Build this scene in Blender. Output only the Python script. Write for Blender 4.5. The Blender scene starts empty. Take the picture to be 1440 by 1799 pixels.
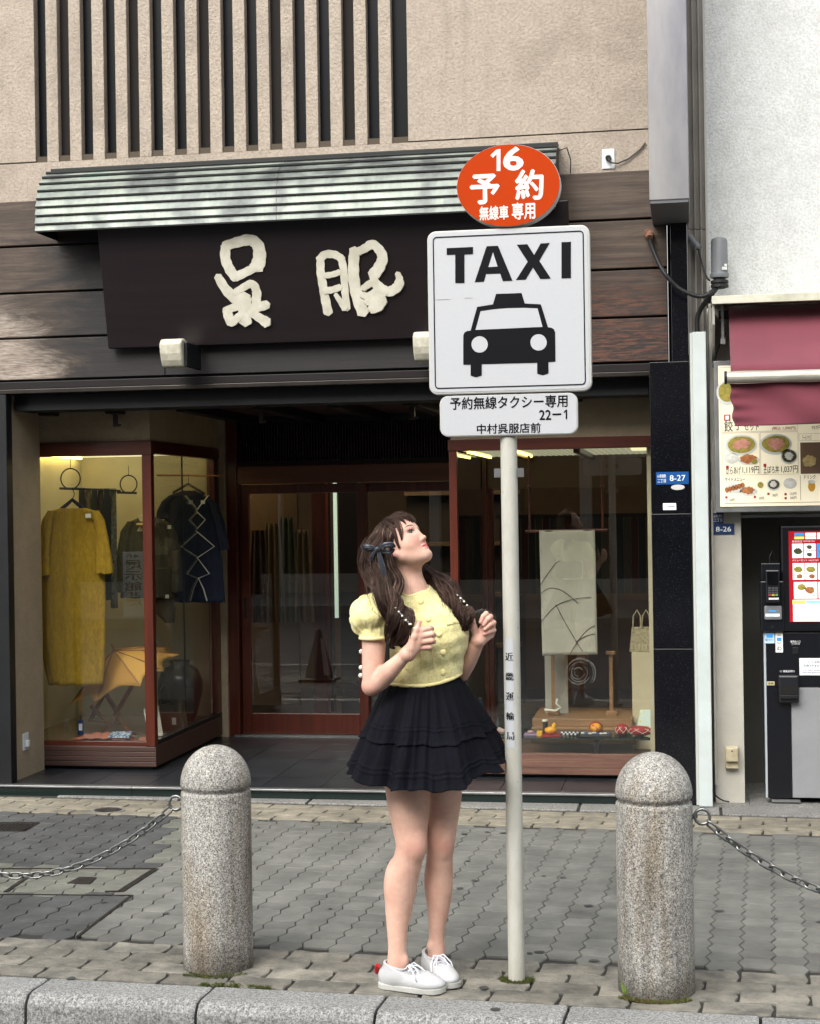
import bpy, bmesh, math, random
import numpy as np
from mathutils import Vector, Matrix, noise as mnoise
R_ = math.radians
random.seed(7); rng = np.random.default_rng(7)
SC = bpy.context.scene
COL = SC.collection
# ------------------------------------------------------------ camera
F_PX, CX, CY, CAM_H = 2820., 720., 893., 1.6
YAW, ROLL = R_(9.8), .015
_r = Vector((math.cos(YAW), math.sin(YAW), 0)); _f = Vector((-math.sin(YAW), math.cos(YAW), 0)); _u = Vector((0, 0, 1))
_cr, _sr = math.cos(ROLL), math.sin(ROLL)
cam_d = bpy.data.cameras.new('camera'); cam = bpy.data.objects.new('camera', cam_d); COL.objects.link(cam)
cam_d.sensor_fit = 'HORIZONTAL'; cam_d.sensor_width = 36; cam_d.lens = F_PX / 1440 * 36
cam_d.clip_start = .05; cam_d.clip_end = 400
cam_d.shift_y = -(899.5 - CY) / 1440
X_ = _r * _cr - _u * _sr          # image right in the world
Y_ = _r * _sr + _u * _cr         # image up in the world
Z_ = -_f
cam.matrix_world = Matrix(((X_.x, Y_.x, Z_.x, 0), (X_.y, Y_.y, Z_.y, 0), (X_.z, Y_.z, Z_.z, CAM_H), (0, 0, 0, 1)))
SC.camera = cam
# ------------------------------------------------------------ light
SUN_EL, SUN_AZ = R_(44), R_(200)
W = bpy.data.worlds.new('World'); SC.world = W; W.use_nodes = True
wn = W.node_tree; wn.nodes.clear()
sky = wn.nodes.new('ShaderNodeTexSky'); sky.sky_type = 'NISHITA'; sky.sun_disc = False
sky.sun_elevation = SUN_EL; sky.sun_rotation = SUN_AZ; sky.air_density = 1.6; sky.dust_density = 5
hs = wn.nodes.new('ShaderNodeHueSaturation'); hs.inputs['Saturation'].default_value = .28
bg = wn.nodes.new('ShaderNodeBackground'); bg.inputs['Strength'].default_value = .15
wo = wn.nodes.new('ShaderNodeOutputWorld')
wn.links.new(sky.outputs[0], hs.inputs['Color']); wn.links.new(hs.outputs[0], bg.inputs['Color']); wn.links.new(bg.outputs[0], wo.inputs['Surface'])
sd = bpy.data.lights.new('sun', 'SUN'); sd.energy = .75; sd.angle = R_(50); sd.color = (1, .97, .92)
sun = bpy.data.objects.new('sun', sd); COL.objects.link(sun)
_sdir = Vector((math.sin(SUN_AZ) * math.cos(SUN_EL), math.cos(SUN_AZ) * math.cos(SUN_EL), math.sin(SUN_EL)))
sun.rotation_euler = _sdir.to_track_quat('Z', 'Y').to_euler()
SC.view_settings.view_transform = 'Standard'; SC.view_settings.look = 'None'
SC.view_settings.exposure = 1.12; SC.view_settings.gamma = 1
SC.render.engine = 'CYCLES'
SC.cycles.max_bounces = 8; SC.cycles.diffuse_bounces = 3; SC.cycles.glossy_bounces = 4; SC.cycles.transparent_max_bounces = 12
SC.cycles.transmission_bounces = 4; SC.cycles.caustics_reflective = False; SC.cycles.caustics_refractive = False
SC.cycles.sample_clamp_indirect = 6
SC.cycles.use_denoising = True

def ray(px, py):
    u = (px - CX) / F_PX; v = (CY - py) / F_PX
    a = u * _cr + v * _sr; b = -u * _sr + v * _cr
    return Vector((-math.sin(YAW) + a * math.cos(YAW), math.cos(YAW) + a * math.sin(YAW), b))
def P(px, py, Y):                      # the point of the plane y = Y seen at a pixel of the photo
    r = ray(px, py); t = Y / r.y
    return Vector((r.x * t, Y, CAM_H + r.z * t))
def G(px, py, z=0.):
    r = ray(px, py); t = (z - CAM_H) / r.z
    return Vector((r.x * t, r.y * t, z))
def PX(px, X):                         # y at which a vertical plane x = X is seen at px (horizon height)
    r = ray(px, 893); return X / (r.x / r.y)
def XA(px, Y, py=900): return P(px, py, Y).x
def ZA(py, Y, px=720): return P(px, py, Y).z

# ------------------------------------------------------------ objects
WM = {}
def _reg(o, M): WM[o.name] = M
def wm(o): return WM.get(o.name, Matrix.Identity(4)) if o else Matrix.Identity(4)
def thing(name, label, cat, loc=(0, 0, 0), rz=0., group=None, kind=None):
    o = bpy.data.objects.new(name, None); COL.objects.link(o); o.empty_display_size = .1
    o.location = loc; o.rotation_euler = (0, 0, rz)
    _reg(o, Matrix.Translation(Vector(loc)) @ Matrix.Rotation(rz, 4, 'Z'))
    return tag(o, label, cat, group, kind)
def tag(o, label=None, cat=None, group=None, kind=None):
    if label: o['label'] = label
    if cat: o['category'] = cat
    if group: o['group'] = group
    if kind: o['kind'] = kind
    return o
def mesh(name, v, f, mats, midx=None, smooth=False):
    me = bpy.data.meshes.new(name)
    if isinstance(v, np.ndarray) and isinstance(f, np.ndarray):
        me.vertices.add(len(v)); me.vertices.foreach_set('co', v.astype(np.float32).ravel())
        k = f.shape[1]; me.loops.add(len(f) * k); me.loops.foreach_set('vertex_index', f.astype(np.int32).ravel())
        me.polygons.add(len(f)); me.polygons.foreach_set('loop_start', np.arange(0, len(f) * k, k, dtype=np.int32))
        me.update(calc_edges=True)
    else:
        me.from_pydata([tuple(p) for p in v], [], [tuple(q) for q in f])
    for m in (mats if isinstance(mats, (list, tuple)) else [mats]): me.materials.append(m)
    if midx is not None and len(me.polygons) == len(midx): me.polygons.foreach_set('material_index', np.array(midx, dtype=np.int32))
    if smooth: me.polygons.foreach_set('use_smooth', np.ones(len(me.polygons), dtype=bool))
    me.update(); return me
class MB:
    def __init__(s): s.v = []; s.f = []; s.m = []; s.mi = 0
    def add(s, v, f, mi=None):
        b = len(s.v); s.v += [Vector(p) for p in v]; s.f += [tuple(b + i for i in q) for q in f]; s.m += [s.mi if mi is None else mi] * len(f); return s
    def box(s, x0, x1, y0, y1, z0, z1, mi=None):
        if x0 > x1: x0, x1 = x1, x0
        if y0 > y1: y0, y1 = y1, y0
        if z0 > z1: z0, z1 = z1, z0
        return s.add([(x0, y0, z0), (x1, y0, z0), (x1, y1, z0), (x0, y1, z0), (x0, y0, z1), (x1, y0, z1), (x1, y1, z1), (x0, y1, z1)],
                     [(0, 3, 2, 1), (4, 5, 6, 7), (0, 1, 5, 4), (1, 2, 6, 5), (2, 3, 7, 6), (3, 0, 4, 7)], mi)
    def bar(s, a, b, w, h, up=(0, 0, 1), mi=None):
        a = Vector(a); b = Vector(b); d = (b - a).normalized(); r = d.cross(Vector(up)).normalized(); u = r.cross(d)
        pts = []
        for p in (a, b):
            for i, j in ((-1, -1), (1, -1), (1, 1), (-1, 1)): pts.append(p + r * (i * w / 2) + u * (j * h / 2))
        return s.add(pts, [(0, 1, 2, 3), (7, 6, 5, 4), (0, 4, 5, 1), (1, 5, 6, 2), (2, 6, 7, 3), (3, 7, 4, 0)], mi)
    def tube(s, path, r, n=8, cap=True, closed=False, flat=1., up=None, mi=None):
        path = [Vector(p) for p in path]; m = len(path)
        rs = r if hasattr(r, '__len__') else [r] * m
        ring = []; prev = None; vs = []
        for i, p in enumerate(path):
            if closed: d = path[(i + 1) % m] - path[i - 1]
            else: d = path[min(i + 1, m - 1)] - path[max(i - 1, 0)]
            if d.length < 1e-9: d = Vector((0, 0, 1))
            d.normalize()
            if prev is None:
                ref = Vector(up) if up else (Vector((0, 0, 1)) if abs(d.z) < .9 else Vector((1, 0, 0)))
                a = (ref - d * ref.dot(d)).normalized()
            else: a = (prev - d * prev.dot(d)).normalized()
            prev = a; b = d.cross(a)
            for k in range(n):
                t = 2 * math.pi * k / n
                vs.append(p + a * (math.cos(t) * rs[i] * flat) + b * (math.sin(t) * rs[i]))
        fs = []
        for i in range(m if closed else m - 1):
            j = (i + 1) % m
            for k in range(n):
                l = (k + 1) % n; fs.append((i * n + k, i * n + l, j * n + l, j * n + k))
        if cap and not closed:
            e = len(vs); vs += vs[:n] + vs[(m - 1) * n:m * n]; fs.append(tuple(e + k for k in reversed(range(n)))); fs.append(tuple(e + n + k for k in range(n)))
        return s.add(vs, fs, mi)
    def lathe(s, prof, c=(0, 0, 0), n=32, cap=True, mi=None, sx=1., sy=1.):
        c = Vector(c); vs = []; fs = []
        for (r, z) in prof:
            for k in range(n):
                t = 2 * math.pi * k / n; vs.append(c + Vector((r * math.cos(t) * sx, r * math.sin(t) * sy, z)))
        m = len(prof)
        for i in range(m - 1):
            for k in range(n):
                l = (k + 1) % n; fs.append((i * n + k, i * n + l, (i + 1) * n + l, (i + 1) * n + k))
        if cap: e = len(vs); vs += vs[:n] + vs[(m - 1) * n:m * n]; fs.append(tuple(e + k for k in reversed(range(n)))); fs.append(tuple(e + n + k for k in range(n)))
        return s.add(vs, fs, mi)
    def prism(s, poly, y0, y1, mi=None):          # polygon in x,z pushed from y0 (front) to y1 (back)
        n = len(poly); A = sum(poly[i][0] * poly[(i + 1) % n][1] - poly[(i + 1) % n][0] * poly[i][1] for i in range(n))
        if A < 0: poly = poly[::-1]
        vs = [(x, y0, z) for x, z in poly] + [(x, y1, z) for x, z in poly]
        fs = [tuple(range(n)), tuple(reversed(range(n, 2 * n)))]
        for i in range(n):
            j = (i + 1) % n; fs.append((j, i, n + i, n + j))
        return s.add(vs, fs, mi)
    def slab(s, poly, z0, z1, mi=None):
        n = len(poly); A = sum(poly[i][0] * poly[(i + 1) % n][1] - poly[(i + 1) % n][0] * poly[i][1] for i in range(n))
        if A < 0: poly = poly[::-1]
        vs = [(x, y, z0) for x, y in poly] + [(x, y, z1) for x, y in poly]
        fs = [tuple(reversed(range(n))), tuple(range(n, 2 * n))]
        for i in range(n):
            j = (i + 1) % n; fs.append((i, j, n + j, n + i))
        return s.add(vs, fs, mi)
    def grid(s, fn, nu, nv, cu=False, mi=None):
        vs = [fn(i / (nu if cu else nu - 1), j / (nv - 1)) for j in range(nv) for i in range(nu)]; fs = []
        for j in range(nv - 1):
            for i in range(nu if cu else nu - 1):
                k = (i + 1) % nu; fs.append((j * nu + i, j * nu + k, (j + 1) * nu + k, (j + 1) * nu + i))
        return s.add(vs, fs, mi)
    def sphere(s, c, r, n=16, m=10, sc=(1, 1, 1), mi=None, M=None):
        c = Vector(c); vs = []; fs = []
        for j in range(m + 1):
            p = math.pi * j / m
            for k in range(n):
                t = 2 * math.pi * k / n
                q = Vector((r * sc[0] * math.sin(p) * math.cos(t), r * sc[1] * math.sin(p) * math.sin(t), r * sc[2] * math.cos(p)))
                vs.append(c + (M @ q if M else q))
        for j in range(m):
            for k in range(n):
                l = (k + 1) % n; fs.append((j * n + l, j * n + k, (j + 1) * n + k, (j + 1) * n + l))
        return s.add(vs, fs, mi)
    def build(s, name, mats, parent=None, smooth=False, bevel=0, seg=2, solid=0, local=False, sub=0):
        v = s.v
        if parent is not None and not local:
            I = wm(parent).inverted(); v = [I @ p for p in v]
        o = bpy.data.objects.new(name, mesh(name, v, s.f, mats, s.m, smooth)); COL.objects.link(o)
        if parent is not None: o.parent = parent; _reg(o, wm(parent))
        if solid: m = o.modifiers.new('thick', 'SOLIDIFY'); m.thickness = solid; m.offset = 0
        if bevel:
            m = o.modifiers.new('edge', 'BEVEL'); m.width = bevel; m.segments = seg; m.limit_method = 'ANGLE'; m.angle_limit = R_(40)
            if not smooth:
                pass
        if sub: m = o.modifiers.new('sub', 'SUBSURF'); m.levels = sub; m.render_levels = sub
        return o
def Box(name, mat, parent, x0, x1, y0, y1, z0, z1, bevel=0): return MB().box(x0, x1, y0, y1, z0, z1).build(name, mat, parent, bevel=bevel)
def child(me, name, parent, loc=(0, 0, 0), rz=0., world=True):
    o = bpy.data.objects.new(name, me); COL.objects.link(o); o.parent = parent
    L = Matrix.Translation(Vector(loc)) @ Matrix.Rotation(rz, 4, 'Z')
    if world: L = wm(parent).inverted() @ L
    o.matrix_local = L; _reg(o, wm(parent) @ L); return o
def copy_tree(o, parent=None, M=None):
    c = o.copy(); COL.objects.link(c)
    if parent is not None: c.parent = parent
    _reg(c, wm(o))
    for ch in list(o.children): copy_tree(ch, c)
    return c

def text_verts(s, bold=0.):
    cu = bpy.data.curves.new('txt', 'FONT'); cu.body = s; cu.size = 1; cu.offset = bold; cu.resolution_u = 3; cu.align_x = 'LEFT'
    o = bpy.data.objects.new('txt', cu); COL.objects.link(o)
    dg = bpy.context.evaluated_depsgraph_get(); me = bpy.data.meshes.new_from_object(o.evaluated_get(dg))
    v = np.array([tuple(p.co) for p in me.vertices]) if len(me.vertices) else np.zeros((0, 3)); f = [tuple(p.vertices) for p in me.polygons]
    bpy.data.objects.remove(o); bpy.data.curves.remove(cu); bpy.data.meshes.remove(me)
    return v, f
def text(mb, s, x0, x1, z0, z1, Y, bold=0., mi=None, keep=False):   # fills the box (x0..x1, z0..z1) on the plane y = Y, facing -y
    v, f = text_verts(s)
    if not len(v): return
    a = v.min(0); b = v.max(0); kx = (x1 - x0) / max(b[0] - a[0], 1e-6); kz = (z1 - z0) / max(b[1] - a[1], 1e-6)
    if keep: kx = kz = min(kx, kz)
    w = bold * .62
    for i, (dx, dz) in enumerate(((0, 0), (w, 0), (-w, 0), (0, w), (0, -w)) if bold else ((0, 0),)):
        mb.add([(x0 + (p[0] + dx - a[0]) * kx, Y - i * .00006, z0 + (p[1] + dz - a[1]) * kz) for p in v], f, mi)

# ------------------------------------------------------------ materials
def lin(h):
    if isinstance(h, str):
        h = h.lstrip('#'); c = [int(h[i:i + 2], 16) / 255 for i in (0, 2, 4)]
        return tuple((x / 12.92 if x <= .04045 else ((x + .055) / 1.055) ** 2.4) for x in c)
    return tuple(h) if hasattr(h, '__len__') else (h, h, h)
def NM(name):
    m = bpy.data.materials.new(name); m.use_nodes = True; nt = m.node_tree; b = nt.nodes['Principled BSDF']; return m, nt, b
def N(nt, t, **kw):
    n = nt.nodes.new(t)
    for k, v in kw.items():
        if k in n.inputs: n.inputs[k].default_value = v
        else: setattr(n, k, v)
    return n
def coords(nt, scale=(1, 1, 1), rot=(0, 0, 0), src='Object'):
    tc = N(nt, 'ShaderNodeTexCoord'); mp = N(nt, 'ShaderNodeMapping'); mp.inputs['Scale'].default_value = scale; mp.inputs['Rotation'].default_value = rot
    if src == 'World': tc = N(nt, 'ShaderNodeNewGeometry'); src = 'Position'
    nt.links.new(tc.outputs[src], mp.inputs[0]); return mp.outputs[0]
def ramp(nt, fac, stops):
    r = N(nt, 'ShaderNodeValToRGB'); e = r.color_ramp.elements
    while len(e) < len(stops): e.new(.5)
    for i, (p, c) in enumerate(stops):
        e[i].position = p; c = lin(c); e[i].color = (*c, 1)
    nt.links.new(fac, r.inputs[0]); return r.outputs[0]
def noise(nt, vec, scale=5, detail=6, rough=.6, dist=0):
    n = N(nt, 'ShaderNodeTexNoise'); n.inputs['Scale'].default_value = scale; n.inputs['Detail'].default_value = detail
    n.inputs['Roughness'].default_value = rough; n.inputs['Distortion'].default_value = dist
    nt.links.new(vec, n.inputs['Vector']); return n.outputs[0]
def mixc(nt, fac, a, b, mode='MIX'):
    m = N(nt, 'ShaderNodeMix', data_type='RGBA', blend_type=mode)
    for i, v in ((0, fac), (6, a), (7, b)):
        s = m.inputs[i]
        if hasattr(v, 'is_linked') or hasattr(v, 'links'): nt.links.new(v, s)
        elif i == 0: s.default_value = v
        else: s.default_value = (*lin(v), 1)
    return m.outputs[2]
def math_(nt, op, a, b=0.):
    m = N(nt, 'ShaderNodeMath', operation=op)
    for s, v in ((m.inputs[0], a), (m.inputs[1], b)):
        if hasattr(v, 'links'): nt.links.new(v, s)
        else: s.default_value = v
    return m.outputs[0]
def bump(nt, b, h, strength=.3, dist=.01):
    n = N(nt, 'ShaderNodeBump'); n.inputs['Strength'].default_value = strength; n.inputs['Distance'].default_value = dist
    nt.links.new(h, n.inputs['Height'])
    if b.inputs['Normal'].links: nt.links.new(b.inputs['Normal'].links[0].from_socket, n.inputs['Normal'])
    nt.links.new(n.outputs[0], b.inputs['Normal'])
def mat(name, c, rough=.6, c2=None, scale=8, bmp=0, bscale=60, bdist=.004, metal=0., spec=.5, stretch=(1, 1, 1), rnd=0., lo=.35, hi=.65, emit=None, coat=0., sheen=0., src_='Object', dirt=None):
    m, nt, b = NM(name); b.inputs['Roughness'].default_value = rough; b.inputs['Metallic'].default_value = metal
    b.inputs['Specular IOR Level'].default_value = spec; b.inputs['Coat Weight'].default_value = coat
    if sheen: b.inputs['Sheen Weight'].default_value = sheen
    b.inputs['Base Color'].default_value = (*lin(c), 1)
    src = None
    if c2 is not None or bmp:
        vec = coords(nt, stretch, src=src_)
    if c2 is not None:
        src = ramp(nt, noise(nt, vec, scale, 8, .62), [(lo, c), (hi, c2)])
    if rnd:
        oi = N(nt, 'ShaderNodeObjectInfo'); k = N(nt, 'ShaderNodeMapRange'); k.inputs['To Min'].default_value = 1 - rnd; k.inputs['To Max'].default_value = 1 + rnd
        nt.links.new(oi.outputs['Random'], k.inputs[0])
        h = N(nt, 'ShaderNodeHueSaturation')
        if src is not None: nt.links.new(src, h.inputs['Color'])
        else: h.inputs['Color'].default_value = (*lin(c), 1)
        nt.links.new(k.outputs[0], h.inputs['Value']); src = h.outputs[0]
    if dirt and src is not None: src = mixc(nt, .6, src, ramp(nt, noise(nt, coords(nt, src='World'), dirt, 7, .68, .5), [(.34, .52), (.5, .9), (.64, 1.12)]), 'MULTIPLY')
    if src is not None: nt.links.new(src, b.inputs['Base Color'])
    if bmp: bump(nt, b, noise(nt, vec, bscale, 5, .6), bmp, bdist)
    if emit:
        b.inputs['Emission Color'].default_value = (*lin(emit[0]), 1); b.inputs['Emission Strength'].default_value = emit[1]
    return m
def glass(name, tint=(1, 1, 1), ior=1.5, rough=0., gain=1.):
    m = bpy.data.materials.new(name); m.use_nodes = True; nt = m.node_tree; nt.nodes.clear()
    ge = N(nt, 'ShaderNodeNewGeometry'); vm = N(nt, 'ShaderNodeVectorMath', operation='DOT_PRODUCT'); nt.links.new(ge.outputs['Normal'], vm.inputs[0]); nt.links.new(ge.outputs['Incoming'], vm.inputs[1])
    f5 = math_(nt, 'POWER', math_(nt, 'SUBTRACT', 1., math_(nt, 'ABSOLUTE', vm.outputs['Value'])), 5.); fr = math_(nt, 'ADD', math_(nt, 'MULTIPLY', f5, .96), .04)
    t = N(nt, 'ShaderNodeBsdfTransparent'); t.inputs[0].default_value = (*tint, 1)
    g = N(nt, 'ShaderNodeBsdfGlossy'); g.inputs['Roughness'].default_value = rough
    k = math_(nt, 'MULTIPLY', fr, gain); k = math_(nt, 'MINIMUM', k, 1.)
    mx = N(nt, 'ShaderNodeMixShader'); o = N(nt, 'ShaderNodeOutputMaterial')
    nt.links.new(k, mx.inputs[0]); nt.links.new(t.outputs[0], mx.inputs[1]); nt.links.new(g.outputs[0], mx.inputs[2]); nt.links.new(mx.outputs[0], o.inputs[0])
    return m
def granite(name, base, dark, light, scale=260, rough=.75, stain=None):
    m, nt, b = NM(name); vec = coords(nt); b.inputs['Roughness'].default_value = rough
    n1 = noise(nt, vec, scale, 3, .75); c = ramp(nt, n1, [(.40, dark), (.47, base), (.56, base), (.62, light)])
    n4 = noise(nt, vec, scale * .45, 2, .6); c = mixc(nt, .8, c, ramp(nt, n4, [(.40, .62), (.5, 1.), (.62, 1.18)]), 'MULTIPLY')
    n2 = noise(nt, vec, 5, 6, .65); c = mixc(nt, .7, c, ramp(nt, n2, [(.3, .60), (.7, 1.05)]), 'MULTIPLY')
    if stain:
        v2 = coords(nt, (9, 9, 1.2)); n3 = noise(nt, v2, 1.3, 4, .6); c = mixc(nt, ramp(nt, n3, [(.52, 0.), (.72, .7)]), c, mixc(nt, 1., c, stain, 'MULTIPLY')); c = mixc(nt, .8, c, ramp(nt, noise(nt, coords(nt, (14, 14, .8)), 1.1, 5, .65), [(.36, .55), (.52, 1.)]), 'MULTIPLY')
        sz = N(nt, 'ShaderNodeSeparateXYZ'); nt.links.new(coords(nt), sz.inputs[0]); hz = math_(nt, 'ADD', sz.outputs[2], math_(nt, 'MULTIPLY', n2, .12)); c = mixc(nt, ramp(nt, hz, [(.07, .75), (.17, 0.)]), c, mixc(nt, 1., c, '#7d7668', 'MULTIPLY'))
    nt.links.new(c, b.inputs['Base Color']); bump(nt, b, n1, .25, .0015); return m
def stucco(name, base, dirt, scale=120, strength=.6):
    m, nt, b = NM(name); vec = coords(nt); b.inputs['Roughness'].default_value = .9
    n = noise(nt, vec, scale, 4, .65); big = noise(nt, vec, 1.7, 6, .65, .6); mid = noise(nt, vec, 9, 5, .7)
    c = ramp(nt, n, [(.3, tuple(x * .72 for x in lin(base))), (.6, base)])
    c = mixc(nt, ramp(nt, big, [(.52, 0.), (.78, .7)]), c, dirt)
    c = mixc(nt, .5, c, ramp(nt, mid, [(.3, .70), (.65, 1.)]), 'MULTIPLY'); st = noise(nt, coords(nt, (5, 5, .5)), 1.6, 6, .65)
    c = mixc(nt, ramp(nt, st, [(.55, 0.), (.72, .35)]), c, dirt)
    nt.links.new(c, b.inputs['Base Color']); bump(nt, b, n, strength, .006); return m
def wood(name, c1, c2, axis=0, scale=3., rough=.5, grain=40, bmp=.15, spec=.5, rnd=.0, c3=None):
    m, nt, b = NM(name); st = [grain, grain, grain]; st[axis] = 1.5
    vec = coords(nt, st); b.inputs['Roughness'].default_value = rough; b.inputs['Specular IOR Level'].default_value = spec
    n = noise(nt, vec, 1., 6, .7, .4); c = ramp(nt, n, [(.32, c1), (.68, c2)])
    if c3 is not None:
        v2 = coords(nt, [(.8 if i == axis else 2.6) for i in range(3)]); c = mixc(nt, ramp(nt, noise(nt, v2, 1.1, 7, .7), [(.48, 0.), (.66, .85)]), c, mixc(nt, .75, c3, c))
    if rnd:
        oi = N(nt, 'ShaderNodeObjectInfo'); k = N(nt, 'ShaderNodeMapRange'); k.inputs['To Min'].default_value = 1 - rnd; k.inputs['To Max'].default_value = 1 + rnd
        nt.links.new(oi.outputs['Random'], k.inputs[0]); h = N(nt, 'ShaderNodeHueSaturation'); nt.links.new(c, h.inputs['Color']); nt.links.new(k.outputs[0], h.inputs['Value']); c = h.outputs[0]
    nt.links.new(c, b.inputs['Base Color']); bump(nt, b, n, bmp, .003); return m
# ============================================================ SETTING
SO = Vector((-1.5, 5.2, 0)); SA = -.05
def S(u, v, z=0.): return Vector((SO.x + u * math.cos(SA) - v * math.sin(SA), SO.y + u * math.sin(SA) + v * math.cos(SA), z))
def SI(x, y): dx, dy = x - SO.x, y - SO.y; return (dx * math.cos(SA) + dy * math.sin(SA), -dx * math.sin(SA) + dy * math.cos(SA))
m_mortar = mat('mortar', '#232321', .95, '#33322f', 14, .3, 150)
m_paver = mat('grey_paver', '#62635e', .9, '#787872', 5, .5, 260, .003, rnd=.15, stretch=(1, 1, 1), src_='World', dirt=1.6)
m_paver_dark = mat('dark_paver', '#414242', .9, '#515251', 6, .4, 260, .003, rnd=.08, src_='World', dirt=1.6)
m_paver_pale = mat('pale_paver', '#62635b', .9, '#76776d', 6, .4, 260, .003, rnd=.08, src_='World', dirt=1.6)
m_beige = mat('beige_stone', '#5c5b55', .9, '#8a867b', 9, .9, 70, .006, rnd=.22, src_='World', dirt=3.)
m_beige_far = mat('far_beige_brick', '#6f6b60', .9, '#918a79', 9, .5, 90, .004, rnd=.14, src_='World', dirt=1.5)
m_slab = granite('kerb_slab', '#858480', '#5c5c5a', '#9f9e99', 150)
m_kerb = granite('kerb_granite', '#8f908e', '#5a5b5a', '#b0b1ae', 170, .8)
m_asphalt = mat('asphalt', '#38393a', .95, '#47484a', 30, .6, 220)

road = MB().slab([S(-40, -.185)[:2], S(40, -.185)[:2], (40, -16), (-40, -16)], -.4, -.15).build('road', m_asphalt); tag(road, kind='structure')
base = MB()
base.slab([S(-25, -.004)[:2], S(25, -.004)[:2], (25, 8.652), (-25, 8.652)], -.4, -.009)
sidewalk = base.build('sidewalk', m_mortar); tag(sidewalk, kind='structure')
_reg(sidewalk, Matrix.Identity(4))
# hexagonal wave pavers, points out to both sides
def hexpaver(w=.1125, d=.1125, tooth=.017, gap=.0034, h=.012, seed=0):
    r = random.Random(seed); hw = w / 2 - gap / 2; hd = d / 2 - gap / 1.6
    top = []
    def wav(t): return .0028 * math.sin(t * 2 * math.pi) + r.uniform(-.0006, .0006)
    xs = [-hw + tooth / 2 + (2 * hw - tooth) * k / 4 for k in range(5)]
    for k, x in enumerate(xs): top.append((x, -hd + wav(k / 4)))
    top.append((hw + tooth / 2, 0 + r.uniform(-.002, .002)))
    for k, x in reversed(list(enumerate(xs))): top.append((x, hd + wav(k / 4)))
    top.append((-hw - tooth / 2, r.uniform(-.002, .002)))
    n = len(top); vs = [(x * .98, y * .955, 0) for x, y in top] + [(x, y, -.003) for x, y in top] + [(x, y, -h) for x, y in top]
    fs = [tuple(range(n))]
    for lv in range(2):
        for i in range(n):
            j = (i + 1) % n; fs.append((lv * n + j, lv * n + i, (lv + 1) * n + i, (lv + 1) * n + j))
    return vs, fs
HX = [hexpaver(seed=i) for i in range(5)]
HM = {}
for mi, m in enumerate((m_paver, m_paver_dark, m_paver_pale)):
    for i, (v, f) in enumerate(HX): HM[(mi, i)] = mesh('paver', v, f, m)
VB = (.47, 2.84)                       # grey field, measured from the kerb's back edge
cover_a = [G(-20, 1570), G(232, 1574), G(140, 1648), G(-40, 1640)]
def zone(x, y):                        # dark relaid patches on the left
    a = G(320, 1433); b = G(270, 1527); c = G(228, 1576); d = G(137, 1646)
    if y > b.y and x < a.x + (b.x - a.x) * (a.y - y) / (a.y - b.y) - .02: return 1
    if y > c.y + .02: return 2 if x < G(275, 1528).x + (G(215, 1566).x - G(275, 1528).x) * (b.y - y) / (b.y - c.y) - .03 else 0
    if y > d.y: return 1 if x < c.x + (d.x - c.x) * (c.y - y) / (c.y - d.y) - .02 else 0
    return 1 if x < G(135, 1648).x - .05 else 0
def seen(x, y, m=.25):
    z = -x * math.sin(YAW) + y * math.cos(YAW); q = x * math.cos(YAW) + y * math.sin(YAW); return abs(q / z) < .2553 + m / z
pv = []
nrow = int((VB[1] - VB[0]) / .1125)
for c in range(-34, 34):
    for r in range(nrow + 1):
        u = c * .1125; v = VB[0] + .056 + r * .1125 + (.056 if c % 2 else 0)
        if v > VB[1] - .03: continue
        p = S(u, v); pv.append((p, c, r))
vis = [q for q in pv if seen(q[0].x, q[0].y, .08)]
vis.sort(key=lambda q: q[0].y); near = vis[:280]; ids = set(id(q) for q in near)
for q in near:
    p = q[0]; o = child(HM[(zone(p.x, p.y), random.randrange(5))], 'paver', sidewalk, (p.x, p.y, random.uniform(-.0012, .0008)), SA + random.uniform(-.006, .006))
    o.rotation_euler = (random.uniform(-.006, .006), random.uniform(-.006, .006), o.rotation_euler.z)
rest = MB()
for q in pv:
    if id(q) in ids: continue
    p, c, r = q; v, f = HX[random.randrange(5)]; z = random.uniform(-.0012, .0008); cs, sn = math.cos(SA), math.sin(SA)
    rest.add([(p.x + a * cs - b * sn, p.y + a * sn + b * cs, h + z) for a, b, h in v], f, zone(p.x, p.y))
o = rest.build('paver_field', [m_paver, m_paver_dark, m_paver_pale], sidewalk); o['kind'] = 'stuff'
# beige bricks along the kerb (rough stone) and along the shop
def brick_mesh(w, d, seed, tooth=.009, rough=.004, m=m_beige):
    r = random.Random(seed); hw, hd = w / 2 - .002, d / 2 - .002; top = []
    K = 8
    for k in range(K): top.append((-hw + tooth * .5 + (2 * hw - tooth) * k / (K - 1), -hd + .004 * math.sin(k * 1.1 + seed) + r.uniform(-rough, rough) * .6))
    top.append((hw + tooth * .6, r.uniform(-.01, .01)))
    for k in range(K): top.append((hw - tooth * .5 - (2 * hw - tooth) * k / (K - 1), hd + .004 * math.sin((K - 1 - k) * 1.1 + seed) + r.uniform(-rough, rough) * .6))
    top.append((-hw + tooth * .6, r.uniform(-.01, .01)))
    n = len(top); vs = [(x * .982, y * .95, r.uniform(-.0015, .0015)) for x, y in top] + [(x, y, -.004) for x, y in top] + [(x, y, -.014) for x, y in top] + [(0, 0, .002)]
    fs = [(i, (i + 1) % n, 3 * n) for i in range(n)]
    for lv in range(2):
        for i in range(n):
            j = (i + 1) % n; fs.append((lv * n + j, lv * n + i, (lv + 1) * n + i, (lv + 1) * n + j))
    return mesh('kerbside_brick', vs, fs, m)
BN = [brick_mesh(.225, .1135, s) for s in range(6)]; BFm = [brick_mesh(.225, .1, s + 20, rough=.002, m=m_beige_far) for s in range(4)]
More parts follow.
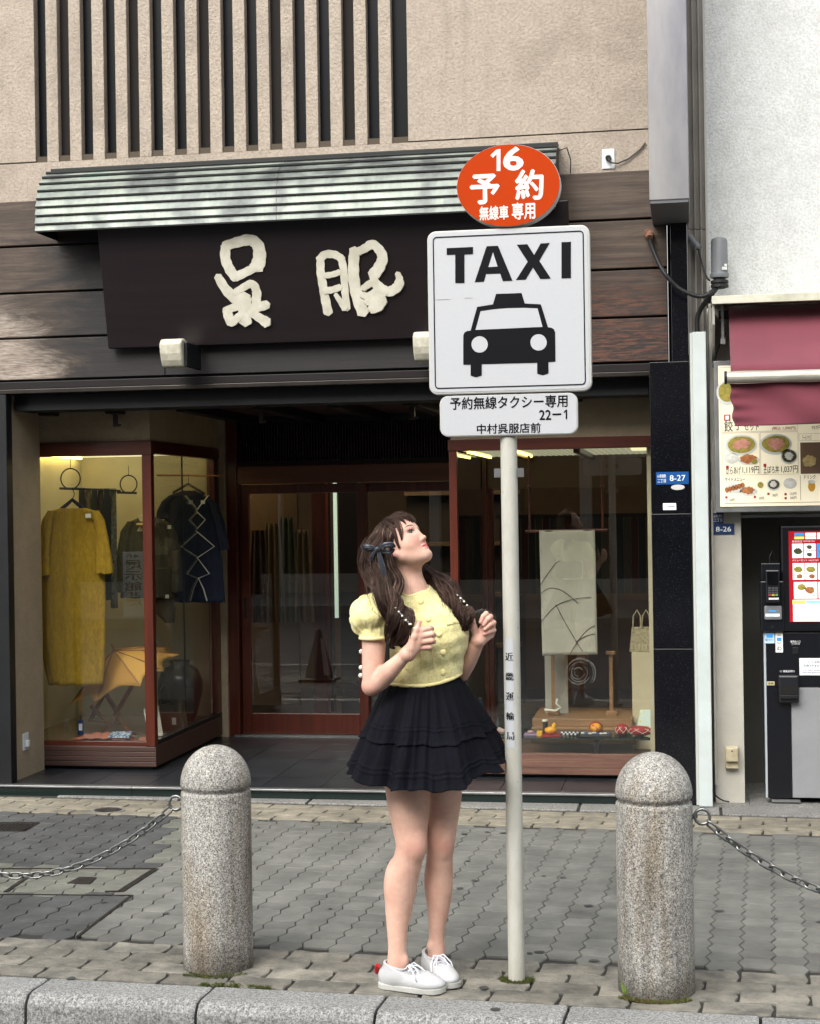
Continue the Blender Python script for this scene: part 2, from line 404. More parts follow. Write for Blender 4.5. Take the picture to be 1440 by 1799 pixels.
for r in range(4):
    for c in range(-9, 16):
        u = c * .227 + (.1135 if r % 2 else 0) + .04; v = .02 + .055 + r * .1128
        p = S(u, v)
        if abs((p - Vector((-1.65, 5.447, 0))).length) < .13 or abs((p - Vector((-.125, 5.344, 0))).length) < .13: pass
        if seen(p.x, p.y, .7): child(random.choice(BN), 'brick', sidewalk, (p.x, p.y, random.uniform(-.002, .001)), SA + random.uniform(-.02, .02))
for r in range(4):
    for c in range(-14, 18):
        p = S(c * .226 + (.113 if r % 2 else 0), VB[1] + .052 + r * .101)
        if seen(p.x, p.y, .5): child(random.choice(BFm), 'brick', sidewalk, (p.x, p.y, random.uniform(-.001, .001)), SA)
# stone slabs against the shop step
slabs = []
for c in range(-6, 5):
    a, b = c * .74 + .01, (c + 1) * .74; v0 = VB[1] + .46
    q = [S(a + .003, v0 + .003), S(b - .003, v0 + .003)]
    poly = [q[0][:2], q[1][:2], (q[1].x, 8.646), (q[0].x, 8.646)]
    if q[0].y > 8.62: continue
    if seen(q[0].x, 8.6, .8): MB().slab(poly, -.012, 0).build('edge_slab', m_slab, sidewalk, bevel=.003, seg=1)
# right of the shop, stone flags in front of the white building run further in
for a, b in ((.04, .3), (.303, 1.1)): MB().slab([(a, 8.652), (b, 8.652), (b, 9.6), (a, 9.6)], -.3, .002).build('edge_slab', m_slab, sidewalk)
# kerb stones
def kerb_mesh(L):
    w, h, r = .185, .3, .05; prof = [(0, -h), (0, -.005), (-.005, 0)]
    K = 5
    for k in range(K + 1):
        t = math.pi / 2 * k / K; prof.append((-(w - r) - r * math.sin(t), -r + r * math.cos(t)))
    prof.append((-w - .012, -h)); n = len(prof); vs = []; fs = []; e = .006
    for x, s in ((-L / 2, .985), (-L / 2 + e, 1), (L / 2 - e, 1), (L / 2, .985)):
        for y, z in prof: vs.append((x, y * s - (.0015 if s < 1 else 0), z - (.004 if s < 1 else 0)))
    for i in range(3):
        for j in range(n):
            k = (j + 1) % n; fs.append((i * n + k, i * n + j, (i + 1) * n + j, (i + 1) * n + k))
    fs.append(tuple(range(n))); fs.append(tuple(reversed(range(3 * n, 4 * n))))
    me = mesh('kerb_stone', vs, fs, m_kerb); me.polygons.foreach_set('use_smooth', [False] * len(fs)); return me
kerb = MB().slab([S(-20, -.02)[:2], S(20, -.02)[:2], S(20, -.15)[:2], S(-20, -.15)[:2]], -.38, -.02).build('kerb', m_mortar); tag(kerb, kind='structure'); _reg(kerb, Matrix.Identity(4))
KM = kerb_mesh(.588)
for c in range(-4, 6):
    p = S(-.39 + c * .598, 0); child(KM, 'kerb_stone', kerb, (p.x, p.y, random.uniform(-.002, .002) - .001), SA + random.uniform(-.004, .004))
# service covers on the left of the pavement
m_iron = mat('cover_iron', '#2b2826', .6, '#3b3633', 20, .3, 120, metal=.6)
def quad(name, pts, z0, z1, m, parent=None, **k):
    return MB().slab([(p.x, p.y) for p in pts], z0, z1).build(name, m, parent, **k)
t = thing('service_cover', 'square inlaid service cover with dark iron rim and pavers in it, under the left chain', 'cover', G(130, 1550), 0)
a, b, c, d = G(-30, 1527), G(274, 1527), G(212, 1567), G(-60, 1569)
def strip(p, q, w, nm='rim'):
    dd = (q - p).normalized(); n = Vector((-dd.y, dd.x, 0)) * w / 2; quad(nm, [p - n, q - n, q + n, p + n], -.006, .003, m_iron, t)
strip(a, b, .014); strip(b, c, .03); strip(c, G(185, 1567), .014); strip(G(58, 1535), G(10, 1568), .02)
quad('lift_plate', [G(140, 1542), G(170, 1543), G(158, 1554), G(118, 1553)], -.004, .0035, m_iron, t)
t = thing('cover_rim', 'dark steel edge line of the dark paved patch beside the kerb bricks', 'cover', G(120, 1600), 0)
strip(G(232, 1574), G(137, 1646), .014); strip(G(-30, 1572), G(232, 1574), .008)
t = thing('drain_grate', 'slatted drain grate set in dark paving at the left edge', 'grate', G(20, 1450), 0)
strip(G(-30, 1446), G(68, 1446), .014, 'frame'); strip(G(68, 1447), G(42, 1461), .012, 'frame'); strip(G(-30, 1461), G(42, 1461), .012, 'frame')
for i in range(14):
    p = G(-20 + i * 6.4, 1447.5); q = G(-30 + i * 5.6, 1460); strip(p, q, .012, 'grate_bar')
t = thing('valve_cover', 'small dark oval valve lid in beige bricks left of the granite bollard', 'cover', G(190, 1424), 0)
c0 = G(190, 1424); MB().lathe([(.075, 0), (.078, .002), (.07, .004), (.05, .0035)], (c0.x, c0.y, 0), 24, sy=.9).build('lid', m_iron, t)
MB().lathe([(.092, 0), (.092, .0025)], (c0.x, c0.y, 0), 24, sy=.9).build('ring', m_slab, t)
# chewing-gum spots, flat and dark
gum = MB()
for i in range(60):
    u = random.uniform(-2.4, 2.); v = random.uniform(-.16, 2.9); p = S(u, v); n = 7; rr = random.uniform(.008, .02)
    gum.add([(p.x + rr * random.uniform(.7, 1.2) * math.cos(6.283 * k / n), p.y + rr * random.uniform(.7, 1.2) * math.sin(6.283 * k / n), .0035) for k in range(n)], [tuple(range(n))])
o = gum.build('gum_spots', mat('gum', '#3c3d3b', .8)); tag(o, 'flattened dark chewing gum spots scattered over the paving', 'gum', kind='stuff')

# ============================================================ KIMONO SHOP BUILDING
m_stucco = stucco('beige_stucco', '#aca092', '#746b60', 62, 1.2)
m_stucco_in = stucco('recess_plaster', '#a8987f', '#8e7f6b', 140, .3)
m_dark = mat('dark_trim', '#0e1013', .5, '#15171a', 6, spec=.3)
m_bronze = mat('bronze_trim', '#26221f', .35, '#3a3531', 3, metal=.6)
m_blackglass = mat('dark_window_glass', '#06090f', .4, spec=.15)
def plankmat():
    m, nt, b = NM('weathered_cladding'); b.inputs['Roughness'].default_value = .68; v = coords(nt, (1.6, 30, 30)); n = noise(nt, v, 1.3, 8, .72, .3); w = coords(nt); big = noise(nt, coords(nt, (1., 1, 3.5)), 2.2, 6, .68, .8); fine = noise(nt, coords(nt, (6, 60, 60)), 2., 5, .7)
    sp = N(nt, 'ShaderNodeSeparateXYZ'); nt.links.new(w, sp.inputs[0]); x, z = sp.outputs[0], sp.outputs[2]
    def rng_(val, a, b_): k = N(nt, 'ShaderNodeMapRange'); k.inputs['From Min'].default_value = a; k.inputs['From Max'].default_value = b_; nt.links.new(val, k.inputs[0]); return k.outputs[0]
    nz = math_(nt, 'MULTIPLY', math_(nt, 'SUBTRACT', big, .5), 1.3)
    brown = ramp(nt, n, [(.28, '#261d17'), (.5, '#42362c'), (.72, '#605246')])
    dk = ramp(nt, n, [(.3, '#0c0b0d'), (.7, '#1c1818')])
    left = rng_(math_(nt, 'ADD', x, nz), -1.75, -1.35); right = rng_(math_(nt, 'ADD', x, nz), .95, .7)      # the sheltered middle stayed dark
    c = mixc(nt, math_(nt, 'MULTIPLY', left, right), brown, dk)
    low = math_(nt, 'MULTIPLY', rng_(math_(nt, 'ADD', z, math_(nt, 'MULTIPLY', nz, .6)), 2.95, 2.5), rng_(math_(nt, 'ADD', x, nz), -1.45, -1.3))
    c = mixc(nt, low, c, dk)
    sil = math_(nt, 'MULTIPLY', rng_(math_(nt, 'ADD', math_(nt, 'ADD', x, math_(nt, 'MULTIPLY', z, .5)), math_(nt, 'MULTIPLY', nz, .5)), -.30, -.52), rng_(math_(nt, 'ADD', z, math_(nt, 'MULTIPLY', nz, .25)), 2.86, 2.68))
    c = mixc(nt, sil, c, ramp(nt, fine, [(.3, '#5a4a3e'), (.5, '#8f8479'), (.66, '#a99f94')]))
    rust = math_(nt, 'MULTIPLY', math_(nt, 'MULTIPLY', rng_(math_(nt, 'ADD', z, nz), 3.0, 2.5), rng_(x, 1.0, 1.35)), ramp(nt, fine, [(.42, 0.), (.6, .9)]))
    c = mixc(nt, rust, c, '#5c3826')
    oi = N(nt, 'ShaderNodeObjectInfo'); k = N(nt, 'ShaderNodeMapRange'); k.inputs['To Min'].default_value = .85; k.inputs['To Max'].default_value = 1.12
    nt.links.new(oi.outputs['Random'], k.inputs[0]); h = N(nt, 'ShaderNodeHueSaturation'); nt.links.new(c, h.inputs['Color']); nt.links.new(k.outputs[0], h.inputs['Value'])
    nt.links.new(h.outputs[0], b.inputs['Base Color']); bump(nt, b, n, .4, .004); return m
m_plank = plankmat()
m_fascia = wood('dark_fascia', '#0a0809', '#171112', 0, rough=.5, grain=30, bmp=.1, spec=.25)
m_redwood = wood('red_lacquered_wood', '#3a150c', '#582414', 2, rough=.32, grain=30, bmp=.06)
m_redwood_h = wood('red_lacquered_rail', '#3a150c', '#582414', 0, rough=.32, grain=30, bmp=.06)
m_brownwood = wood('brown_rail', '#4a2714', '#643820', 0, rough=.4, grain=26, bmp=.06)
m_plinth = wood('plinth_boards', '#2a1a15', '#4a3129', 0, rough=.5, grain=26, bmp=.2)
m_blackgr = None
def black_granite():
    m, nt, b = NM('black_granite'); vec = coords(nt); b.inputs['Roughness'].default_value = .12
    n = noise(nt, vec, 330, 2, .5); c = ramp(nt, n, [(.6, '#0b0c10'), (.69, '#12141a'), (.74, '#6c7382')]); nt.links.new(c, b.inputs['Base Color']); return m
m_blackgr = black_granite()
m_tile = mat('slate_tile', '#1d2024', .28, '#2c3035', 5, .25, 40, .004, rnd=.12)
m_alu = mat('aluminium', '#9a9c9c', .35, '#7f8182', 5, metal=.7)
m_pane = glass('window_glass', (.97, .98, .97), 1.5, 0, 2.0)
YF = 8.75
shop = thing('kimono_shop', 'beige stucco shop building with dark wooden cladding and recessed glass entrance', 'building', (-2, YF, 0))
# upper wall
for nm, (x0, x1, z0, z1) in {'upper_wall': (-9, -3.668, 3.632, 7), 'upper_wall_right': (-1.487, .03, 3.632, 7), 'wall_band': (-9, .03, 3.405, 3.624)}.items():
    Box('upper_wall' if 'wall' in nm and nm != 'wall_band' else 'wall_band', m_stucco, shop, x0, x1, YF, YF + .35, z0, z1)
Box('wall_joint', mat('joint_shadow', '#4a4136', .9), shop, -9, .03, YF + .012, YF + .3, 3.6, 3.66)
# vertical stucco fins before dark glazing
x = -3.668; step = .1393; gapw = .069
Box('window_band', m_blackglass, shop, -3.668, -1.487, YF + .062, YF + .1, 3.66, 7)
for i in range(16):
    g0 = -3.668 + i * step
    if i < 15: Box('fin', m_stucco, shop, g0 + gapw, g0 + step, YF + .004, YF + .0615, 3.625, 7, bevel=.003)
    if i % 3 == 1: Box('blind', mat('brown_blind', '#1b1715', .7, spec=.2), shop, g0, g0 + gapw, YF + .05, YF + .061, 3.664, 7)
    Box('window_sill', m_bronze, shop, g0 + .001, g0 + gapw - .001, YF + .03, YF + .061, 3.626, 3.655)
# cladding planks (four rows, joints recessed)
ZR = [3.398, 3.134, 2.866, 2.606, 2.362]
Box('cladding_backing', m_dark, shop, -9, -.09, YF + .005, YF + .2, 2.36, 3.4)
for r in range(4):
    xs = [-7.4, -5.3, -3.1 + .2 * (r % 2), -1.3 + .25 * (r % 2), -.088]
    for i in range(4): Box('plank', m_plank, shop, xs[i] + .001, xs[i + 1] - .001, YF - .03, YF + .004, ZR[r + 1] + .012, ZR[r], bevel=.004)
# weathering patches: bleached and rust-brown stains on the lowest boards
def stain(name, mats, fn_edge, n=1):
    pass
Box('head_beam', m_fascia, shop, -9, -.09, YF - .06, YF + .15, 2.315, 2.359, bevel=.004)
Box('head_trim', m_bronze, shop, -9, -.19, YF - .075, YF + .1, 2.29, 2.3145, bevel=.003)
Box('shutter_box', m_dark, shop, -3.84, -.2, YF + .05, YF + .3, 2.2, 2.289)
Box('recess_ceiling', mat('maroon_soffit', '#2c1316', .7, '#3a1a1c', 4), shop, -3.99, -.2, YF + .3, 10.9, 2.245, 2.32)
for xx in (-3.78, -3.36, -2.92, -2.46, -2.01, -1.56, -1.1, -.62):
    Box('rafter', m_fascia, shop, xx - .04, xx + .04, YF + .34, 10.68, 2.19, 2.2445, bevel=.004)
for xx in (-3.36, -2.46, -1.56): MB().box(xx - .012, xx + .012, 9.15, 9.17, 2.13, 2.189).box(xx - .012, xx + .03, 9.15, 9.17, 2.115, 2.13).build('shutter_hook', m_bronze, shop)
# return wall, left
Box('return_wall', m_stucco_in, shop, -4.3, -3.86, YF + .012, 9.205, 0, 2.29)
Box('side_trim', m_dark, shop, -3.93, -3.84, YF - .07, YF + .01, .05, 2.289, bevel=.004)
Box('side_trim', m_bronze, shop, -3.945, -3.935, YF - .085, YF + .01, .05, 2.289)
# black granite pillar: three slabs and a strip above
for z0, z1 in ((.0, .83), (.835, 1.55), (1.555, 2.36)): Box('granite_slab', m_blackgr, shop, -.19, .018, 8.66, 9.2, z0, z1, bevel=.002)
Box('granite_strip', m_blackgr, shop, -.07, .018, 8.67, 8.9, 2.363, 3.1, bevel=.002)
Box('pillar_core', m_dark, shop, -.185, .014, 8.72, 10.9, .02, 2.31); Box('corner_backing', m_dark, shop, -.0875, .014, 8.905, 9.1, 2.365, 3.4)
# floor: slate tiles with a metal nosing
Box('floor_bed', m_mortar, shop, -6, -.19, 8.66, 10.9, -.2, .042)
for i in range(12):
    for j in range(6):
        x0 = -4.05 + i * .335 ; y0 = 8.70 + j * .335
        if x0 + .33 > -.19: x1 = -.192
        else: x1 = x0 + .331
        if x1 > x0: Box('floor_tile', m_tile, shop, x0, x1, y0, y0 + .331, .043, .05 + random.uniform(0, .0012))
for x0, x1 in ((-6, -3.11), (-3.107, -1.3), (-1.297, -.192)):
    Box('step_nosing', m_alu, shop, x0, x1, 8.64, 8.697, .041, .052, bevel=.002)
    Box('step_riser', mat('step_face', '#15211f', .25), shop, x0, x1, 8.652, 8.66, -.05, .0405)
Box('door_track', m_alu, shop, -3.08, -1.3, 10.64, 10.7, .05, .062)

# ---- the left display bay
bay = thing('display_bay', 'projecting glazed display bay with red wooden frame, yellow dress inside', 'display case', (-3.6, 9.22, .05))
BX0, BX1, BY0, BY1 = -3.99, -3.165, 9.22, 10.62; BXI = -4.16
Box('plinth', m_plinth, bay, BX0, BX1 + .006, BY0 - .006, BY1, .07, .195, bevel=.003)
for k in range(4): Box('plinth_board', m_plinth, bay, BX0, BX1 + .012, BY0 - .013, BY0 - .0065, .074 + k * .03, .101 + k * .03, bevel=.002)
Box('kick_space', m_dark, bay, BX0 + .02, BX1 - .03, BY0 + .04, BY1, .05, .0695)
Box('bay_fascia', m_stucco_in, bay, BX0, BX1 - .004, BY0 + .004, BY1, 2.031, 2.2445)
for k in (0,): Box('top_rail', m_redwood_h, bay, BX0, BX1 + .01, BY0 - .015, BY0 + .05, 1.945, 2.03, bevel=.003)
Box('top_rail', m_redwood_h, bay, BX1 - .05, BX1 + .01, BY0 + .0505, BY1, 1.955, 2.03, bevel=.003)
Box('bottom_rail', m_redwood_h, bay, BX0 + .045, BX1 - .054, BY0 - .005, BY0 + .04, .1955, .222, bevel=.002)
Box('bottom_rail', m_dark, bay, BX1 - .045, BX1 + .004, BY0 + .045, BY1, .1955, .222, bevel=.002)
Box('post', m_redwood, bay, BX0, BX0 + .042, BY0 - .012, BY0 + .045, .1955, 1.9445, bevel=.003)
Box('post', m_redwood, bay, BX1 - .052, BX1 + .006, BY0 - .012, BY0 + .045, .1955, 1.9445, bevel=.003)
Box('post', m_redwood, bay, BX1 - .05, BX1 + .004, BY1 - .1, BY1, .2225, 1.9545, bevel=.003)
Box('pane', m_pane, bay, BX0 + .043, BX1 - .053, BY0 + .012, BY0 + .018, .2225, 1.9445)
Box('pane', m_pane, bay, BX1 - .02, BX1 - .014, BY0 + .046, 9.876, .2225, 1.9545)
Box('pane', m_pane, bay, BX1 - .02, BX1 - .014, 9.88, BY1 - .101, .2225, 1.9545)
Box('pane_joint', m_dark, bay, BX1 - .022, BX1 - .012, 9.8765, 9.8795, .2225, 1.9545)
m_cream = mat('cream_lining', '#c4ba9c', .85, '#b5aa8c', 2, rnd=0)
Box('back_wall', m_cream, bay, BXI + .01, BX1 - .06, BY1 - .05, BY1 - .02, .2, 2.02)
Box('side_wall', m_cream, bay, BXI + .003, BXI + .03, BY0 + .02, BY1 - .05, .2, 2.02)
Box('display_floor', mat('display_floor', '#6f5f47', .7), bay, BXI + .03, BX1 - .055, BY0 + .05, BY1 - .05, .1965, .203)
m_trough = mat('glow_trough', '#c8c4a8', .6, emit=('#eee4b4', .6))
Box('fill_trough', m_trough, bay, BXI + .03, BX1 - .055, BY0 + .12, BY1 - .05, 1.985, 2.02)  # glowing panel added as soft fill light inside the bay
m_strip = mat('warm_strip_light', '#fff2c0', .5, emit=('#ffe695', 6))
m_strip2 = mat('cool_strip_light', '#eafff2', .5, emit=('#d5f5e6', .25))
Box('strip_light', m_strip, bay, BXI + .06, BXI + .075, BY0 + .12, BY1 - .15, 1.97, 1.982)
Box('strip_light', m_strip, bay, BX1 - .09, BX1 - .078, BY0 + .08, BY1 - .15, 1.97, 1.982)

# ---- entrance: sliding doors under a lattice transom
ent = thing('sliding_entrance', 'pair of brown framed sliding glass doors below a dark slatted transom', 'door', (-2.2, 10.7, .05))
DX0, DXM, DX1 = -3.04, -2.19, -1.34; DY = 10.7
Box('wall_return', m_stucco_in, shop, BX1 - .05, DX0 - .077, 10.625, 10.8, .05, 2.2445)
Box('jamb', m_redwood, ent, DX0 - .075, DX0 - .002, DY - .05, DY + .08, .05, 2.2445, bevel=.003)
Box('jamb', m_redwood, ent, DX1 + .002, DX1 + .05, DY - .03, DY + .08, .05, 2.2445, bevel=.003)
Box('lintel', m_brownwood, ent, DX0, DX1, DY - .04, DY + .06, 1.782, 1.905, bevel=.003)
Box('transom_frame', m_fascia, ent, DX0, DX1, DY - .03, DY + .05, 1.906, 1.94)
Box('transom_frame', m_fascia, ent, DX0, DX1, DY - .03, DY + .05, 2.2, 2.2445)
Box('transom_back', mat('transom_dark', '#100c0c', .8), ent, DX0, DX1, DY + .03, DY + .045, 1.9405, 2.1995)
for i in range(84):
    xx = DX0 + .02 + i * .0199
    Box('lattice_slat', m_fascia if False else m_bronze, ent, xx, xx + .008, DY - .015, DY + .01, 1.9405, 2.1995)
def door(x0, x1, y, handle):
    d = bpy.data.objects.new('door_leaf', mesh('door_leaf', [], [], m_redwood)); 
    mb = MB(); 
    mb.box(x0, x0 + .062, y, y + .035, .064, 1.778).box(x1 - .062, x1, y, y + .035, .064, 1.778)
    mb.box(x0 + .0622, x1 - .0622, y + .001, y + .034, 1.715, 1.777).box(x0 + .0622, x1 - .0622, y + .001, y + .034, .065, .205)
    leaf = mb.build('door_leaf', m_redwood, ent, bevel=.003)
    Box('pane', m_pane, leaf, x0 + .0622, x1 - .0622, y + .014, y + .02, .2055, 1.7145)
    Box('pull', m_bronze, leaf, handle, handle + .016, y - .004, y + .0, .86, 1.0)
    bpy.data.objects.remove(d)
door(DX0 + .005, DXM + .04, DY, DX0 + .025); door(DXM - .02, DX1 - .002, DY + .042, DX1 - .05)

# ---- right display window
rw = thing('display_window', 'long low display window with red wooden frame right of the entrance', 'display case', (-.8, 9.15, .05))
RX0, RX1, RY0, RY1 = -1.35, -.2, 9.15, 10.62
m_wplank = wood('window_plinth', '#4a3026', '#7d5b4b', 0, rough=.6, grain=22, bmp=.3, rnd=.1)
for k, (z0, z1) in enumerate(((.072, .11), (.1105, .15), (.1505, .188))): Box('plinth_board', m_wplank, rw, RX0, RX1, RY0 - .02, RY0 + .04, z0, z1, bevel=.002)
Box('kick_space', m_dark, rw, RX0 + .02, RX1, RY0 + .03, RY1, .05, .0715)
Box('top_rail', m_redwood_h, rw, RX0 - .004, RX1, RY0 - .02, RY0 + .04, 1.925, 1.99, bevel=.003)
Box('fascia_panel', m_stucco_in, rw, RX0 + .01, RX1, RY0, RY0 + .05, 1.9905, 2.2445)
Box('post', m_redwood, rw, RX0, RX0 + .045, RY0 - .015, RY0 + .04, .1885, 1.9245, bevel=.003)
Box('pane', m_pane, rw, RX0 + .0455, RX1, RY0 + .01, RY0 + .016, .1885, 1.9245)
Box('side_pane', m_pane, rw, RX0 + .02, RX0 + .026, RY0 + .041, RY1 - .08, .1885, 1.9245)
Box('post', m_redwood, rw, RX0 + .005, RX0 + .04, RY1 - .079, RY1 - .02, .1885, 1.9245, bevel=.003)
Box('sill', m_wplank, rw, RX0 + .005, RX0 + .04, RY0 + .041, RY1 - .08, .072, .188)
m_ribbed = mat('ribbed_diffuser', '#a8aa96', .6, emit=('#e0dcb8', .2))
Box('window_ceiling', m_ribbed, rw, RX0 + .03, RX1, RY0 + .06, RY1, 1.935, 1.95)
for xx in (-1.02, -.62): Box('ceiling_beam', m_redwood, rw, xx - .02, xx + .02, RY0 + .06, RY1, 1.905, 1.9345)
for i in range(30): Box('ceiling_rib', m_ribbed, rw, RX0 + .05 + i * .0375, RX0 + .056 + i * .0375, RY0 + .08, RY1 - .02, 1.931, 1.9348)
m_strip3 = mat('dim_strip_light', '#fff2c0', .5, emit=('#ffe07a', 2.2))
Box('strip_light', m_strip3, rw, RX0 + .09, RX0 + .1, RY0 + .1, RY1 - .25, 1.915, 1.93)
Box('strip_light', m_strip3, rw, -.985, -.975, RY0 + .1, RY1 - .35, 1.915, 1.93)
Box('strip_light', m_trough, rw, -.32, -.232, RY0 + .2, RY0 + .5, 1.922, 1.93)
Box('header_panel', mat('header_panel', '#4a3620', .6), rw, RX0 + .05, RX1, RY1 - .06, RY1, 1.72, 1.93)
Box('side_lining', m_cream, rw, -.225, -.203, RY0 + .05, 10.3, .15, 1.93)
Box('display_floor', mat('window_floor', '#5a4431', .7), rw, RX0 + .045, -.226, RY0 + .045, 10.3, .09, .105)
Box('glass_shelf', mat('green_glass_shelf', '#12201b', .08, spec=.8), rw, RX0 + .05, -.228, RY0 + .05, RY0 + .4, .262, .272)
for xx in (-1.0, -.55): Box('shelf_leg', m_dark, rw, xx, xx + .03, RY0 + .1, RY0 + .13, .105, .2615)
# ---- room behind
room = thing('shop_interior', 'dim brown interior of the shop with clothes rails and panels behind the glass doors', 'room', (-2, 13, 0))
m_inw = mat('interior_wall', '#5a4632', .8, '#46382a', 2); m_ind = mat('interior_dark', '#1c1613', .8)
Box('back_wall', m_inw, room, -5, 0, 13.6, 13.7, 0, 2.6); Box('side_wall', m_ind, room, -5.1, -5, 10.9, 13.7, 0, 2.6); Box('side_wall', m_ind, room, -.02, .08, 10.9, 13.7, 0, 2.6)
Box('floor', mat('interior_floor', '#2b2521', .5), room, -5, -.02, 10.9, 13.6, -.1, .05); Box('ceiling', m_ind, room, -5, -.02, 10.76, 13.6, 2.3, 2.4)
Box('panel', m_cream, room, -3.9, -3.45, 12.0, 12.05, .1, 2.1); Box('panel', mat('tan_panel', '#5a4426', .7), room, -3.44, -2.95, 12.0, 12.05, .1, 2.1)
Box('column', m_redwood, room, XA(548, 11.9), XA(572, 11.9), 11.9, 12.0, .05, 2.3); Box('column', m_ind, room, XA(573, 12), XA(581, 12), 12, 12.1, .05, 2.3)
m_roomfill = mat('room_fill', '#fff2d8', .5, emit=('#ffe2b0', 15))  # unseen glowing panels, added to brighten the room behind the doors
for xx in (-3.6, -2.1, -.8): Box('ceiling_fill', m_roomfill, room, xx - .06, xx + .06, 11.3, 12.4, 2.285, 2.298)
Box('mirror_edge_light', m_strip2, room, XA(583, 13), XA(592, 13), 13, 13.02, .7, 2.1)
Box('column', m_ind, room, XA(596, 11.6), XA(630, 11.6), 11.6, 11.7, .05, 2.3)
Box('shelf_unit', m_ind, room, -2.2, -1.3, 12.6, 12.9, .05, 2.0)
for k in range(4): Box('shelf_board', m_inw, room, -2.2, -1.3, 12.5, 12.599, .5 + k * .4, .53 + k * .4)
for k, (px, h, col) in enumerate(((455, 1.45, '#3a2a26'), (480, 1.5, '#6a5d45'), (505, 1.55, '#4d5238'), (530, 1.45, '#77684a'))):
    xx = XA(px, 11.8); MB().grid(lambda u, v, xx=xx, h=h: Vector((xx + (u - .5) * .16 * (.7 + .5 * (1 - v)), 11.8 + .02 * math.sin(u * 18), .75 + v * (h - .75))), 16, 4).build('hanging_cloth', mat('cloth', col, .9), room, smooth=True)
for i in range(22): 
    xx = -1.28 + i * .05; Box('striped_cloth', mat('stripe', ('#3a1c18', '#22262b', '#3e3a30')[i % 3], .9), room, xx, xx + .046, 11.0, 11.02, 1.0, 1.52)
Box('rack_beam', m_ind, room, -1.3, -.1, 10.98, 11.04, 1.52, 1.545)
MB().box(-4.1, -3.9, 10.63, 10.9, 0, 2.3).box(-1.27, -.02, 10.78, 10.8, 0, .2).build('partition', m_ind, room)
# ---- duct
o = thing('metal_duct', 'square grey metal duct coming down the wall beside the white building', 'duct', (-.06, 8.4, 3.1))
m_duct = mat('dull_metal', '#8c8b8a', .4, '#6c6c73', 1.2, .1, 8, .004, metal=.45, stretch=(3, 3, .8))
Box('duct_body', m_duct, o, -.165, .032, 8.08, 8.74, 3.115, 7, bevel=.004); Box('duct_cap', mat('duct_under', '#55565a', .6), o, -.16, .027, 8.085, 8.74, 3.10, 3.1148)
# ============================================================ THINGS ON THE FACADE
m_white = mat('white_paint', '#d4d6d6', .45, '#c6c8c6', 4)
m_black = mat('black_rubber', '#101113', .55)
m_letter = mat('brushed_cream', '#cbc8ba', .7, '#b5b1a0', 12, .3, 90)
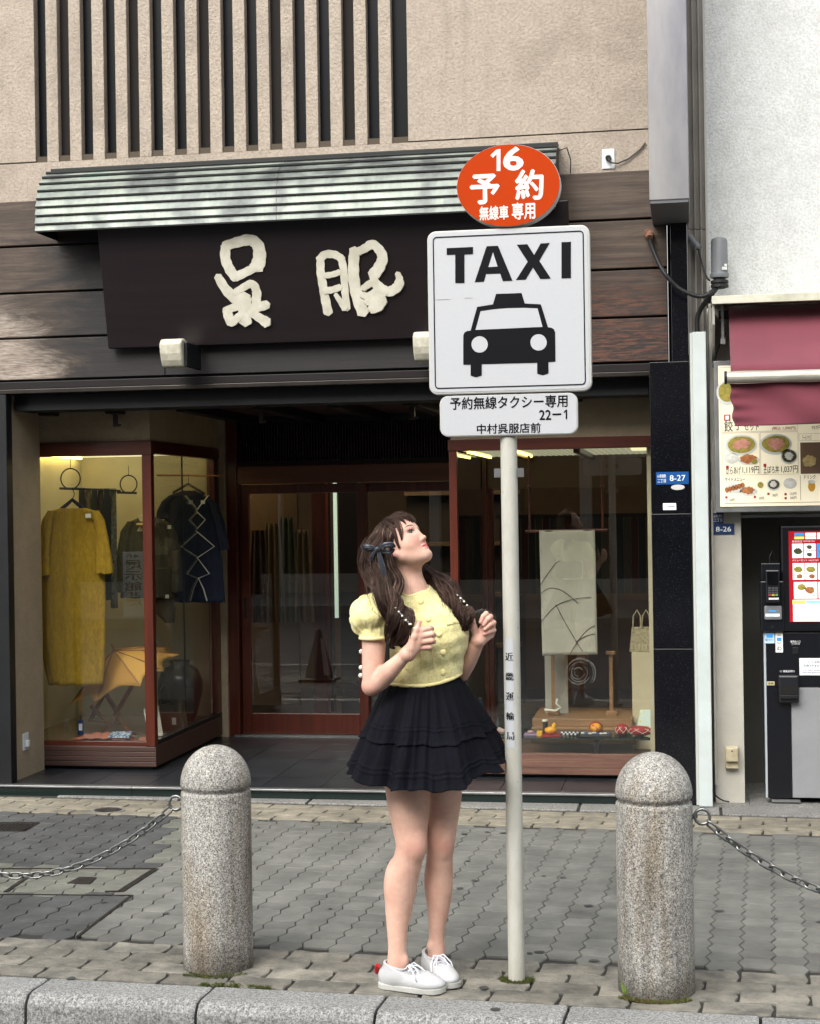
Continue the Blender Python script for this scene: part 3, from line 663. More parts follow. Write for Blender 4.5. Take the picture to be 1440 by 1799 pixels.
# ---- long signboard, brushed characters
sb = thing('shop_signboard', 'long dark wooden signboard with two large cream brush-written characters', 'sign', (-2.2, 8.6, 2.55))
m_board = wood('sign_wood', '#100a0c', '#1b1114', 0, rough=.35, grain=20, bmp=.08)
X0, X1 = XA(176, 8.55, 500), XA(1000, 8.55, 500)
def tilt(z): return 8.50 + (3.2 - z) * .22        # the board leans out at the top
zt, zb = 3.215, 2.53
bd = MB(); vs = []
for yy in (0, .05):
    for x, z in ((X0 + .006, zt), (X1, zt), (X1, zb), (X0 + .006, zb)): vs.append((x, tilt(z) + yy, z))
bd.add(vs, [(3, 2, 1, 0), (4, 5, 6, 7), (0, 1, 5, 4), (1, 2, 6, 5), (2, 3, 7, 6), (3, 0, 4, 7)]); bd.build('board', m_board, sb, bevel=.003)
def stroke_mesh(mb, pts, w, depth):
    # a brush stroke on the leaning board: pts in photo pixels, w = widths in px
    n = len(pts); K = 5; path = []; ws = []
    for i in range(n - 1):
        p0 = pts[max(i - 1, 0)]; p1 = pts[i]; p2 = pts[i + 1]; p3 = pts[min(i + 2, n - 1)]
        for k in range(K):
            t = k / K
            path.append([.5 * (2 * p1[j] + (p2[j] - p0[j]) * t + (2 * p0[j] - 5 * p1[j] + 4 * p2[j] - p3[j]) * t * t + (3 * p1[j] - p0[j] - 3 * p2[j] + p3[j]) * t ** 3) for j in (0, 1)])
            ws.append(w[i] + (w[i + 1] - w[i]) * t)
    path.append(list(pts[-1])); ws.append(w[-1]); m = len(path); L = []; Rr = []
    for i in range(m):
        a = path[max(i - 1, 0)]; b = path[min(i + 1, m - 1)]; dx, dy = b[0] - a[0], b[1] - a[1]; l = math.hypot(dx, dy) or 1
        nx, ny = -dy / l, dx / l; h = ws[i] * .59 * (1 + .06 * math.sin(i * 1.9 + pts[0][0])); L.append((path[i][0] + nx * h, path[i][1] + ny * h)); Rr.append((path[i][0] - nx * h, path[i][1] - ny * h))
    a, b = path[0], path[1]; l = math.hypot(a[0] - b[0], a[1] - b[1]); s0 = [(a[0] + (a[0] - b[0]) / l * ws[0] * .35, a[1] + (a[1] - b[1]) / l * ws[0] * .35)]
    a, b = path[-1], path[-2]; l = math.hypot(a[0] - b[0], a[1] - b[1]); s1 = [(a[0] + (a[0] - b[0]) / l * ws[-1] * .35, a[1] + (a[1] - b[1]) / l * ws[-1] * .35)]
    ring = L + s1 + Rr[::-1] + s0
    def w3(p, off):
        z = ZA(p[1], 8.53, p[0]); x = XA(p[0], 8.53, p[1]); return (x, tilt(z) - off, z)
    n = len(ring); cen = [((L[i][0] + Rr[i][0]) / 2, (L[i][1] + Rr[i][1]) / 2) for i in range(m)]
    vs = [w3(p, depth) for p in ring] + [w3(p, 0) for p in ring] + [w3(p, depth + .0006) for p in cen]
    fs = []
    for i in range(n): j = (i + 1) % n; fs.append((i, j, n + j, n + i))
    C = 2 * n
    for i in range(m - 1):
        fs.append((i, i + 1, C + i + 1, C + i)); r0 = n - 1 - 1 - i; fs.append((C + i, C + i + 1, r0 - 1, r0))
    fs.append((m - 1, m, C + m - 1)); fs.append((m, m + 1, C + m - 1)); fs.append((n - 1, 0, C)); fs.append((n - 2, n - 1, C))
    mb.add(vs, fs)
def brush(name, strokes, sc, ox, oy):
    mb = MB()
    for i, (w, *p) in enumerate(strokes):
        ww = w if isinstance(w, (list, tuple)) else [w] * len(p)
        if len(ww) < len(p): ww = [ww[0] + (ww[-1] - ww[0]) * k / (len(p) - 1) for k in range(len(p))]
        stroke_mesh(mb, [(ox + a / sc, oy + b / sc) for a, b in p], [q / sc for q in ww], .007 + i * .0011)
    return mb.build(name, m_letter, sb)
brush('character', [((44, 46), (1192, 548), (1186, 610), (1208, 670), (1240, 712)), ((40, 62), (1182, 548), (1250, 528), (1320, 515), (1362, 545), (1366, 610), (1345, 660)),
    ((40, 34), (1232, 706), (1290, 680), (1352, 652)), ((36, 60), (1140, 700), (1180, 770), (1230, 815), (1285, 822)), ((26, 44), (1218, 790), (1270, 760), (1320, 740), (1342, 785), (1332, 838)),
    (34, (1166, 884), (1230, 858), (1290, 866)), ((44, 38), (1280, 868), (1340, 862), (1398, 846)), ((60, 56), (1274, 800), (1276, 880), (1272, 945)), ((44, 30), (1182, 890), (1195, 938), (1222, 926), (1262, 892)),
    ((30, 50), (1300, 888), (1350, 916), (1392, 944))], 3, 0, 250)
brush('character', [((46, 56), (330, 820), (326, 900), (338, 1000), (350, 1090), (366, 1190)), ((46, 46), (318, 828), (362, 786), (430, 786), (478, 814)), ((44, 44), (476, 806), (490, 900), (492, 1040), (500, 1160)),
    (34, (352, 930), (410, 922), (462, 905)), ((40, 38), (344, 1032), (400, 1028), (462, 1008)), ((26, 40), (424, 1058), (458, 1110), (488, 1160)),
    ((60, 74), (574, 750), (562, 850), (560, 960), (580, 1080), (618, 1190)), ((44, 70), (590, 770), (650, 742), (700, 716), (748, 756), (768, 810), (738, 878), (690, 935)),
    ((36, 44), (620, 1020), (670, 985), (720, 962)), ((60, 56), (690, 962), (738, 1010), (800, 1040), (862, 1010), (884, 968)), ((52, 30), (884, 990), (882, 950), (868, 912)), ((36, 50), (606, 1060), (660, 1070), (720, 1040), (780, 1050)),
    ((46, 60), (640, 1110), (700, 1100), (756, 1096), (724, 1145), (668, 1158))], 4, 480, 250)
for x, lab in ((312, 'off-white scroll-shaped bracket under the left half of the dark signboard'), (752, 'off-white scroll-shaped bracket under the signboard, half hidden by the square taxi sign')):
    c = P(x, 622 if x < 500 else 610, 8.5); t = thing('sign_bracket', lab, 'bracket', c, 0, 'brackets under the signboard')
    mb = MB(); pf = [(0, .055), (.02, .07), (.075, .075), (.1, .06), (.1, .03), (.075, .0), (.07, -.03), (.055, -.065), (-.01, -.075), (-.03, -.03), (-.02, .02)]
    pts = [(c.x - .075, c.y - .1 + .22 * (0), c.z)]
    # profile in the y-z plane pushed along x
    prof = [(-.11, .05), (-.085, .075), (-.03, .082), (.03, .07), (.1, .06), (.1, -.05), (.0, -.078), (-.06, -.075), (-.085, -.04), (-.1, -.005)]
    vs = [(c.x - .07, c.y + a, c.z + b) for a, b in prof] + [(c.x + .055, c.y + a, c.z + b) for a, b in prof]; n = len(prof)
    mb.add(vs, [tuple(range(n)), tuple(reversed(range(n, 2 * n)))] + [((i + 1) % n, i, n + i, n + (i + 1) % n) for i in range(n)])
    mb.build('bracket_body', mat('offwhite_plaster', '#c9c5b4', .6, '#a9a593', 20, .3, 60), t, bevel=.012, seg=3)
    MB().box(c.x + .0555, c.x + .075, c.y - .06, c.y + .2, c.z - .075, c.z + .06).build('bracket_arm', m_dark, t, bevel=.006)
# bleached and scorched patches on the cladding: thin veneers of worn finish
# ---- copper awning
cp = thing('copper_awning', 'curved weathered copper awning of narrow horizontal strips above the signboard', 'awning', (-2.1, 8.6, 3.2))
def copper():
    m, nt, b = NM('aged_copper'); b.inputs['Roughness'].default_value = .55; b.inputs['Metallic'].default_value = .25
    v = coords(nt, (1, 1, 1)); n = noise(nt, v, 5., 4, .5, .3); v2 = coords(nt, (30, 4, 4)); n2 = noise(nt, v2, 1.4, 5, .7)
    c = ramp(nt, n, [(.34, '#585d5b'), (.45, '#757b77'), (.55, '#8c948b'), (.64, '#9ba298'), (.74, '#80998d')]); c = mixc(nt, .55, c, ramp(nt, n2, [(.35, .72), (.6, 1.)]), 'MULTIPLY')
    nt.links.new(c, b.inputs['Base Color']); bump(nt, b, n2, .15, .002); return m
m_cop = copper(); m_copd = mat('shadow_lip', '#1c1f1e', .6)  # strip lips coloured dark for the shadow line below each strip
prof = [(8.745, 3.555), (8.66, 3.545), (8.59, 3.515), (8.535, 3.478), (8.495, 3.436), (8.468, 3.392), (8.45, 3.346), (8.44, 3.30), (8.433, 3.252), (8.43, 3.205), (8.43, 3.165)]
CX0, CXm, CX1 = -3.54, XA(500, 8.5), XA(985, 8.5)
for i in range(len(prof) - 1):
    (y0, z0), (y1, z1) = prof[i], prof[i + 1]; d = math.hypot(y1 - y0, z1 - z0); ny, nz = (z1 - z0) / d, -(y1 - y0) / d
    if ny > 0: ny, nz = -ny, -nz
    for a, b in ((CX0, CXm - .001), (CXm + .001, CX1)):
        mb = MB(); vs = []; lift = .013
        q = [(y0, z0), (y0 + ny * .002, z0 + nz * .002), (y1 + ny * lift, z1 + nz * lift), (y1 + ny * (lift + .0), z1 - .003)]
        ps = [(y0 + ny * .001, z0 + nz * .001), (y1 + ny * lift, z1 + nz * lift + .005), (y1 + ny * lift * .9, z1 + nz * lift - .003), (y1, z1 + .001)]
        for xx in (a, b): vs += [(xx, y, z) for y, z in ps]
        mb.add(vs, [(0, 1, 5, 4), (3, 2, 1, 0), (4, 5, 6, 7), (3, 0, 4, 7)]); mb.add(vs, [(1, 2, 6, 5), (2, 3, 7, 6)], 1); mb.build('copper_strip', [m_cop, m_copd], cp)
mb = MB()
for xx in (CX0 + .004, CX1 - .012):
    mb = MB(); mb.add([(xx, y, z - .004) for y, z in prof] + [(xx + .008, y, z - .004) for y, z in prof] + [(xx, 8.745, 3.165), (xx + .008, 8.745, 3.165)], [tuple(range(11)) + (22,), tuple(reversed(range(11, 22))) + (23,)] if False else [tuple([22] + list(range(11))), tuple([23] + list(reversed(range(11, 22))))]).build('end_plate', m_dark, cp)
Box('awning_rib', m_dark, cp, CX0 + .02, CX1 - .02, 8.5, 8.74, 3.36, 3.37)
# ---- outlets and wiring
m_plate = mat('outlet_plate', '#cfd3d6', .35)
def outlet(px, py, Y, label, w=.05, h=.085):
    c = P(px, py, Y); t = thing('outlet', label, 'outlet', c)
    MB().box(c.x - w / 2, c.x + w / 2, Y - .008, Y, c.z - h / 2, c.z + h / 2).build('plate', m_plate, t, bevel=.003)
    return t, c
t, c = outlet(1068, 279, YF, 'white outlet plate with black plug on the beige wall above the cladding', .068, .108)
MB().lathe([(.017, 0), (.017, .02), (.012, .035)], (0, 0, 0), 16).build('plug', m_black, None) if False else None
mb = MB(); mb.tube([(c.x, YF - .008, c.z + .004), (c.x, YF - .04, c.z)], [.017, .013], 14); mb.build('plug', m_black, t, smooth=False, bevel=.003)
pts = [(c.x, YF - .035, c.z), (c.x + .015, YF - .04, c.z - .028), (c.x + .05, YF - .02, c.z - .03), (c.x + .11, YF - .012, c.z - .005), (c.x + .17, YF - .01, c.z + .04), (c.x + .2, YF - .01, c.z + .075)]
MB().tube(pts, .0045, 8).build('cord', mat('grey_cord', '#4b4843', .6), t, smooth=True)
t, c = outlet(27, 1303, 8.92, 'white outlet plate low on the plaster beside the display bay', .05, .085)
bpy.data.objects.remove(t.children[0]); px_ = -3.86
MB().box(px_, px_ + .008, 8.88, 8.96, c.z - .05, c.z + .05).build('plate', m_plate, t, bevel=.003); MB().box(px_ + .008, px_ + .03, 8.9, 8.93, c.z - .03, c.z + .01).build('plug', m_plate, t, bevel=.004)
t = thing('awning_wire', 'thin loose wire hanging at the right end of the copper awning', 'wire', (CX1, 8.7, 3.4))
MB().tube([(CX1, 8.6, 3.5), (CX1 + .05, 8.62, 3.52), (CX1 + .065, 8.7, 3.47), (CX1 + .06, 8.72, 3.4)], .003, 6).build('wire', m_black, t, smooth=True)
# grey weatherproof unit, its cables, the stub
c = P(1263, 458, 8.55)
t = thing('junction_unit', 'grey cylindrical cable unit standing above the ledge at the corner of the white wall', 'junction box', c)
m_gplas = mat('grey_plastic', '#74787b', .5, '#686c6f', 6)
z0 = ZA(488, 8.55, 1263); z1 = ZA(417, 8.55, 1263); h = z1 - z0
MB().lathe([(.047, 0), (.049, .006), (.049, .022), (.044, .026), (.043, h - .02), (.038, h - .006), (.02, h)], (c.x, 8.55, z0), 28).build('cap', m_gplas, t, smooth=True, bevel=.002)
MB().lathe([(.032, -.055), (.032, 0)], (c.x, 8.55, z0), 16).lathe([(.046, -.05), (.046, -.035)], (c.x, 8.55, z0), 20).lathe([(.046, -.028), (.046, -.014)], (c.x, 8.55, z0), 20).build('clamp', m_black, t)
mb = MB(); text(mb, '上', c.x + .01, c.x + .036, z0 + .045, z0 + .07, 8.505, .02); 
MB().box(c.x + .012, c.x + .038, 8.5055, 8.508, z0 + .036, z0 + .052).box(c.x + .024, c.x + .038, 8.5055, 8.508, z0 + .054, z0 + .066).build('label_print', m_white, t)
def cable(name, label, pix, r, m=m_black):
    pts = [P(a, b, y) for a, b, y in pix]; fine = []
    for i in range(len(pts) - 1):
        p0, p1, p2, p3 = pts[max(i - 1, 0)], pts[i], pts[i + 1], pts[min(i + 2, len(pts) - 1)]
        for k in range(6):
            q = k / 6; fine.append(.5 * (2 * p1 + (p2 - p0) * q + (2 * p0 - 5 * p1 + 4 * p2 - p3) * q * q + (3 * p1 - p0 - 3 * p2 + p3) * q ** 3))
    fine.append(pts[-1]); o = MB().tube(fine, r, 10).build(name, m, None, smooth=True); return tag(o, label, 'cable')
cable('cable', 'thick black cable looping from the cladding hole to the grey junction unit', [(1140, 415, 8.7), (1146, 437, 8.6), (1164, 475, 8.5), (1190, 505, 8.5), (1225, 520, 8.5), (1246, 515, 8.5), (1259, 502, 8.55)], .0115)
cable('cable', 'thick black cable dropping from the junction unit into the white pipe cover', [(1262, 500, 8.55), (1250, 516, 8.53), (1232, 540, 8.6), (1224, 560, 8.62), (1225, 590, 8.63)], .0135)
cable('cable', 'thin dark cable running down from the grey conduit stub to the junction unit', [(1226, 434, 8.66), (1232, 460, 8.58), (1240, 485, 8.55), (1247, 493, 8.55)], .005)
c = P(1138, 410, 8.7); t = thing('cable_gland', 'rusty pipe collar where the thick cable leaves the cladding', 'fitting', c)
m_rust = mat('rust', '#6b4637', .8, '#8e6b55', 30, .4, 100)
MB().tube([c + Vector((0, .02, .004)), c + Vector((.004, -.02, -.004))], .026, 16).tube([c + Vector((.004, -.02, -.004)), c + Vector((.008, -.045, -.03))], .019, 14).build('collar', m_rust, t, bevel=.003)
c = P(1217, 424, 8.66); t = thing('conduit_stub', 'short grey corrugated conduit stub beside the metal duct', 'conduit', c)
a, b = P(1211, 414, 8.68), P(1228, 436, 8.64); mb = MB()
for k in range(9): mb.tube([a.lerp(b, k / 9), a.lerp(b, (k + .55) / 9)], .0145 if k < 8 else .018, 12)
mb.tube([a, b], .0125, 12).build('conduit', m_gplas, t)
# ---- flashing, pipe cover
fl = thing('wall_flashing', 'ribbed grey metal flashing filling the gap between the shop and the white building', 'flashing', (.08, 8.8, 0))
m_flash = mat('flashing_metal', '#85817a', .5, '#6d6a64', 3, metal=.4)
for k, (x0, x1, y) in enumerate(((.019, .036, 8.70), (.0365, .058, 8.735), (.0585, .066, 8.70), (.0665, .09, 8.74), (.0905, .099, 8.705), (.0995, .118, 8.75))):
    Box('flashing_strip', m_flash, fl, x0, x1, y, 8.9, .0, 3.07); Box('flashing_strip', m_flash, fl, x0, x1, y + .01, 8.9, 3.075, 7)
t = thing('pipe_cover', 'tall white square pipe cover running down beside the black granite', 'pipe', (.07, 8.62, 0))
zt = ZA(583, 8.6, 1224)
Box('cover', mat('white_cover', '#c3cccc', .4, '#b2bbb9', 3, .1, 20), t, .038, .108, 8.59, 8.66, .004, zt, bevel=.003)
Box('cover_flange', mat('white_cover_side', '#b6bab4', .5), t, .024, .0375, 8.63, 8.66, .004, zt)
# ---- address plates and stickers
m_blue = mat('address_blue', '#0f4a8a', .3); m_navy = mat('address_navy', '#16315c', .35); m_wht = mat('print_white', '#e6e9ea', .5)
def plate(name, label, cat, x0, y0, x1, y1, Y, m, lines, th=.003, ink=None, par=None, bold=.0):
    a = P(x0, y1, Y); b = P(x1, y0, Y); xa, xb = a.x, b.x; za = ZA(y1, Y, (x0 + x1) / 2); zb = ZA(y0, Y, (x0 + x1) / 2)
    t = par or thing(name, label, cat, ((xa + xb) / 2, Y, za))
    p = MB().box(xa, xb, Y - th, Y, za, zb).build('plate' if par is None else name, m, t, bevel=.001, seg=1)
    if lines:
        mb = MB()
        for s, fx0, fx1, fz0, fz1 in lines: text(mb, s, xa + (xb - xa) * fx0, xa + (xb - xa) * fx1, za + (zb - za) * fz0, za + (zb - za) * fz1, Y - th - .0006, bold)
        mb.build('lettering', ink or m_wht, p)
    return t
plate('address_plate', 'bright blue address plate reading 8-27 on the black granite pillar', 'address plate', 1152, 829, 1209, 851, 8.66, m_blue,
      [('心斎橋筋', .04, .30, .55, .82), ('二丁目', .04, .30, .16, .44), ('8-27', .42, .9, .28, .74)], .004, bold=.01)
c = P(1190, 856, 8.66); t = thing('oval_sticker', 'small white oval sticker just under the bright blue address plate', 'sticker', c)
MB().prism([(c.x + .036 * math.cos(k * .2618), c.z + .0145 * math.sin(k * .2618)) for k in range(24)], 8.657, 8.66).build('sticker', mat('sticker_white', '#bcbcb8', .5), t)
plate('paper_label', 'small white paper label on the black granite below the address plate', 'label', 1164, 884, 1187, 896, 8.66, m_wht, [('──────', .4, .9, .45, .6)], .001, mat('print_bluegrey', '#7a92b0', .6))

# ============================================================ WHITE BUILDING ON THE RIGHT
wb = thing('white_building', 'white rendered building with a ledge, ticket machine bay and menu at the right edge', 'building', (.7, 8.75, 0))
m_wstuc = stucco('white_stucco', '#cfd2d1', '#bfc0bc', 80, .7); m_wlow = mat('painted_render', '#b5b2a8', .7, '#a19e94', 3, .25, 60)
zl = ZA(520, 8.7, 1300)
Box('upper_wall', m_wstuc, wb, .122, 6, 8.74, 9.2, zl, 7)
Box('upper_wall_edge', mat('edge_bead', '#b2b0aa', .7), wb, .118, .13, 8.732, 8.74, zl, 7)
xo = XA(1304, 8.7, 1100)
Box('lower_wall', m_wlow, wb, .125, xo, 8.72, 9.35, .002, zl - .03, bevel=.002)
Box('lower_wall', m_wlow, wb, xo, 6, 8.76, 9.35, ZA(905, 8.7, 1370), zl - .03)
Box('opening_trim', m_alu, wb, xo - .006, 3, 8.74, 8.76, ZA(909, 8.7, 1370), ZA(904, 8.7, 1370))
m_bay = mat('bay_grey', '#66655f', .7, '#5c5b56', 2)
Box('bay_side', m_bay, wb, xo - .05, xo, 8.98, 9.9, 0, 1.6) if False else None
Box('bay_back', m_bay, wb, xo, 6, 9.36, 9.4, 0, 1.6); Box('bay_floor', m_slab, wb, xo, 6, 9.0, 9.36, -.1, .004)
# ledge with mossy top
lg = thing('ledge', 'pale metal ledge with mossy stains over the maroon awning', 'ledge', (.5, 8.4, 2.65))
zl0, zl1 = ZA(532, 8.35, 1300), ZA(518, 8.35, 1300)
m_ledge = mat('mossy_ledge', '#bfbfae', .7, '#8f9078', 6, .3, 60, lo=.45, hi=.8)
Box('ledge_front', m_ledge, lg, .138, 4, 8.35, 8.375, zl0, zl1, bevel=.002); Box('ledge_top', m_ledge, lg, .138, 4, 8.376, 8.735, zl1 - .012, zl1, bevel=.001)
MB().add([(.14, 8.38, zl0), (.14, 8.72, zl0), (.14, 8.72, zl0 - .26), (.14, 8.5, zl0 - .2), (.14, 8.4, zl0 - .1), (.152, 8.38, zl0), (.152, 8.72, zl0), (.152, 8.72, zl0 - .26), (.152, 8.5, zl0 - .2), (.152, 8.4, zl0 - .1)],
         [(0, 1, 2, 3, 4), (9, 8, 7, 6, 5), (0, 4, 9, 5), (4, 3, 8, 9), (3, 2, 7, 8)]).build('side_bracket', m_wlow, lg)
# awning
aw = thing('maroon_awning', 'maroon fabric awning with pale roller bar and hanging valance at the right edge', 'awning', (.6, 8.4, 2.3))
def fabric(name, c1, c2):
    m, nt, b = NM(name); v = coords(nt); b.inputs['Roughness'].default_value = .85; w = noise(nt, v, 400, 2, .5); n = noise(nt, v, 3, 4, .5)
    c = ramp(nt, n, [(.3, c1), (.7, c2)]); nt.links.new(c, b.inputs['Base Color']); bump(nt, b, w, .3, .001); b.inputs['Sheen Weight'].default_value = .3; return m
m_maroon = fabric('maroon_canvas', '#5f2230', '#6f2c3a')
ya, yb = 8.55, 8.12
za, zb = ZA(538, ya, 1280), ZA(652, yb, 1280); xl = XA(1279, ya, 540); xl2 = XA(1283, yb, 650)
MB().grid(lambda u, v: Vector((xl + (xl2 - xl) * v + u * 3, ya + (yb - ya) * v, za + (zb - za) * v - .018 * math.sin(v * math.pi) + .002 * math.sin(u * 40))), 60, 10).build('canopy_sheet', m_maroon, aw, smooth=True, solid=.002)
Box('hem', m_maroon, aw, xl + .005, xl + .02, ya - .03, ya - .028, za - .04, za - .038)
zb2 = ZA(663, 8.1, 1280); mb = MB(); mb.tube([(XA(1275, 8.1, 663), 8.1, zb2 - .001), (3.2, 8.1, zb2 - .001)], .03, 20).build('roller_bar', mat('bar_metal', '#b5b3a8', .4, '#96948a', 8, metal=.3, stretch=(1, 8, 8)), aw)
mb = MB(); mb.tube([(XA(1274, 8.1, 663) - .006, 8.1, zb2 - .001), (XA(1275, 8.1, 663) + .003, 8.1, zb2 - .001)], .033, 20).build('bar_end', m_dark, aw)
zc = ZA(748, 8.12, 1300); zd = zb2 - .03; x0 = XA(1281, 8.12, 680)
def val(u, v):
    x = x0 + u * 3 + .02 * v
    y = 8.12 + .012 * math.sin(u * 26 + v * 2.5) * (.3 + v) + .008 * math.sin(u * 61 - v * 5) + .006 * math.sin(v * 22) * math.exp(-u * 40)
    return Vector((x + .006 * math.sin(v * 14) * math.exp(-u * 30), y, zd + (zc - zd) * v * (1 + .01 * math.sin(u * 30))))
MB().grid(val, 160, 26).build('valance', m_maroon, aw, smooth=True, solid=.002)
Box('awning_housing', m_dark, aw, xl - .05, 3, 8.56, 8.7, za - .05, zl0 - .01); MB().box(xl - .04, xl - .026, 8.5, 8.515, za - .17, za + .0).box(xl - .045, xl - .02, 8.495, 8.52, za - .2, za - .171).build('winch_ring', m_alu, aw)
t = cable('cable', 'thin black lead hanging behind the left end of the maroon awning', [(1274, 585, 8.6), (1266, 600, 8.6), (1258, 622, 8.62), (1252, 645, 8.68)], .004)
# menu board
mn = thing('menu_board', 'lit ramen menu board with bowls and prices under the maroon awning', 'menu', (.6, 8.6, 1.6))
Ym = 8.6
def MX(px): return XA(px, Ym, 780)
def MZ(py, px=1330): return ZA(py, Ym, px)
x0, x1, z0, z1 = MX(1263), MX(1475), MZ(889, 1350), MZ(640, 1350)
Box('frame', m_alu, mn, MX(1255), MX(1483), Ym + .001, Ym + .1, MZ(899, 1350), MZ(631, 1350), bevel=.003)
m_menu = mat('menu_face', '#d9d2bb', .4, emit=('#efe2c0', .18))
Box('menu_face', m_menu, mn, x0, x1, Ym - .004, Ym, z0, z1)
m_ink = mat('menu_ink', '#1c1a18', .6); m_redk = mat('menu_red', '#a02028', .5); m_brn = mat('menu_brown', '#7a5f4a', .6); m_fine = mat('fine_line', '#8d8672', .6)
def pr(parts, m, name='printing', lift=.0012, par=mn):
    mb = MB()
    for s, a, b, c_, d in parts: text(mb, s, MX(a), MX(b), MZ(d), MZ(c_), Ym - .004 - lift, .012)
    return mb.build(name, m, par)
pr([('餃', 1272, 1287, 738, 757), ('子', 1290, 1303, 738, 755), ('セット', 1307, 1333, 743, 756), ('からあげ', 1274, 1300, 819, 832), ('セット', 1274, 1283, 829, 833), ('1,119円', 1303, 1332, 819, 832), ('そぼろ丼', 1340, 1367, 819, 832), ('セット', 1340, 1349, 829, 833), ('1,037円', 1371, 1400, 819, 832),
    ('サイドメニュー', 1272, 1307, 838, 845), ('ドリンク', 1411, 1431, 836, 843), ('ラーメンサイズ', 1409, 1425, 766, 775), ('937円', 1426, 1442, 750, 757), ('トッピング', 1409, 1431, 785, 790),
    ('232円', 1279, 1288, 875, 880), ('337円', 1331, 1340, 873, 878), ('382円', 1355, 1364, 868, 873), ('132円', 1386, 1397, 866, 871), ('200円', 1386, 1397, 873, 878)], m_ink)
pr([('(税込 1,090円)', 1356, 1398, 750, 757)], m_redk)
mb = MB(); Yq = Ym - .0055
def rectline(a, b, c_, d, w=.0012):
    X0_, X1_, Z1_, Z0_ = MX(a), MX(b), MZ(c_), MZ(d)
    for q in ((X0_, X1_, Z0_, Z0_ + w), (X0_, X1_, Z1_, Z1_ + w), (X0_, X0_ + w, Z0_, Z1_), (X1_, X1_ + w, Z0_, Z1_)): mb.box(q[0], q[1], Yq, Yq + .001, q[2], q[3])
for q in ((1266, 1400, 644, 758), (1268, 1333, 760, 834), (1335, 1401, 760, 834), (1403, 1460, 764, 776), (1404, 1404.4, 836, 880)): rectline(*q)
mb.box(MX(1271), MX(1440), Yq, Yq + .001, MZ(884), MZ(883)); mb.build('ruled_lines', m_fine, mn)
mb = MB(); mb.box(MX(1272), MX(1283), Yq, Yq + .001, MZ(738), MZ(727)).box(MX(1274), MX(1279), Yq, Yq + .001, MZ(822), MZ(817)).box(MX(1340), MX(1345), Yq, Yq + .001, MZ(820), MZ(815)); 
for q in ((1272, 871), (1322, 871), (1346, 866), (1376, 867), (1376, 874)): mb.box(MX(q[0]), MX(q[0] + 4), Yq, Yq + .001, MZ(q[1] + 4), MZ(q[1]))
mb.build('red_tags', m_redk, mn); mb = MB(); text(mb, '1', MX(1275), MX(1280), MZ(736), MZ(729), Yq - .001, .02); mb.build('printing', m_wht, mn)
Box('brown_panel', m_brn, mn, MX(1405), MX(1460), Yq, Yq + .001, MZ(834), MZ(779))
m_bowl = mat('bowl_print', '#c9cdc8', .5); m_soup = mat('soup_print', '#b09540', .5, '#6f7a2c', 60); m_pork = mat('pork_print', '#cf9a86', .5, '#b87868', 50); m_fry = mat('fried_print', '#8a4a28', .5, '#b87a45', 60); m_rice = mat('rice_print', '#e4e4dc', .5, '#c8c8bc', 50); m_greens = mat('greens_print', '#2f3a22', .5, '#5a4a2c', 60)
def disc(cx, cy, rx, ry, m, lift, name='picture', n=26, jag=0, par=mn):
    X_0, Z_0 = MX(cx), MZ(cy); rr = random.Random(cx * 7 + cy); k = .00306
    MB().prism([(X_0 + rx * k * (1 + rr.uniform(-jag, jag)) * math.cos(6.2832 * i / n), Z_0 + ry * k * (1 + rr.uniform(-jag, jag)) * math.sin(6.2832 * i / n)) for i in range(n)], Yq - lift, Yq - lift + .001).build(name, m, par)
def bowl(cx, cy, rx, ry, fill, top): disc(cx, cy, rx, ry, m_bowl, .001); disc(cx + .5, cy - .5, rx * .86, ry * .8, fill, .002, jag=.04); disc(cx, cy - 1, rx * .5, ry * .5, top, .003, jag=.25)
bowl(1277, 688, 17, 21, m_soup, m_soup); bowl(1301, 781, 27, 18, m_soup, m_pork); bowl(1362, 781, 27, 18, m_soup, m_pork)
bowl(1284, 804, 12, 9, m_rice, m_rice); bowl(1385, 803, 14, 13, m_greens, m_rice); disc(1314, 808, 18, 8, m_bowl, .001); disc(1313, 806, 13, 7, m_fry, .002, jag=.3); disc(1324, 811, 5, 4, m_soup, .003)
disc(1290, 857, 19, 8, m_bowl, .001); 
for k in range(6): disc(1275 + k * 5.5, 860 - k * 1.6, 3.4, 4.6, m_fry, .002, jag=.15)
disc(1313, 863, 15, 7, m_bowl, .001); disc(1313, 861, 11, 6, m_fry, .002, jag=.3); bowl(1357, 852, 11, 10, m_greens, m_rice); bowl(1386, 850, 11, 9, m_rice, m_rice); disc(1334, 852, 5, 5, m_soup, .002)
disc(1421, 812, 12, 10, mat('noodle_print', '#d9c48a', .5, '#b89a5a', 60), .002, jag=.15); disc(1424, 856, 6, 9, mat('beer_print', '#cf9a2a', .5), .001); disc(1424, 848, 6.4, 3, m_rice, .002)
# 8-26 plates
t = plate('address_plate', 'dark blue address plates reading 8-26 on the pale wall under the menu', 'address plate', 1251.5, 920, 1289, 938.5, 8.716, m_navy, [('8-26', .15, .85, .25, .72)], .004, bold=.01)
plate('small_plate', None, None, 1251.5, 901, 1270, 919, 8.716, m_navy, [('心斎橋筋', .1, .9, .55, .85), ('二丁目', .1, .9, .14, .44)], .004, par=t, bold=.01)
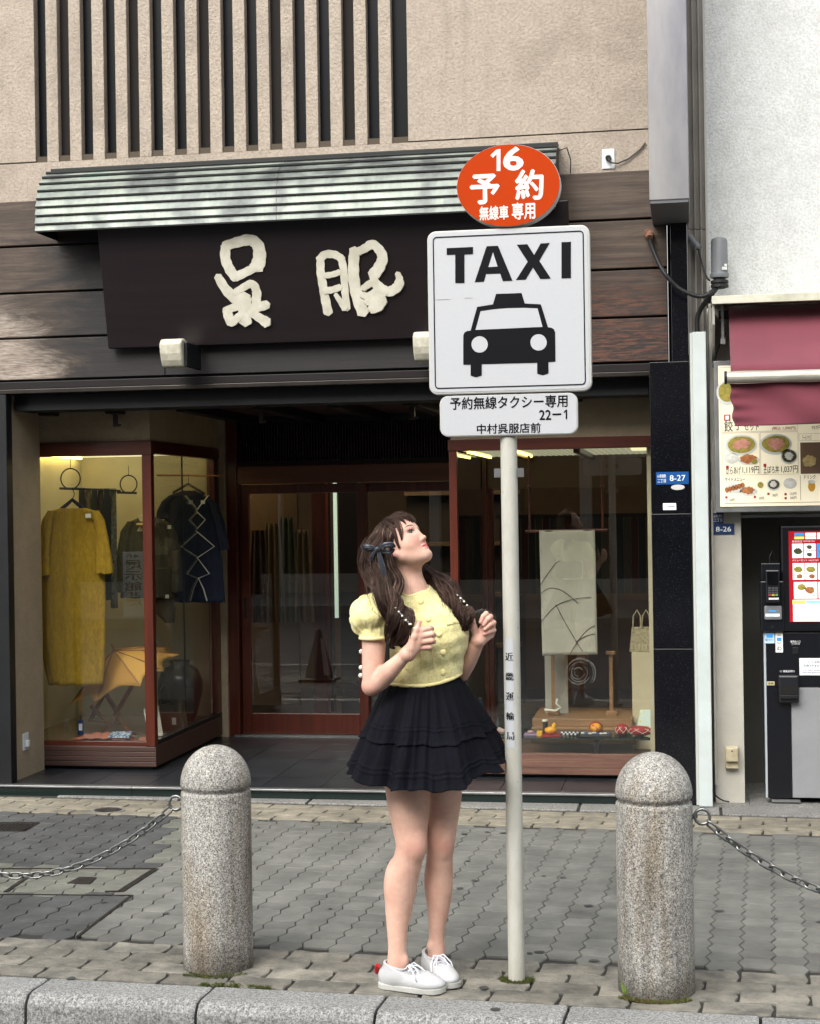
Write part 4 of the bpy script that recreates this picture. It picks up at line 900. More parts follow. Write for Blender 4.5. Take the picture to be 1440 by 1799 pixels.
# wall socket box, cable on the wall
c = P(1285, 1330, 8.715); t = thing('socket_box', 'cream weatherproof socket box low on the pale wall', 'outlet', c); zA, zB = ZA(1350, 8.7, 1285), ZA(1311, 8.7, 1285)
m_crm = mat('cream_plastic', '#b5ab8e', .5, '#9c9278', 12)
Box('box', m_crm, t, XA(1273, 8.7, 1330), XA(1297, 8.7, 1330), 8.68, 8.718, zA, zB, bevel=.005); Box('cover_flap', m_crm, t, XA(1274, 8.7, 1330), XA(1296, 8.7, 1330), 8.655, 8.6795, zA + .04, zB - .004, bevel=.006)
MB().tube([(c.x, 8.652, zB - .02), (c.x, 8.66, zB - .02)], .004, 8).build('screw', m_black, t)
cable('cable', 'black lead running down the pale wall onto the pavement', [(1257, 1310, 8.71), (1255, 1340, 8.7), (1253, 1375, 8.69), (1255, 1395, 8.68), (1268, 1406, 8.6), (1280, 1409, 8.57)], .004)
t = thing('wall_pipe', 'thin pale pipe against the corner of the white building', 'pipe', (.13, 8.7, 0)); Box('pipe', m_wlow, t, .122, .134, 8.69, 8.719, .1, 1.62, bevel=.003)

# ============================================================ TICKET MACHINE
tm = thing('ticket_machine', 'black and grey ticket vending machine with a large lit touch screen', 'vending machine', (.62, 8.75, .04))
YM = 8.74
def TX(px, py=1200, Y=YM): return XA(px, Y, py)
def TZ(py, px=1400, Y=YM): return ZA(py, Y, px)
m_mblk = mat('machine_black', '#0c0e14', .3); m_mgrey = mat('machine_grey', '#8b8e90', .4, '#808385', 4); m_side = mat('machine_side', '#a5adb3', .4)
zt, zbm = TZ(1111), TZ(1402)
Box('cabinet', m_mgrey, tm, TX(1347), 1.25, YM, 9.3, zbm, zt, bevel=.004)
Box('side_edge', m_side, tm, TX(1342), TX(1345.5), YM - .008, YM + .05, zbm, zt + .003)
Box('front_panel', m_mblk, tm, TX(1346), 1.24, YM - .012, YM - .0005, TZ(1206), zt - .002, bevel=.002)
Box('front_panel', m_mblk, tm, TX(1346), TX(1388), YM - .012, YM - .0005, zbm, TZ(1206.5))
Box('grey_door', m_mgrey, tm, TX(1389), 1.24, YM - .01, YM - .0004, zbm + .002, TZ(1208), bevel=.002)
Box('machine_foot', m_alu, tm, TX(1352), TX(1402), 8.72, 8.8, .01, .024); MB().box(TX(1358), TX(1362), 8.76, 8.8, .02, zbm).box(TX(1380), TX(1384), 8.76, 8.8, .02, zbm).build('machine_leg', m_alu, tm)
Box('screen_housing', m_mblk, tm, TX(1374), TX(1472), YM - .03, YM + .14, TZ(1109), TZ(923), bevel=.01)
m_scr = mat('screen_white', '#dfe3df', .2, emit=('#dfe6e2', .35)); m_scrr = mat('screen_red', '#8e1420', .2, emit=('#a01824', .3)); m_scrb = mat('screen_blue', '#3a7fbf', .2, emit=('#3a8fd0', .3)); m_scry = mat('screen_yellow', '#c9cf6a', .2, emit=('#c9cf6a', .3))
sc_ = Box('screen', m_scrr, tm, TX(1385, 1010), TX(1460, 1010), YM - .0335, YM - .0305, TZ(1092), TZ(933))
def SCR(a, b, c_, d, m, name='screen_tile', l=.002): Box(name, m, sc_, TX(a, 1010), TX(b, 1010), YM - .0335 - l, YM - .0336, TZ(d), TZ(c_))
SCR(1391, 1460, 1053, 1091, m_scr)
for q in ((1395, 1412, 936, 941.5, m_scrb), (1395, 1412, 942.5, 947, m_scry), (1414, 1433, 936, 941.5, m_scr), (1414, 1433, 942.5, 947, m_scr), (1435, 1450, 936, 947, m_scr), (1391, 1410, 955, 980, m_scr), (1411.5, 1432, 955, 967, m_scr), (1411.5, 1432, 968, 980, m_scr), (1434, 1455, 955, 980, m_scrb), (1391.5, 1412, 989, 1018, m_scr), (1413.5, 1434, 989, 1018, m_scr), (1436, 1456, 989, 1018, m_scr), (1393, 1434, 1022, 1051, m_scr), (1436, 1456, 1022, 1051, m_scr)): SCR(*q)
SCR(1390, 1413, 1054, 1061, m_scry, l=.003); SCR(1414, 1450, 1054, 1060, mat('screen_cyan', '#8fd0d0', .2, emit=('#9fe0e0', .3)), l=.003)
mb = MB()
def ts(mb, s, a, b, c_, d, Yt=YM - .0345, px=1010, bold=.01): text(mb, s, TX(a, px), TX(b, px), TZ(d), TZ(c_), Yt, bold)
ts(mb, '季節限定', 1391, 1409, 949, 953); ts(mb, 'バリューセット', 1391, 1417, 982, 986); ts(mb, 'SEASONAL MENU', 1411, 1431, 949.5, 952); ts(mb, 'VALUE SET', 1419, 1437, 983, 985.5); mb.build('screen_text', m_wht, sc_)
mb = MB(); ts(mb, 'ラーメン', 1393, 1409, 1055.5, 1059, YM - .0372); ts(mb, 'トッピング・サイド', 1416, 1442, 1055.5, 1059, YM - .0372); ts(mb, 'らくらくセット', 1398, 1419, 1044, 1049, YM - .036); ts(mb, '1,090円', 1422, 1433, 1044, 1049, YM - .036); mb.build('screen_text', m_ink, sc_)
for cx, cy, r, m in ((1401, 968, 7, m_greens), (1421, 961, 4.5, m_greens), (1421, 974, 4.5, m_greens), (1444, 968, 7, m_soup), (1401, 1000, 7, m_soup), (1423, 1000, 7, m_soup), (1403, 1012, 5, m_fry), (1425, 1012, 5, m_fry), (1445, 1002, 6, m_fry), (1406, 1031, 7, m_soup), (1421, 1036, 8, m_fry)):
    Xc, Zc, k = TX(cx, 1010), TZ(cy), .0031; rr = random.Random(cx)
    MB().prism([(Xc + r * k * (1 + rr.uniform(-.15, .15)) * math.cos(.3307 * i), Zc + r * k * .75 * (1 + rr.uniform(-.15, .15)) * math.sin(.3307 * i)) for i in range(19)], YM - .0375, YM - .0366).build('screen_picture', m, sc_)
Box('reader_tower', m_mblk, tm, TX(1337), TX(1378.5), YM - .04, YM + .1, TZ(1109), TZ(1020), bevel=.006)
Box('reader_back', m_mblk, tm, TX(1339), TX(1373), YM - .02, YM + .08, TZ(1019), TZ(989), bevel=.004)
MB().tube([(TX(1356), YM, TZ(995)), (TX(1354), YM - .01, TZ(978)), (TX(1360), YM - .01, TZ(966)), (TX(1365), YM, TZ(975)), (TX(1364), YM + .02, TZ(992))], .003, 8).build('reader_cable', m_black, tm, smooth=True)
pt = thing('payment_terminal', 'black card payment terminal with keypad mounted on the ticket machine', 'card reader', (TX(1358), YM - .06, TZ(1056)))
m_term = mat('terminal_black', '#1a1b20', .25)
Box('terminal_body', m_term, pt, TX(1346), TX(1370), YM - .085, YM - .041, TZ(1057), TZ(1000), bevel=.006)
Box('terminal_screen', mat('terminal_glass', '#08090c', .05), pt, TX(1348.5), TX(1367.5), YM - .0875, YM - .0855, TZ(1026), TZ(1003))
for r in range(4):
    for k in range(3): Box('key', mat('key%d' % r, ('#3a3c40', '#3a3c40', '#3a3c40', ('#a03030'))[r], .5) if not (r == 3 and k) else mat('key_g', ('', '#b0a040', '#5a9050')[k], .5), pt, TX(1350 + k * 6), TX(1355 + k * 6), YM - .088, YM - .0853, TZ(1033 + r * 4), TZ(1030 + r * 4))
Box('paper_slot', m_wht, pt, TX(1351), TX(1368), YM - .0865, YM - .0855, TZ(1051.5), TZ(1048.5))
Box('contact_reader', m_gplas, tm, TX(1343), TX(1374), YM - .055, YM - .0405, TZ(1088), TZ(1063), bevel=.008); Box('reader_label', m_wht, tm, TX(1345), TX(1370), YM - .057, YM - .0552, TZ(1082), TZ(1077)); Box('reader_light', m_scrb, tm, TX(1351), TX(1364), YM - .057, YM - .0552, TZ(1074), TZ(1071))
MB().tube([(TX(1357), YM - .045, TZ(1101)), (TX(1357), YM - .04, TZ(1101))], .008, 12).build('lock', m_dark, tm)
def stick(name, a, b, c_, d, m, lines=(), ink=None, l=.0135):
    p = Box(name, m, tm, TX(a), TX(b), YM - l, YM - .0121, TZ(d), TZ(c_)); mb = MB()
    for s, q in lines: ts(mb, s, *q, YM - l - .0006, 1200)
    if lines: mb.build('lettering', ink or m_ink, p)
    return p
stick('sticker', 1343.5, 1361, 1111.5, 1130, mat('sticker_lightblue', '#b5d2e6', .4), [('電子マネー', (1345, 1359, 1122, 1126))]); Box('sticker_panel', m_scrb, tm, TX(1347), TX(1358), YM - .0145, YM - .0136, TZ(1120), TZ(1114))
stick('sticker', 1362.5, 1375.5, 1111.5, 1146, m_wht, [('CARD', (1365, 1373, 1113, 1117)), ('PAY', (1365, 1373, 1128, 1131)), ('iD', (1365, 1373, 1136, 1142))]); Box('sticker_panel', m_scrb, tm, TX(1365), TX(1373), YM - .0145, YM - .0136, TZ(1126), TZ(1120))
stick('notice', 1404, 1450, 1156, 1186, m_wht, [('バーコード決済は', (1408, 1443, 1160.5, 1165)), ('ご利用できません', (1408, 1443, 1167, 1171.5)), ("You don't accept", (1410, 1442, 1176, 1179)), ('barcode payment', (1410, 1442, 1180, 1183))], mat('notice_ink', '#30406a', .6))
mb = MB(); ts(mb, '硬貨投入口', 1389, 1406, 1125, 1129, YM - .0128, 1200); ts(mb, '(COINS)', 1391, 1405, 1130, 1132.5, YM - .0128, 1200); ts(mb, '① 硬貨返却口', 1370, 1395, 1177, 1181, YM - .0128, 1200); mb.build('lettering', m_wht, tm)
Box('coin_slot', m_dark, tm, TX(1392), TX(1403), YM - .016, YM - .0121, TZ(1149), TZ(1137), bevel=.002)
Box('coin_tray', mat('tray_black', '#16181d', .35), tm, TX(1366), TX(1402), YM - .05, YM - .0121, TZ(1234), TZ(1185), bevel=.01); Box('coin_tray_opening', mat('pit', '#030303', .9), tm, TX(1369), TX(1399), YM - .052, YM - .0505, TZ(1219), TZ(1203)); Box('coin_tray_lip', m_dark, tm, TX(1367), TX(1401), YM - .062, YM - .0505, TZ(1226), TZ(1219.5), bevel=.003)
stick('sticker', 1346, 1360, 1197, 1204, mat('sticker_cream', '#b5ad84', .5), [('注意', (1348, 1358, 1199, 1202))])
# left edge: neighbour pillar with stickers
ln = thing('neighbour_pillar', 'dark glazed shopfront edge with round lettering at the left border', 'shopfront', (-4.1, 8.7, 0))
Box('pillar', m_blackgr, ln, -4.6, -3.955, 8.72, 9.2, .0, 2.29); 
for px, y0, y1, c_ in ((0, 855, 878, '#8fb5b5'), (2, 884, 918, '#3a3a6e')): Box('sticker', mat('sticker_%d' % px, c_, .5), ln, -4.02, XA(px + 4, 8.71), 8.716, 8.7195, ZA(y1, 8.71, 0), ZA(y0, 8.71, 0))
Box('poster', mat('poster_dark', '#1f2022', .5), ln, -4.1, -3.965, 8.7165, 8.7195, ZA(1380, 8.71, 0), ZA(930, 8.71, 0))
c = (-3.98, ZA(1120, 8.71, 0)); mb = MB(); mb.prism([(c[0] - .03 + .055 * math.cos(k * .2618), c[1] + .075 * math.sin(k * .2618)) for k in range(24)], 8.712, 8.716); mb.build('round_letter', mat('dim_white', '#a9ac9a', .5), ln)
mb = MB(); mb.prism([(c[0] - .03 + .042 * math.cos(k * .2618), c[1] + .06 * math.sin(k * .2618)) for k in range(24)], 8.711, 8.7119); mb.build('round_letter_hole', mat('poster_dark2', '#1f2022', .5), ln)
# ============================================================ STREET THINGS
# ---- taxi stop sign
PX0, PY0 = -.593, 5.403
ts_ = thing('taxi_stop_sign', 'white post with square TAXI sign, orange oval on top and small plate below', 'sign', (PX0, PY0, 0))
def postmat():
    m, nt, b = NM('scuffed_white_paint'); b.inputs['Roughness'].default_value = .45; v = coords(nt); n = noise(nt, coords(nt, (1, 1, .35)), 9, 6, .7); n2 = noise(nt, v, 38, 4, .7)
    c = ramp(nt, n, [(.35, '#c6c6be'), (.6, '#b2b1a6')]); c = mixc(nt, ramp(nt, n2, [(.66, 0.), (.7, .55)]), c, '#6f675c'); nt.links.new(c, b.inputs['Base Color']); bump(nt, b, n2, .1, .002); return m
m_post = postmat()
MB().lathe([(.0282, -.02), (.0282, 2.45)], (PX0, PY0, 0), 40).build('post', m_post, ts_, smooth=True)
m_signw = mat('sign_face', '#b8bbbe', .4, '#b3b6ba', 300, .05, 300, .001); m_signr = mat('sign_rim', '#b9b9b6', .4); m_orange = mat('orange_face', '#b03802', .6, '#aa3501', 4, spec=.1); m_ink2 = mat('sign_black', '#06080d', .5, spec=.15); m_cream2 = mat('sign_print', '#dcdbd4', .5)
YS = 5.36
def rr(x0, x1, z0, z1, r, n=8):
    p = []
    for cx, cz, a0 in ((x1 - r, z1 - r, 0), (x0 + r, z1 - r, 90), (x0 + r, z0 + r, 180), (x1 - r, z0 + r, 270)):
        for k in range(n + 1): a = R_(a0 + 90 * k / n); p.append((cx + r * math.cos(a), cz + r * math.sin(a)))
    return p
def sx(px, py=550): return XA(px, YS, py)
def sz(py, px=895): return ZA(py, YS, px)
x0, x1, z0, z1 = sx(751), sx(1037), sz(690), sz(400)
pan = MB().prism(rr(x0, x1, z0, z1, .03), YS, YS + .034).build('taxi_panel', m_signr, ts_, bevel=.004)
e = .008; MB().prism(rr(x0 + e, x1 - e, z0 + e, z1 - e, .024), YS - .0015, YS - .0002).build('panel_face', m_signw, pan)
def frame_line(x0, x1, z0, z1, r, w, Y, m, par):
    a = rr(x0, x1, z0, z1, r); b = rr(x0 + w, x1 - w, z0 + w, z1 - w, r - w); n = len(a)
    MB().add([(x, Y, z) for x, z in a] + [(x, Y, z) for x, z in b], [(j % n, (j + 1) % n, n + (j + 1) % n, n + j % n) for j in range(n)]).build('border_line', m, par)
frame_line(x0 + .0195, x1 - .0195, z0 + .0195, z1 - .0195, .014, .0038, YS - .003, m_ink2, pan)
def sv(px, py): return (XA(px, YS, py), ZA(py, YS, px))
def poly(mb, pts, Y=YS - .003): 
    q = [sv(*p) for p in pts]; A = sum(q[i][0] * q[(i + 1) % len(q)][1] - q[(i + 1) % len(q)][0] * q[i][1] for i in range(len(q)))
    if A < 0: q = q[::-1]
    mb.add([(x, Y, z) for x, z in q], [tuple(range(len(q)))])
# zoomed-view coordinates (origin 740,240, scale 3.331)
def zv(a, b): return (740 + a / 3.331, 240 + b / 3.331)
mb = MB()
for pts in ([(146, 652), (300, 645), (300, 687), (250, 689), (250, 856), (196, 857), (196, 690), (146, 692)],
            [(380, 641), (446, 638), (531, 842), (474, 845), (459, 800), (376, 803), (364, 848), (310, 851)][:8],
            [(556, 632), (618, 629), (658, 692), (696, 625), (749, 621), (688, 726), (756, 830), (694, 833), (651, 766), (608, 836), (552, 838), (620, 731)],
            [(818, 617), (873, 615), (873, 827), (818, 829)]):
    poly(mb, [zv(*p) for p in pts])
mb.build('lettering', m_ink2, pan)
mb = MB(); poly(mb, [zv(*p) for p in ((391, 763), (417, 677), (444, 760))], YS - .0036); mb.build('letter_counter', m_signw, pan)
car = MB()
poly(car, [zv(*p) for p in ((417, 981), (435, 920), (584, 915), (603, 976), (697, 981), (739, 1115), (757, 1117), (774, 1127), (781, 1145), (783, 1316), (742, 1319), (742, 1385), (709, 1396), (676, 1387), (676, 1323), (351, 1331), (351, 1398), (318, 1408), (286, 1398), (286, 1334), (243, 1335), (243, 1163), (250, 1146), (266, 1137), (286, 1135), (324, 996))])
car.build('taxi_pictogram', m_ink2, pan)
mb = MB(); poly(mb, [zv(*p) for p in ((345, 1022), (420, 1011), (500, 1004), (600, 1002), (678, 1005), (707, 1113), (315, 1131))], YS - .0036)
for cx, cy in ((339, 1216), (684, 1204)): poly(mb, [zv(cx + 48 * math.cos(k * .2618), cy + 48 * math.sin(k * .2618)) for k in range(24)], YS - .0036)
mb.build('pictogram_window', m_signw, pan)
mb = MB(); mb.box(sx(764), sx(791), YS - .0032, YS - .0028, sz(521.5), sz(520.6)).box(sx(815), sx(829), YS - .0032, YS - .0028, sz(520.5), sz(519.7)); mb.build('scratch', m_signr, pan)
# oval
cx, cz = sv(892, 326); rx = (sx(983, 330) - sx(801, 330)) / 2; rz = (sz(254, 892) - sz(399, 892)) / 2
ov = [(cx + rx * math.cos(k * math.pi / 32), cz + rz * math.sin(k * math.pi / 32)) for k in range(64)]
oval = MB().prism(ov, YS - .008, YS + .05).build('orange_oval', m_signr, ts_, bevel=.003)
MB().prism([(cx + (x - cx) * .992, cz + (z - cz) * .99) for x, z in ov], YS - .0092, YS - .0082).build('oval_face', m_orange, oval)
mb = MB()
def tz(s, a, b, c_, d, Y, bold): (xa, zb_), (xb, za_) = sv(*zv(a, (c_ + d) / 2 + 0)), sv(*zv(b, (c_ + d) / 2)); text(mb, s, xa, xb, ZA(zv(a, d)[1], YS, zv((a + b) / 2, d)[0]), ZA(zv(a, c_)[1], YS, zv((a + b) / 2, d)[0]), Y, bold)
for s, q, bo in (('6', (484, 590, 66, 196), .05), ('予', (289, 453, 226, 392), .05), ('約', (552, 710, 198, 368), .05), ('無線車', (340, 508, 408, 488), .04), ('専用', (530, 664, 388, 484), .04)): tz(s, *q, YS - .0098, bo)
poly(mb, [zv(*q) for q in ((403, 112), (437, 78), (462, 74), (462, 203), (440, 204), (440, 105), (418, 126))], YS - .0098)
mb.build('lettering', m_cream2, oval)
# lower plate
x0, x1, z0, z1 = sx(771, 730), sx(1014, 730), sz(765, 895), sz(692, 895)
sp = MB().prism(rr(x0, x1, z0, z1, .03), YS + .006, YS + .032).build('lower_plate', m_signr, ts_, bevel=.003)
MB().prism(rr(x0 + .004, x1 - .004, z0 + .004, z1 - .004, .027), YS + .0048, YS + .0058).build('plate_face', m_signw, sp)
mb = MB()
for s, q in (('予約無線タクシー専用', (165, 852, 1518, 1590)), ('22', (688, 755, 1600, 1656)), ('－', (765, 815, 1621, 1628)), ('中村呉服店前', (322, 694, 1678, 1735))): tz(s, *q, YS + .004, .03)
poly(mb, [zv(*q) for q in ((829, 1612), (842, 1597), (851, 1597), (851, 1652), (842, 1652), (842, 1608), (834, 1618))], YS + .004)
mb.build('lettering', m_ink2, sp)
MB().tube([(PX0, 5.405, 2.4), (PX0, 5.405, 2.42)], .034, 24).box(PX0 - .05, PX0 + .05, YS + .033, YS + .045, 1.9, 1.93).box(PX0 - .05, PX0 + .05, YS + .033, YS + .045, 1.7, 1.73).build('clamp', m_alu, ts_)
# label wrapped on the post
sa = ZA(1315, 5.37, 900); sb_ = ZA(1122, 5.37, 900)
def lab(u, v): a = -2.35 + u * 1.05; return Vector((PX0 + .0289 * math.cos(a), PY0 + .0289 * math.sin(a), sa + (sb_ - sa) * v))
slb = MB().grid(lab, 12, 2).build('post_label', mat('label_white', '#b9bdc2', .4), ts_)
for k, ch in enumerate('近畿運輸局'):
    mb = MB()
    v, f = text_verts(ch); a = v.min(0); b = v.max(0); zc = ZA(1154 + k * 35, 5.37, 900); s = .0135
    vs = []
    for p in v:
        lx = ((p[0] - a[0]) / (b[0] - a[0]) - .5) * 2 * s; lz = ((p[1] - a[1]) / (b[1] - a[1]) - .5) * 2 * s; ang = -1.80 + lx / .0290
        vs.append((PX0 + .0297 * math.cos(ang), PY0 + .0297 * math.sin(ang), zc + lz))
    mb.add(vs, f)
    for dx_ in (-.0007, .0007): mb.add([(x + dx_, y - .0001 * (2 if dx_ > 0 else 1), z) for x, y, z in vs], f)
    mb.build('printed_character', m_ink2, slb)
# ---- bollards
m_boll = granite('bollard_granite', '#a3a19b', '#4a4845', '#dbd8d0', 210, .7, stain='#cdb590')
bo0 = None
BL = ((Vector((-1.648, 5.447, 0)), .123, .775, 'rounded granite bollard left of the woman'), (Vector((-.124, 5.344, 0)), .1255, .782, 'rounded granite bollard right of the taxi sign'), (Vector((-3.17, 5.52, 0)), .123, .775, None), (Vector((1.40, 5.27, 0)), .1255, .78, None))
def bollard(c, r, h, label):
    zc = h - r * 1.08; prof = [(r * 1.0, -.03), (r, zc - .034), (r * .985, zc - .026), (r * .935, zc - .022), (r * .93, zc - .014), (r * .985, zc - .010), (r * 1.01, zc)]
    b = thing('granite_bollard', label, 'bollard', c, random.uniform(0, 6), 'granite bollards along the kerb')
    MB().lathe([(x, z) for x, z in prof[:4]], c, 56, cap=False).build('shaft', m_boll, b, smooth=True)
    MB().lathe([(x, z) for x, z in prof[3:]] + [(r * 1.01 * math.cos(t), zc + r * 1.10 * math.sin(t)) for t in [R_(8 * k) for k in range(1, 12)]], c, 56).build('dome', m_boll, b, smooth=True)
    return b
for q in BL[:2]: bollard(*q)
# ---- chains
m_steel = mat('galvanised_steel', '#8f918f', .3, '#6f706e', 40, metal=.9)
def link_mesh(L, Wd, r):
    pts = []; a = (L - Wd) / 2
    for k in range(7): t = -math.pi / 2 + math.pi * k / 6; pts.append((a + Wd / 2 * math.cos(t), Wd / 2 * math.sin(t), 0))
    for k in range(7): t = math.pi / 2 + math.pi * k / 6; pts.append((-a + Wd / 2 * math.cos(t), Wd / 2 * math.sin(t), 0))
    mb = MB().tube(pts, r, 8, closed=True); return mesh('link', mb.v, mb.f, m_steel, None, True)
LM = link_mesh(.05, .024, .0042)
def chain(label, ring_c, dirx, far, sag, rc, br):
    t = thing('chain', label, 'chain', ring_c, 0, 'steel chains between the bollards')
    MB().tube([ring_c + Vector((dirx * .0 + .024 * math.cos(k * .3927), 0.003 * math.sin(k * .39), .024 * math.sin(k * .3927))) for k in range(16)], .0055, 8, closed=True).build('ring', m_steel, t, smooth=True)
    MB().tube([rc, ring_c - Vector((dirx * .02, 0, 0))], .009, 10).build('eye_bolt', m_steel, t)
    a = ring_c + Vector((dirx * .018, 0, -.02)); n = 200; pts = []
    for k in range(n + 1):
        u = k / n; p = a.lerp(far, u); p.z -= sag * 4 * u * (1 - u); pts.append(p)
    s = 0; nxt = 0; i = 0; acc = [0]
    for k in range(n): acc.append(acc[-1] + (pts[k + 1] - pts[k]).length)
    pitch = .0405; k = 0; c = 0
    while True:
        d = c * pitch + .02
        if d > acc[-1] - .02: break
        while acc[k + 1] < d: k += 1
        f = (d - acc[k]) / (acc[k + 1] - acc[k]); p = pts[k].lerp(pts[k + 1], f); dr = (pts[k + 1] - pts[k]).normalized()
        o = bpy.data.objects.new('link', LM); COL.objects.link(o); o.parent = t
        roll = (R_(40) if c % 2 else R_(-50)) + random.uniform(-.12, .12)
        q = dr.to_track_quat('X', 'Z').to_matrix().to_4x4() @ Matrix.Rotation(roll, 4, 'X')
        o.matrix_local = Matrix.Translation(p - ring_c) @ q; c += 1
    j = a.lerp(far, .075); j.z -= sag * 4 * .075 * .925; dd = (far - a).normalized(); dd.z -= sag * 3.2 ; dd.normalize()
    MB().tube([j - dd * .014, j + dd * .014], [.0085, .0085], 6).build('quick_link_nut', m_steel, t)
rcL = P(309, 1411, 5.45); rcR = P(1233, 1435, 5.33)
farL = Vector((-3.04, 5.51, rcL.z)); farR = Vector((1.26, 5.27, rcR.z))
low = P(0, 1533, 5.48)
chain('sagging steel chain hooked to the left granite bollard', rcL, -1, farL, rcL.z - low.z - .0, Vector((-1.648 - .118, 5.447, rcL.z)), .1)
lr = P(1440, 1571, 5.30); u = (lr.x - rcR.x) / (farR.x - rcR.x)
chain('sagging steel chain hooked to the right granite bollard', rcR, 1, farR, (rcR.z - .02 - lr.z) / (4 * u * (1 - u)), Vector((-.124 + .12, 5.344, rcR.z)), .1)
for q, s_ in zip(BL[2:], ('left', 'right')): bollard(q[0], q[1], q[2], 'granite bollard outside the picture at the far %s end of the chain' % s_)
# ---- litter bottle behind the left bollard
c = G(436, 1662); t = thing('litter_bottle', 'small white and blue plastic bottle standing half hidden behind the left granite bollard', 'bottle', (c.x - .022, c.y + .05, 0))
c = t.location
MB().lathe([(.024, 0.0000), (.026, 0.0062), (.026, 0.0279), (.024, 0.0310), (.026, 0.0341), (.026, 0.0651), (.012, 0.0806), (.011, 0.0868)], c, 20).build('bottle_body', mat('bottle_plastic', '#9fb4bb', .2), t, smooth=True)
MB().lathe([(.0265, 0.0310), (.0265, 0.0620)], c, 20, cap=False).build('label_band', mat('bottle_blue', '#3f8cc0', .4), t, smooth=True); MB().lathe([(.0135, 0.0856), (.0135, 0.0961)], c, 16).build('cap', m_wht, t)
# ---- moss and weeds at the foot of post and bollards
m_moss = mat('moss', '#33401c', .95, '#55591f', 60, .5, 200); m_leaf = mat('weed_leaf', '#4f6b2a', .6, '#6f8a38', 40)
def moss(c, r0, r1, a0, a1, n, name, label, m=m_moss, s=.006, hh=.008):
    mb = MB()
    for k in range(n):
        a = random.uniform(a0, a1); r = random.uniform(r0, r1); p = Vector((c[0] + r * math.cos(a), c[1] + r * math.sin(a), random.uniform(-.003, hh * .5)))
        for j in range(3):
            d = Vector((random.uniform(-1, 1), random.uniform(-1, 1), random.uniform(.1, 1.2))).normalized() * s * random.uniform(.6, 1.5); q = Vector((random.uniform(-1, 1), random.uniform(-1, 1), 0)) * s * .6
            mb.add([p, p + q, p + d], [(0, 1, 2)])
    return tag(mb.build(name, m), label, 'moss', kind='stuff')
moss((PX0, PY0), .03, .06, -3.6, .6, 900, 'moss', 'green moss tufts at the foot of the white post')
moss((-1.648, 5.447), .125, .16, -2.2, -.6, 500, 'moss', 'thin moss in the joint in front of the left bollard')
moss((-.124, 5.344), .118, .155, -2.5, -.7, 1500, 'moss', 'brown and green moss along the base of the right bollard', mat('dry_moss', '#5b4a2c', .95, '#54602a', 40))
for k in range(16):
    a = S(random.uniform(-.15, .1) - .0, random.uniform(.005, .02)); moss((a.x, a.y), 0, .02, 0, 6.28, 40, 'moss', 'moss growing in the joint behind the kerb')
wd = thing('weed', 'small leafy green weed growing against the right bollard', 'plant', G(1108, 1750))
for k in range(34):
    a = random.uniform(0, 6.28); l = random.uniform(.012, .03); b0 = wd.location + Vector((random.uniform(-.02, .03), random.uniform(-.01, .012), 0)); tip = b0 + Vector((l * .5 * math.cos(a), l * .4 * math.sin(a), random.uniform(.015, .05)))
    dr = (tip - b0); sd_ = dr.cross(Vector((0, 1, 0))).normalized() * .006; mid = b0.lerp(tip, .6); tp = tip + dr.normalized() * .008
    MB().add([b0, mid - sd_, tp, mid + sd_, mid + Vector((0, -.002, 0))], [(0, 1, 4), (1, 2, 4), (2, 3, 4), (3, 0, 4)]).build('leaf', m_leaf, wd)

# ============================================================ ACROSS THE STREET (behind the camera, seen in the glass)
far = thing('opposite_building', 'grey office building with dark shopfronts across the street, seen only as reflection', 'building', (0, -8, 0))
m_far = mat('far_wall', '#9a958c', .8, '#86817a', 1); m_farg = mat('far_glass', '#15181c', .15)
Box('wall', m_far, far, -14, 14, -10, -9, 2.9, 9.5); Box('base', m_far, far, -14, 14, -9.6, -8.9, .0, .35)
for k in range(9): Box('shopfront', m_farg, far, -14 + k * 3.1, -11.1 + k * 3.1, -9.5, -9.2, .35, 2.88); Box('pier', m_far, far, -11.1 + k * 3.1, -10.9 + k * 3.1, -9.5, -8.95, .35, 2.88)
for k in range(12):
    for j in range(2): Box('window', m_farg, far, -13.5 + k * 2.3, -12 + k * 2.3, -8.998, -8.95, 3.8 + j * 2.6, 5.3 + j * 2.6)
tag(MB().slab([(-20, -4.6), (20, -4.6), (20, -9.7), (-20, -9.7)], -.15, 0).build('opposite_pavement', m_slab), kind='structure')
# ============================================================ IN THE DISPLAY BAY
def linen(name, c1, c2, sc=60):
    m, nt, b = NM(name); b.inputs['Roughness'].default_value = .9; v = coords(nt, (1, 1, .4)); n = noise(nt, v, sc, 4, .6, .6); n2 = noise(nt, coords(nt), 7, 3, .5)
    c = mixc(nt, .4, ramp(nt, n, [(.3, c1), (.7, c2)]), ramp(nt, n2, [(.3, .7), (.7, 1.)]), 'MULTIPLY'); nt.links.new(c, b.inputs['Base Color']); bump(nt, b, n, .4, .004); return m
m_mustard = linen('mustard_linen', '#8f6f10', '#b08c1c'); m_navyc = linen('navy_cloth', '#0b1322', '#14213a'); m_olive = linen('olive_tweed', '#3f3c2c', '#56523e'); m_ochre = mat('ochre_cotton', '#b98a3c', .8, '#c99a4a', 6, .2, 80)
m_iron2 = mat('black_iron', '#15161a', .5); m_oak = wood('oak_wood', '#6b3f1e', '#8a5630', 2, grain=30); m_tagw = mat('price_tag', '#d8d6c6', .6)
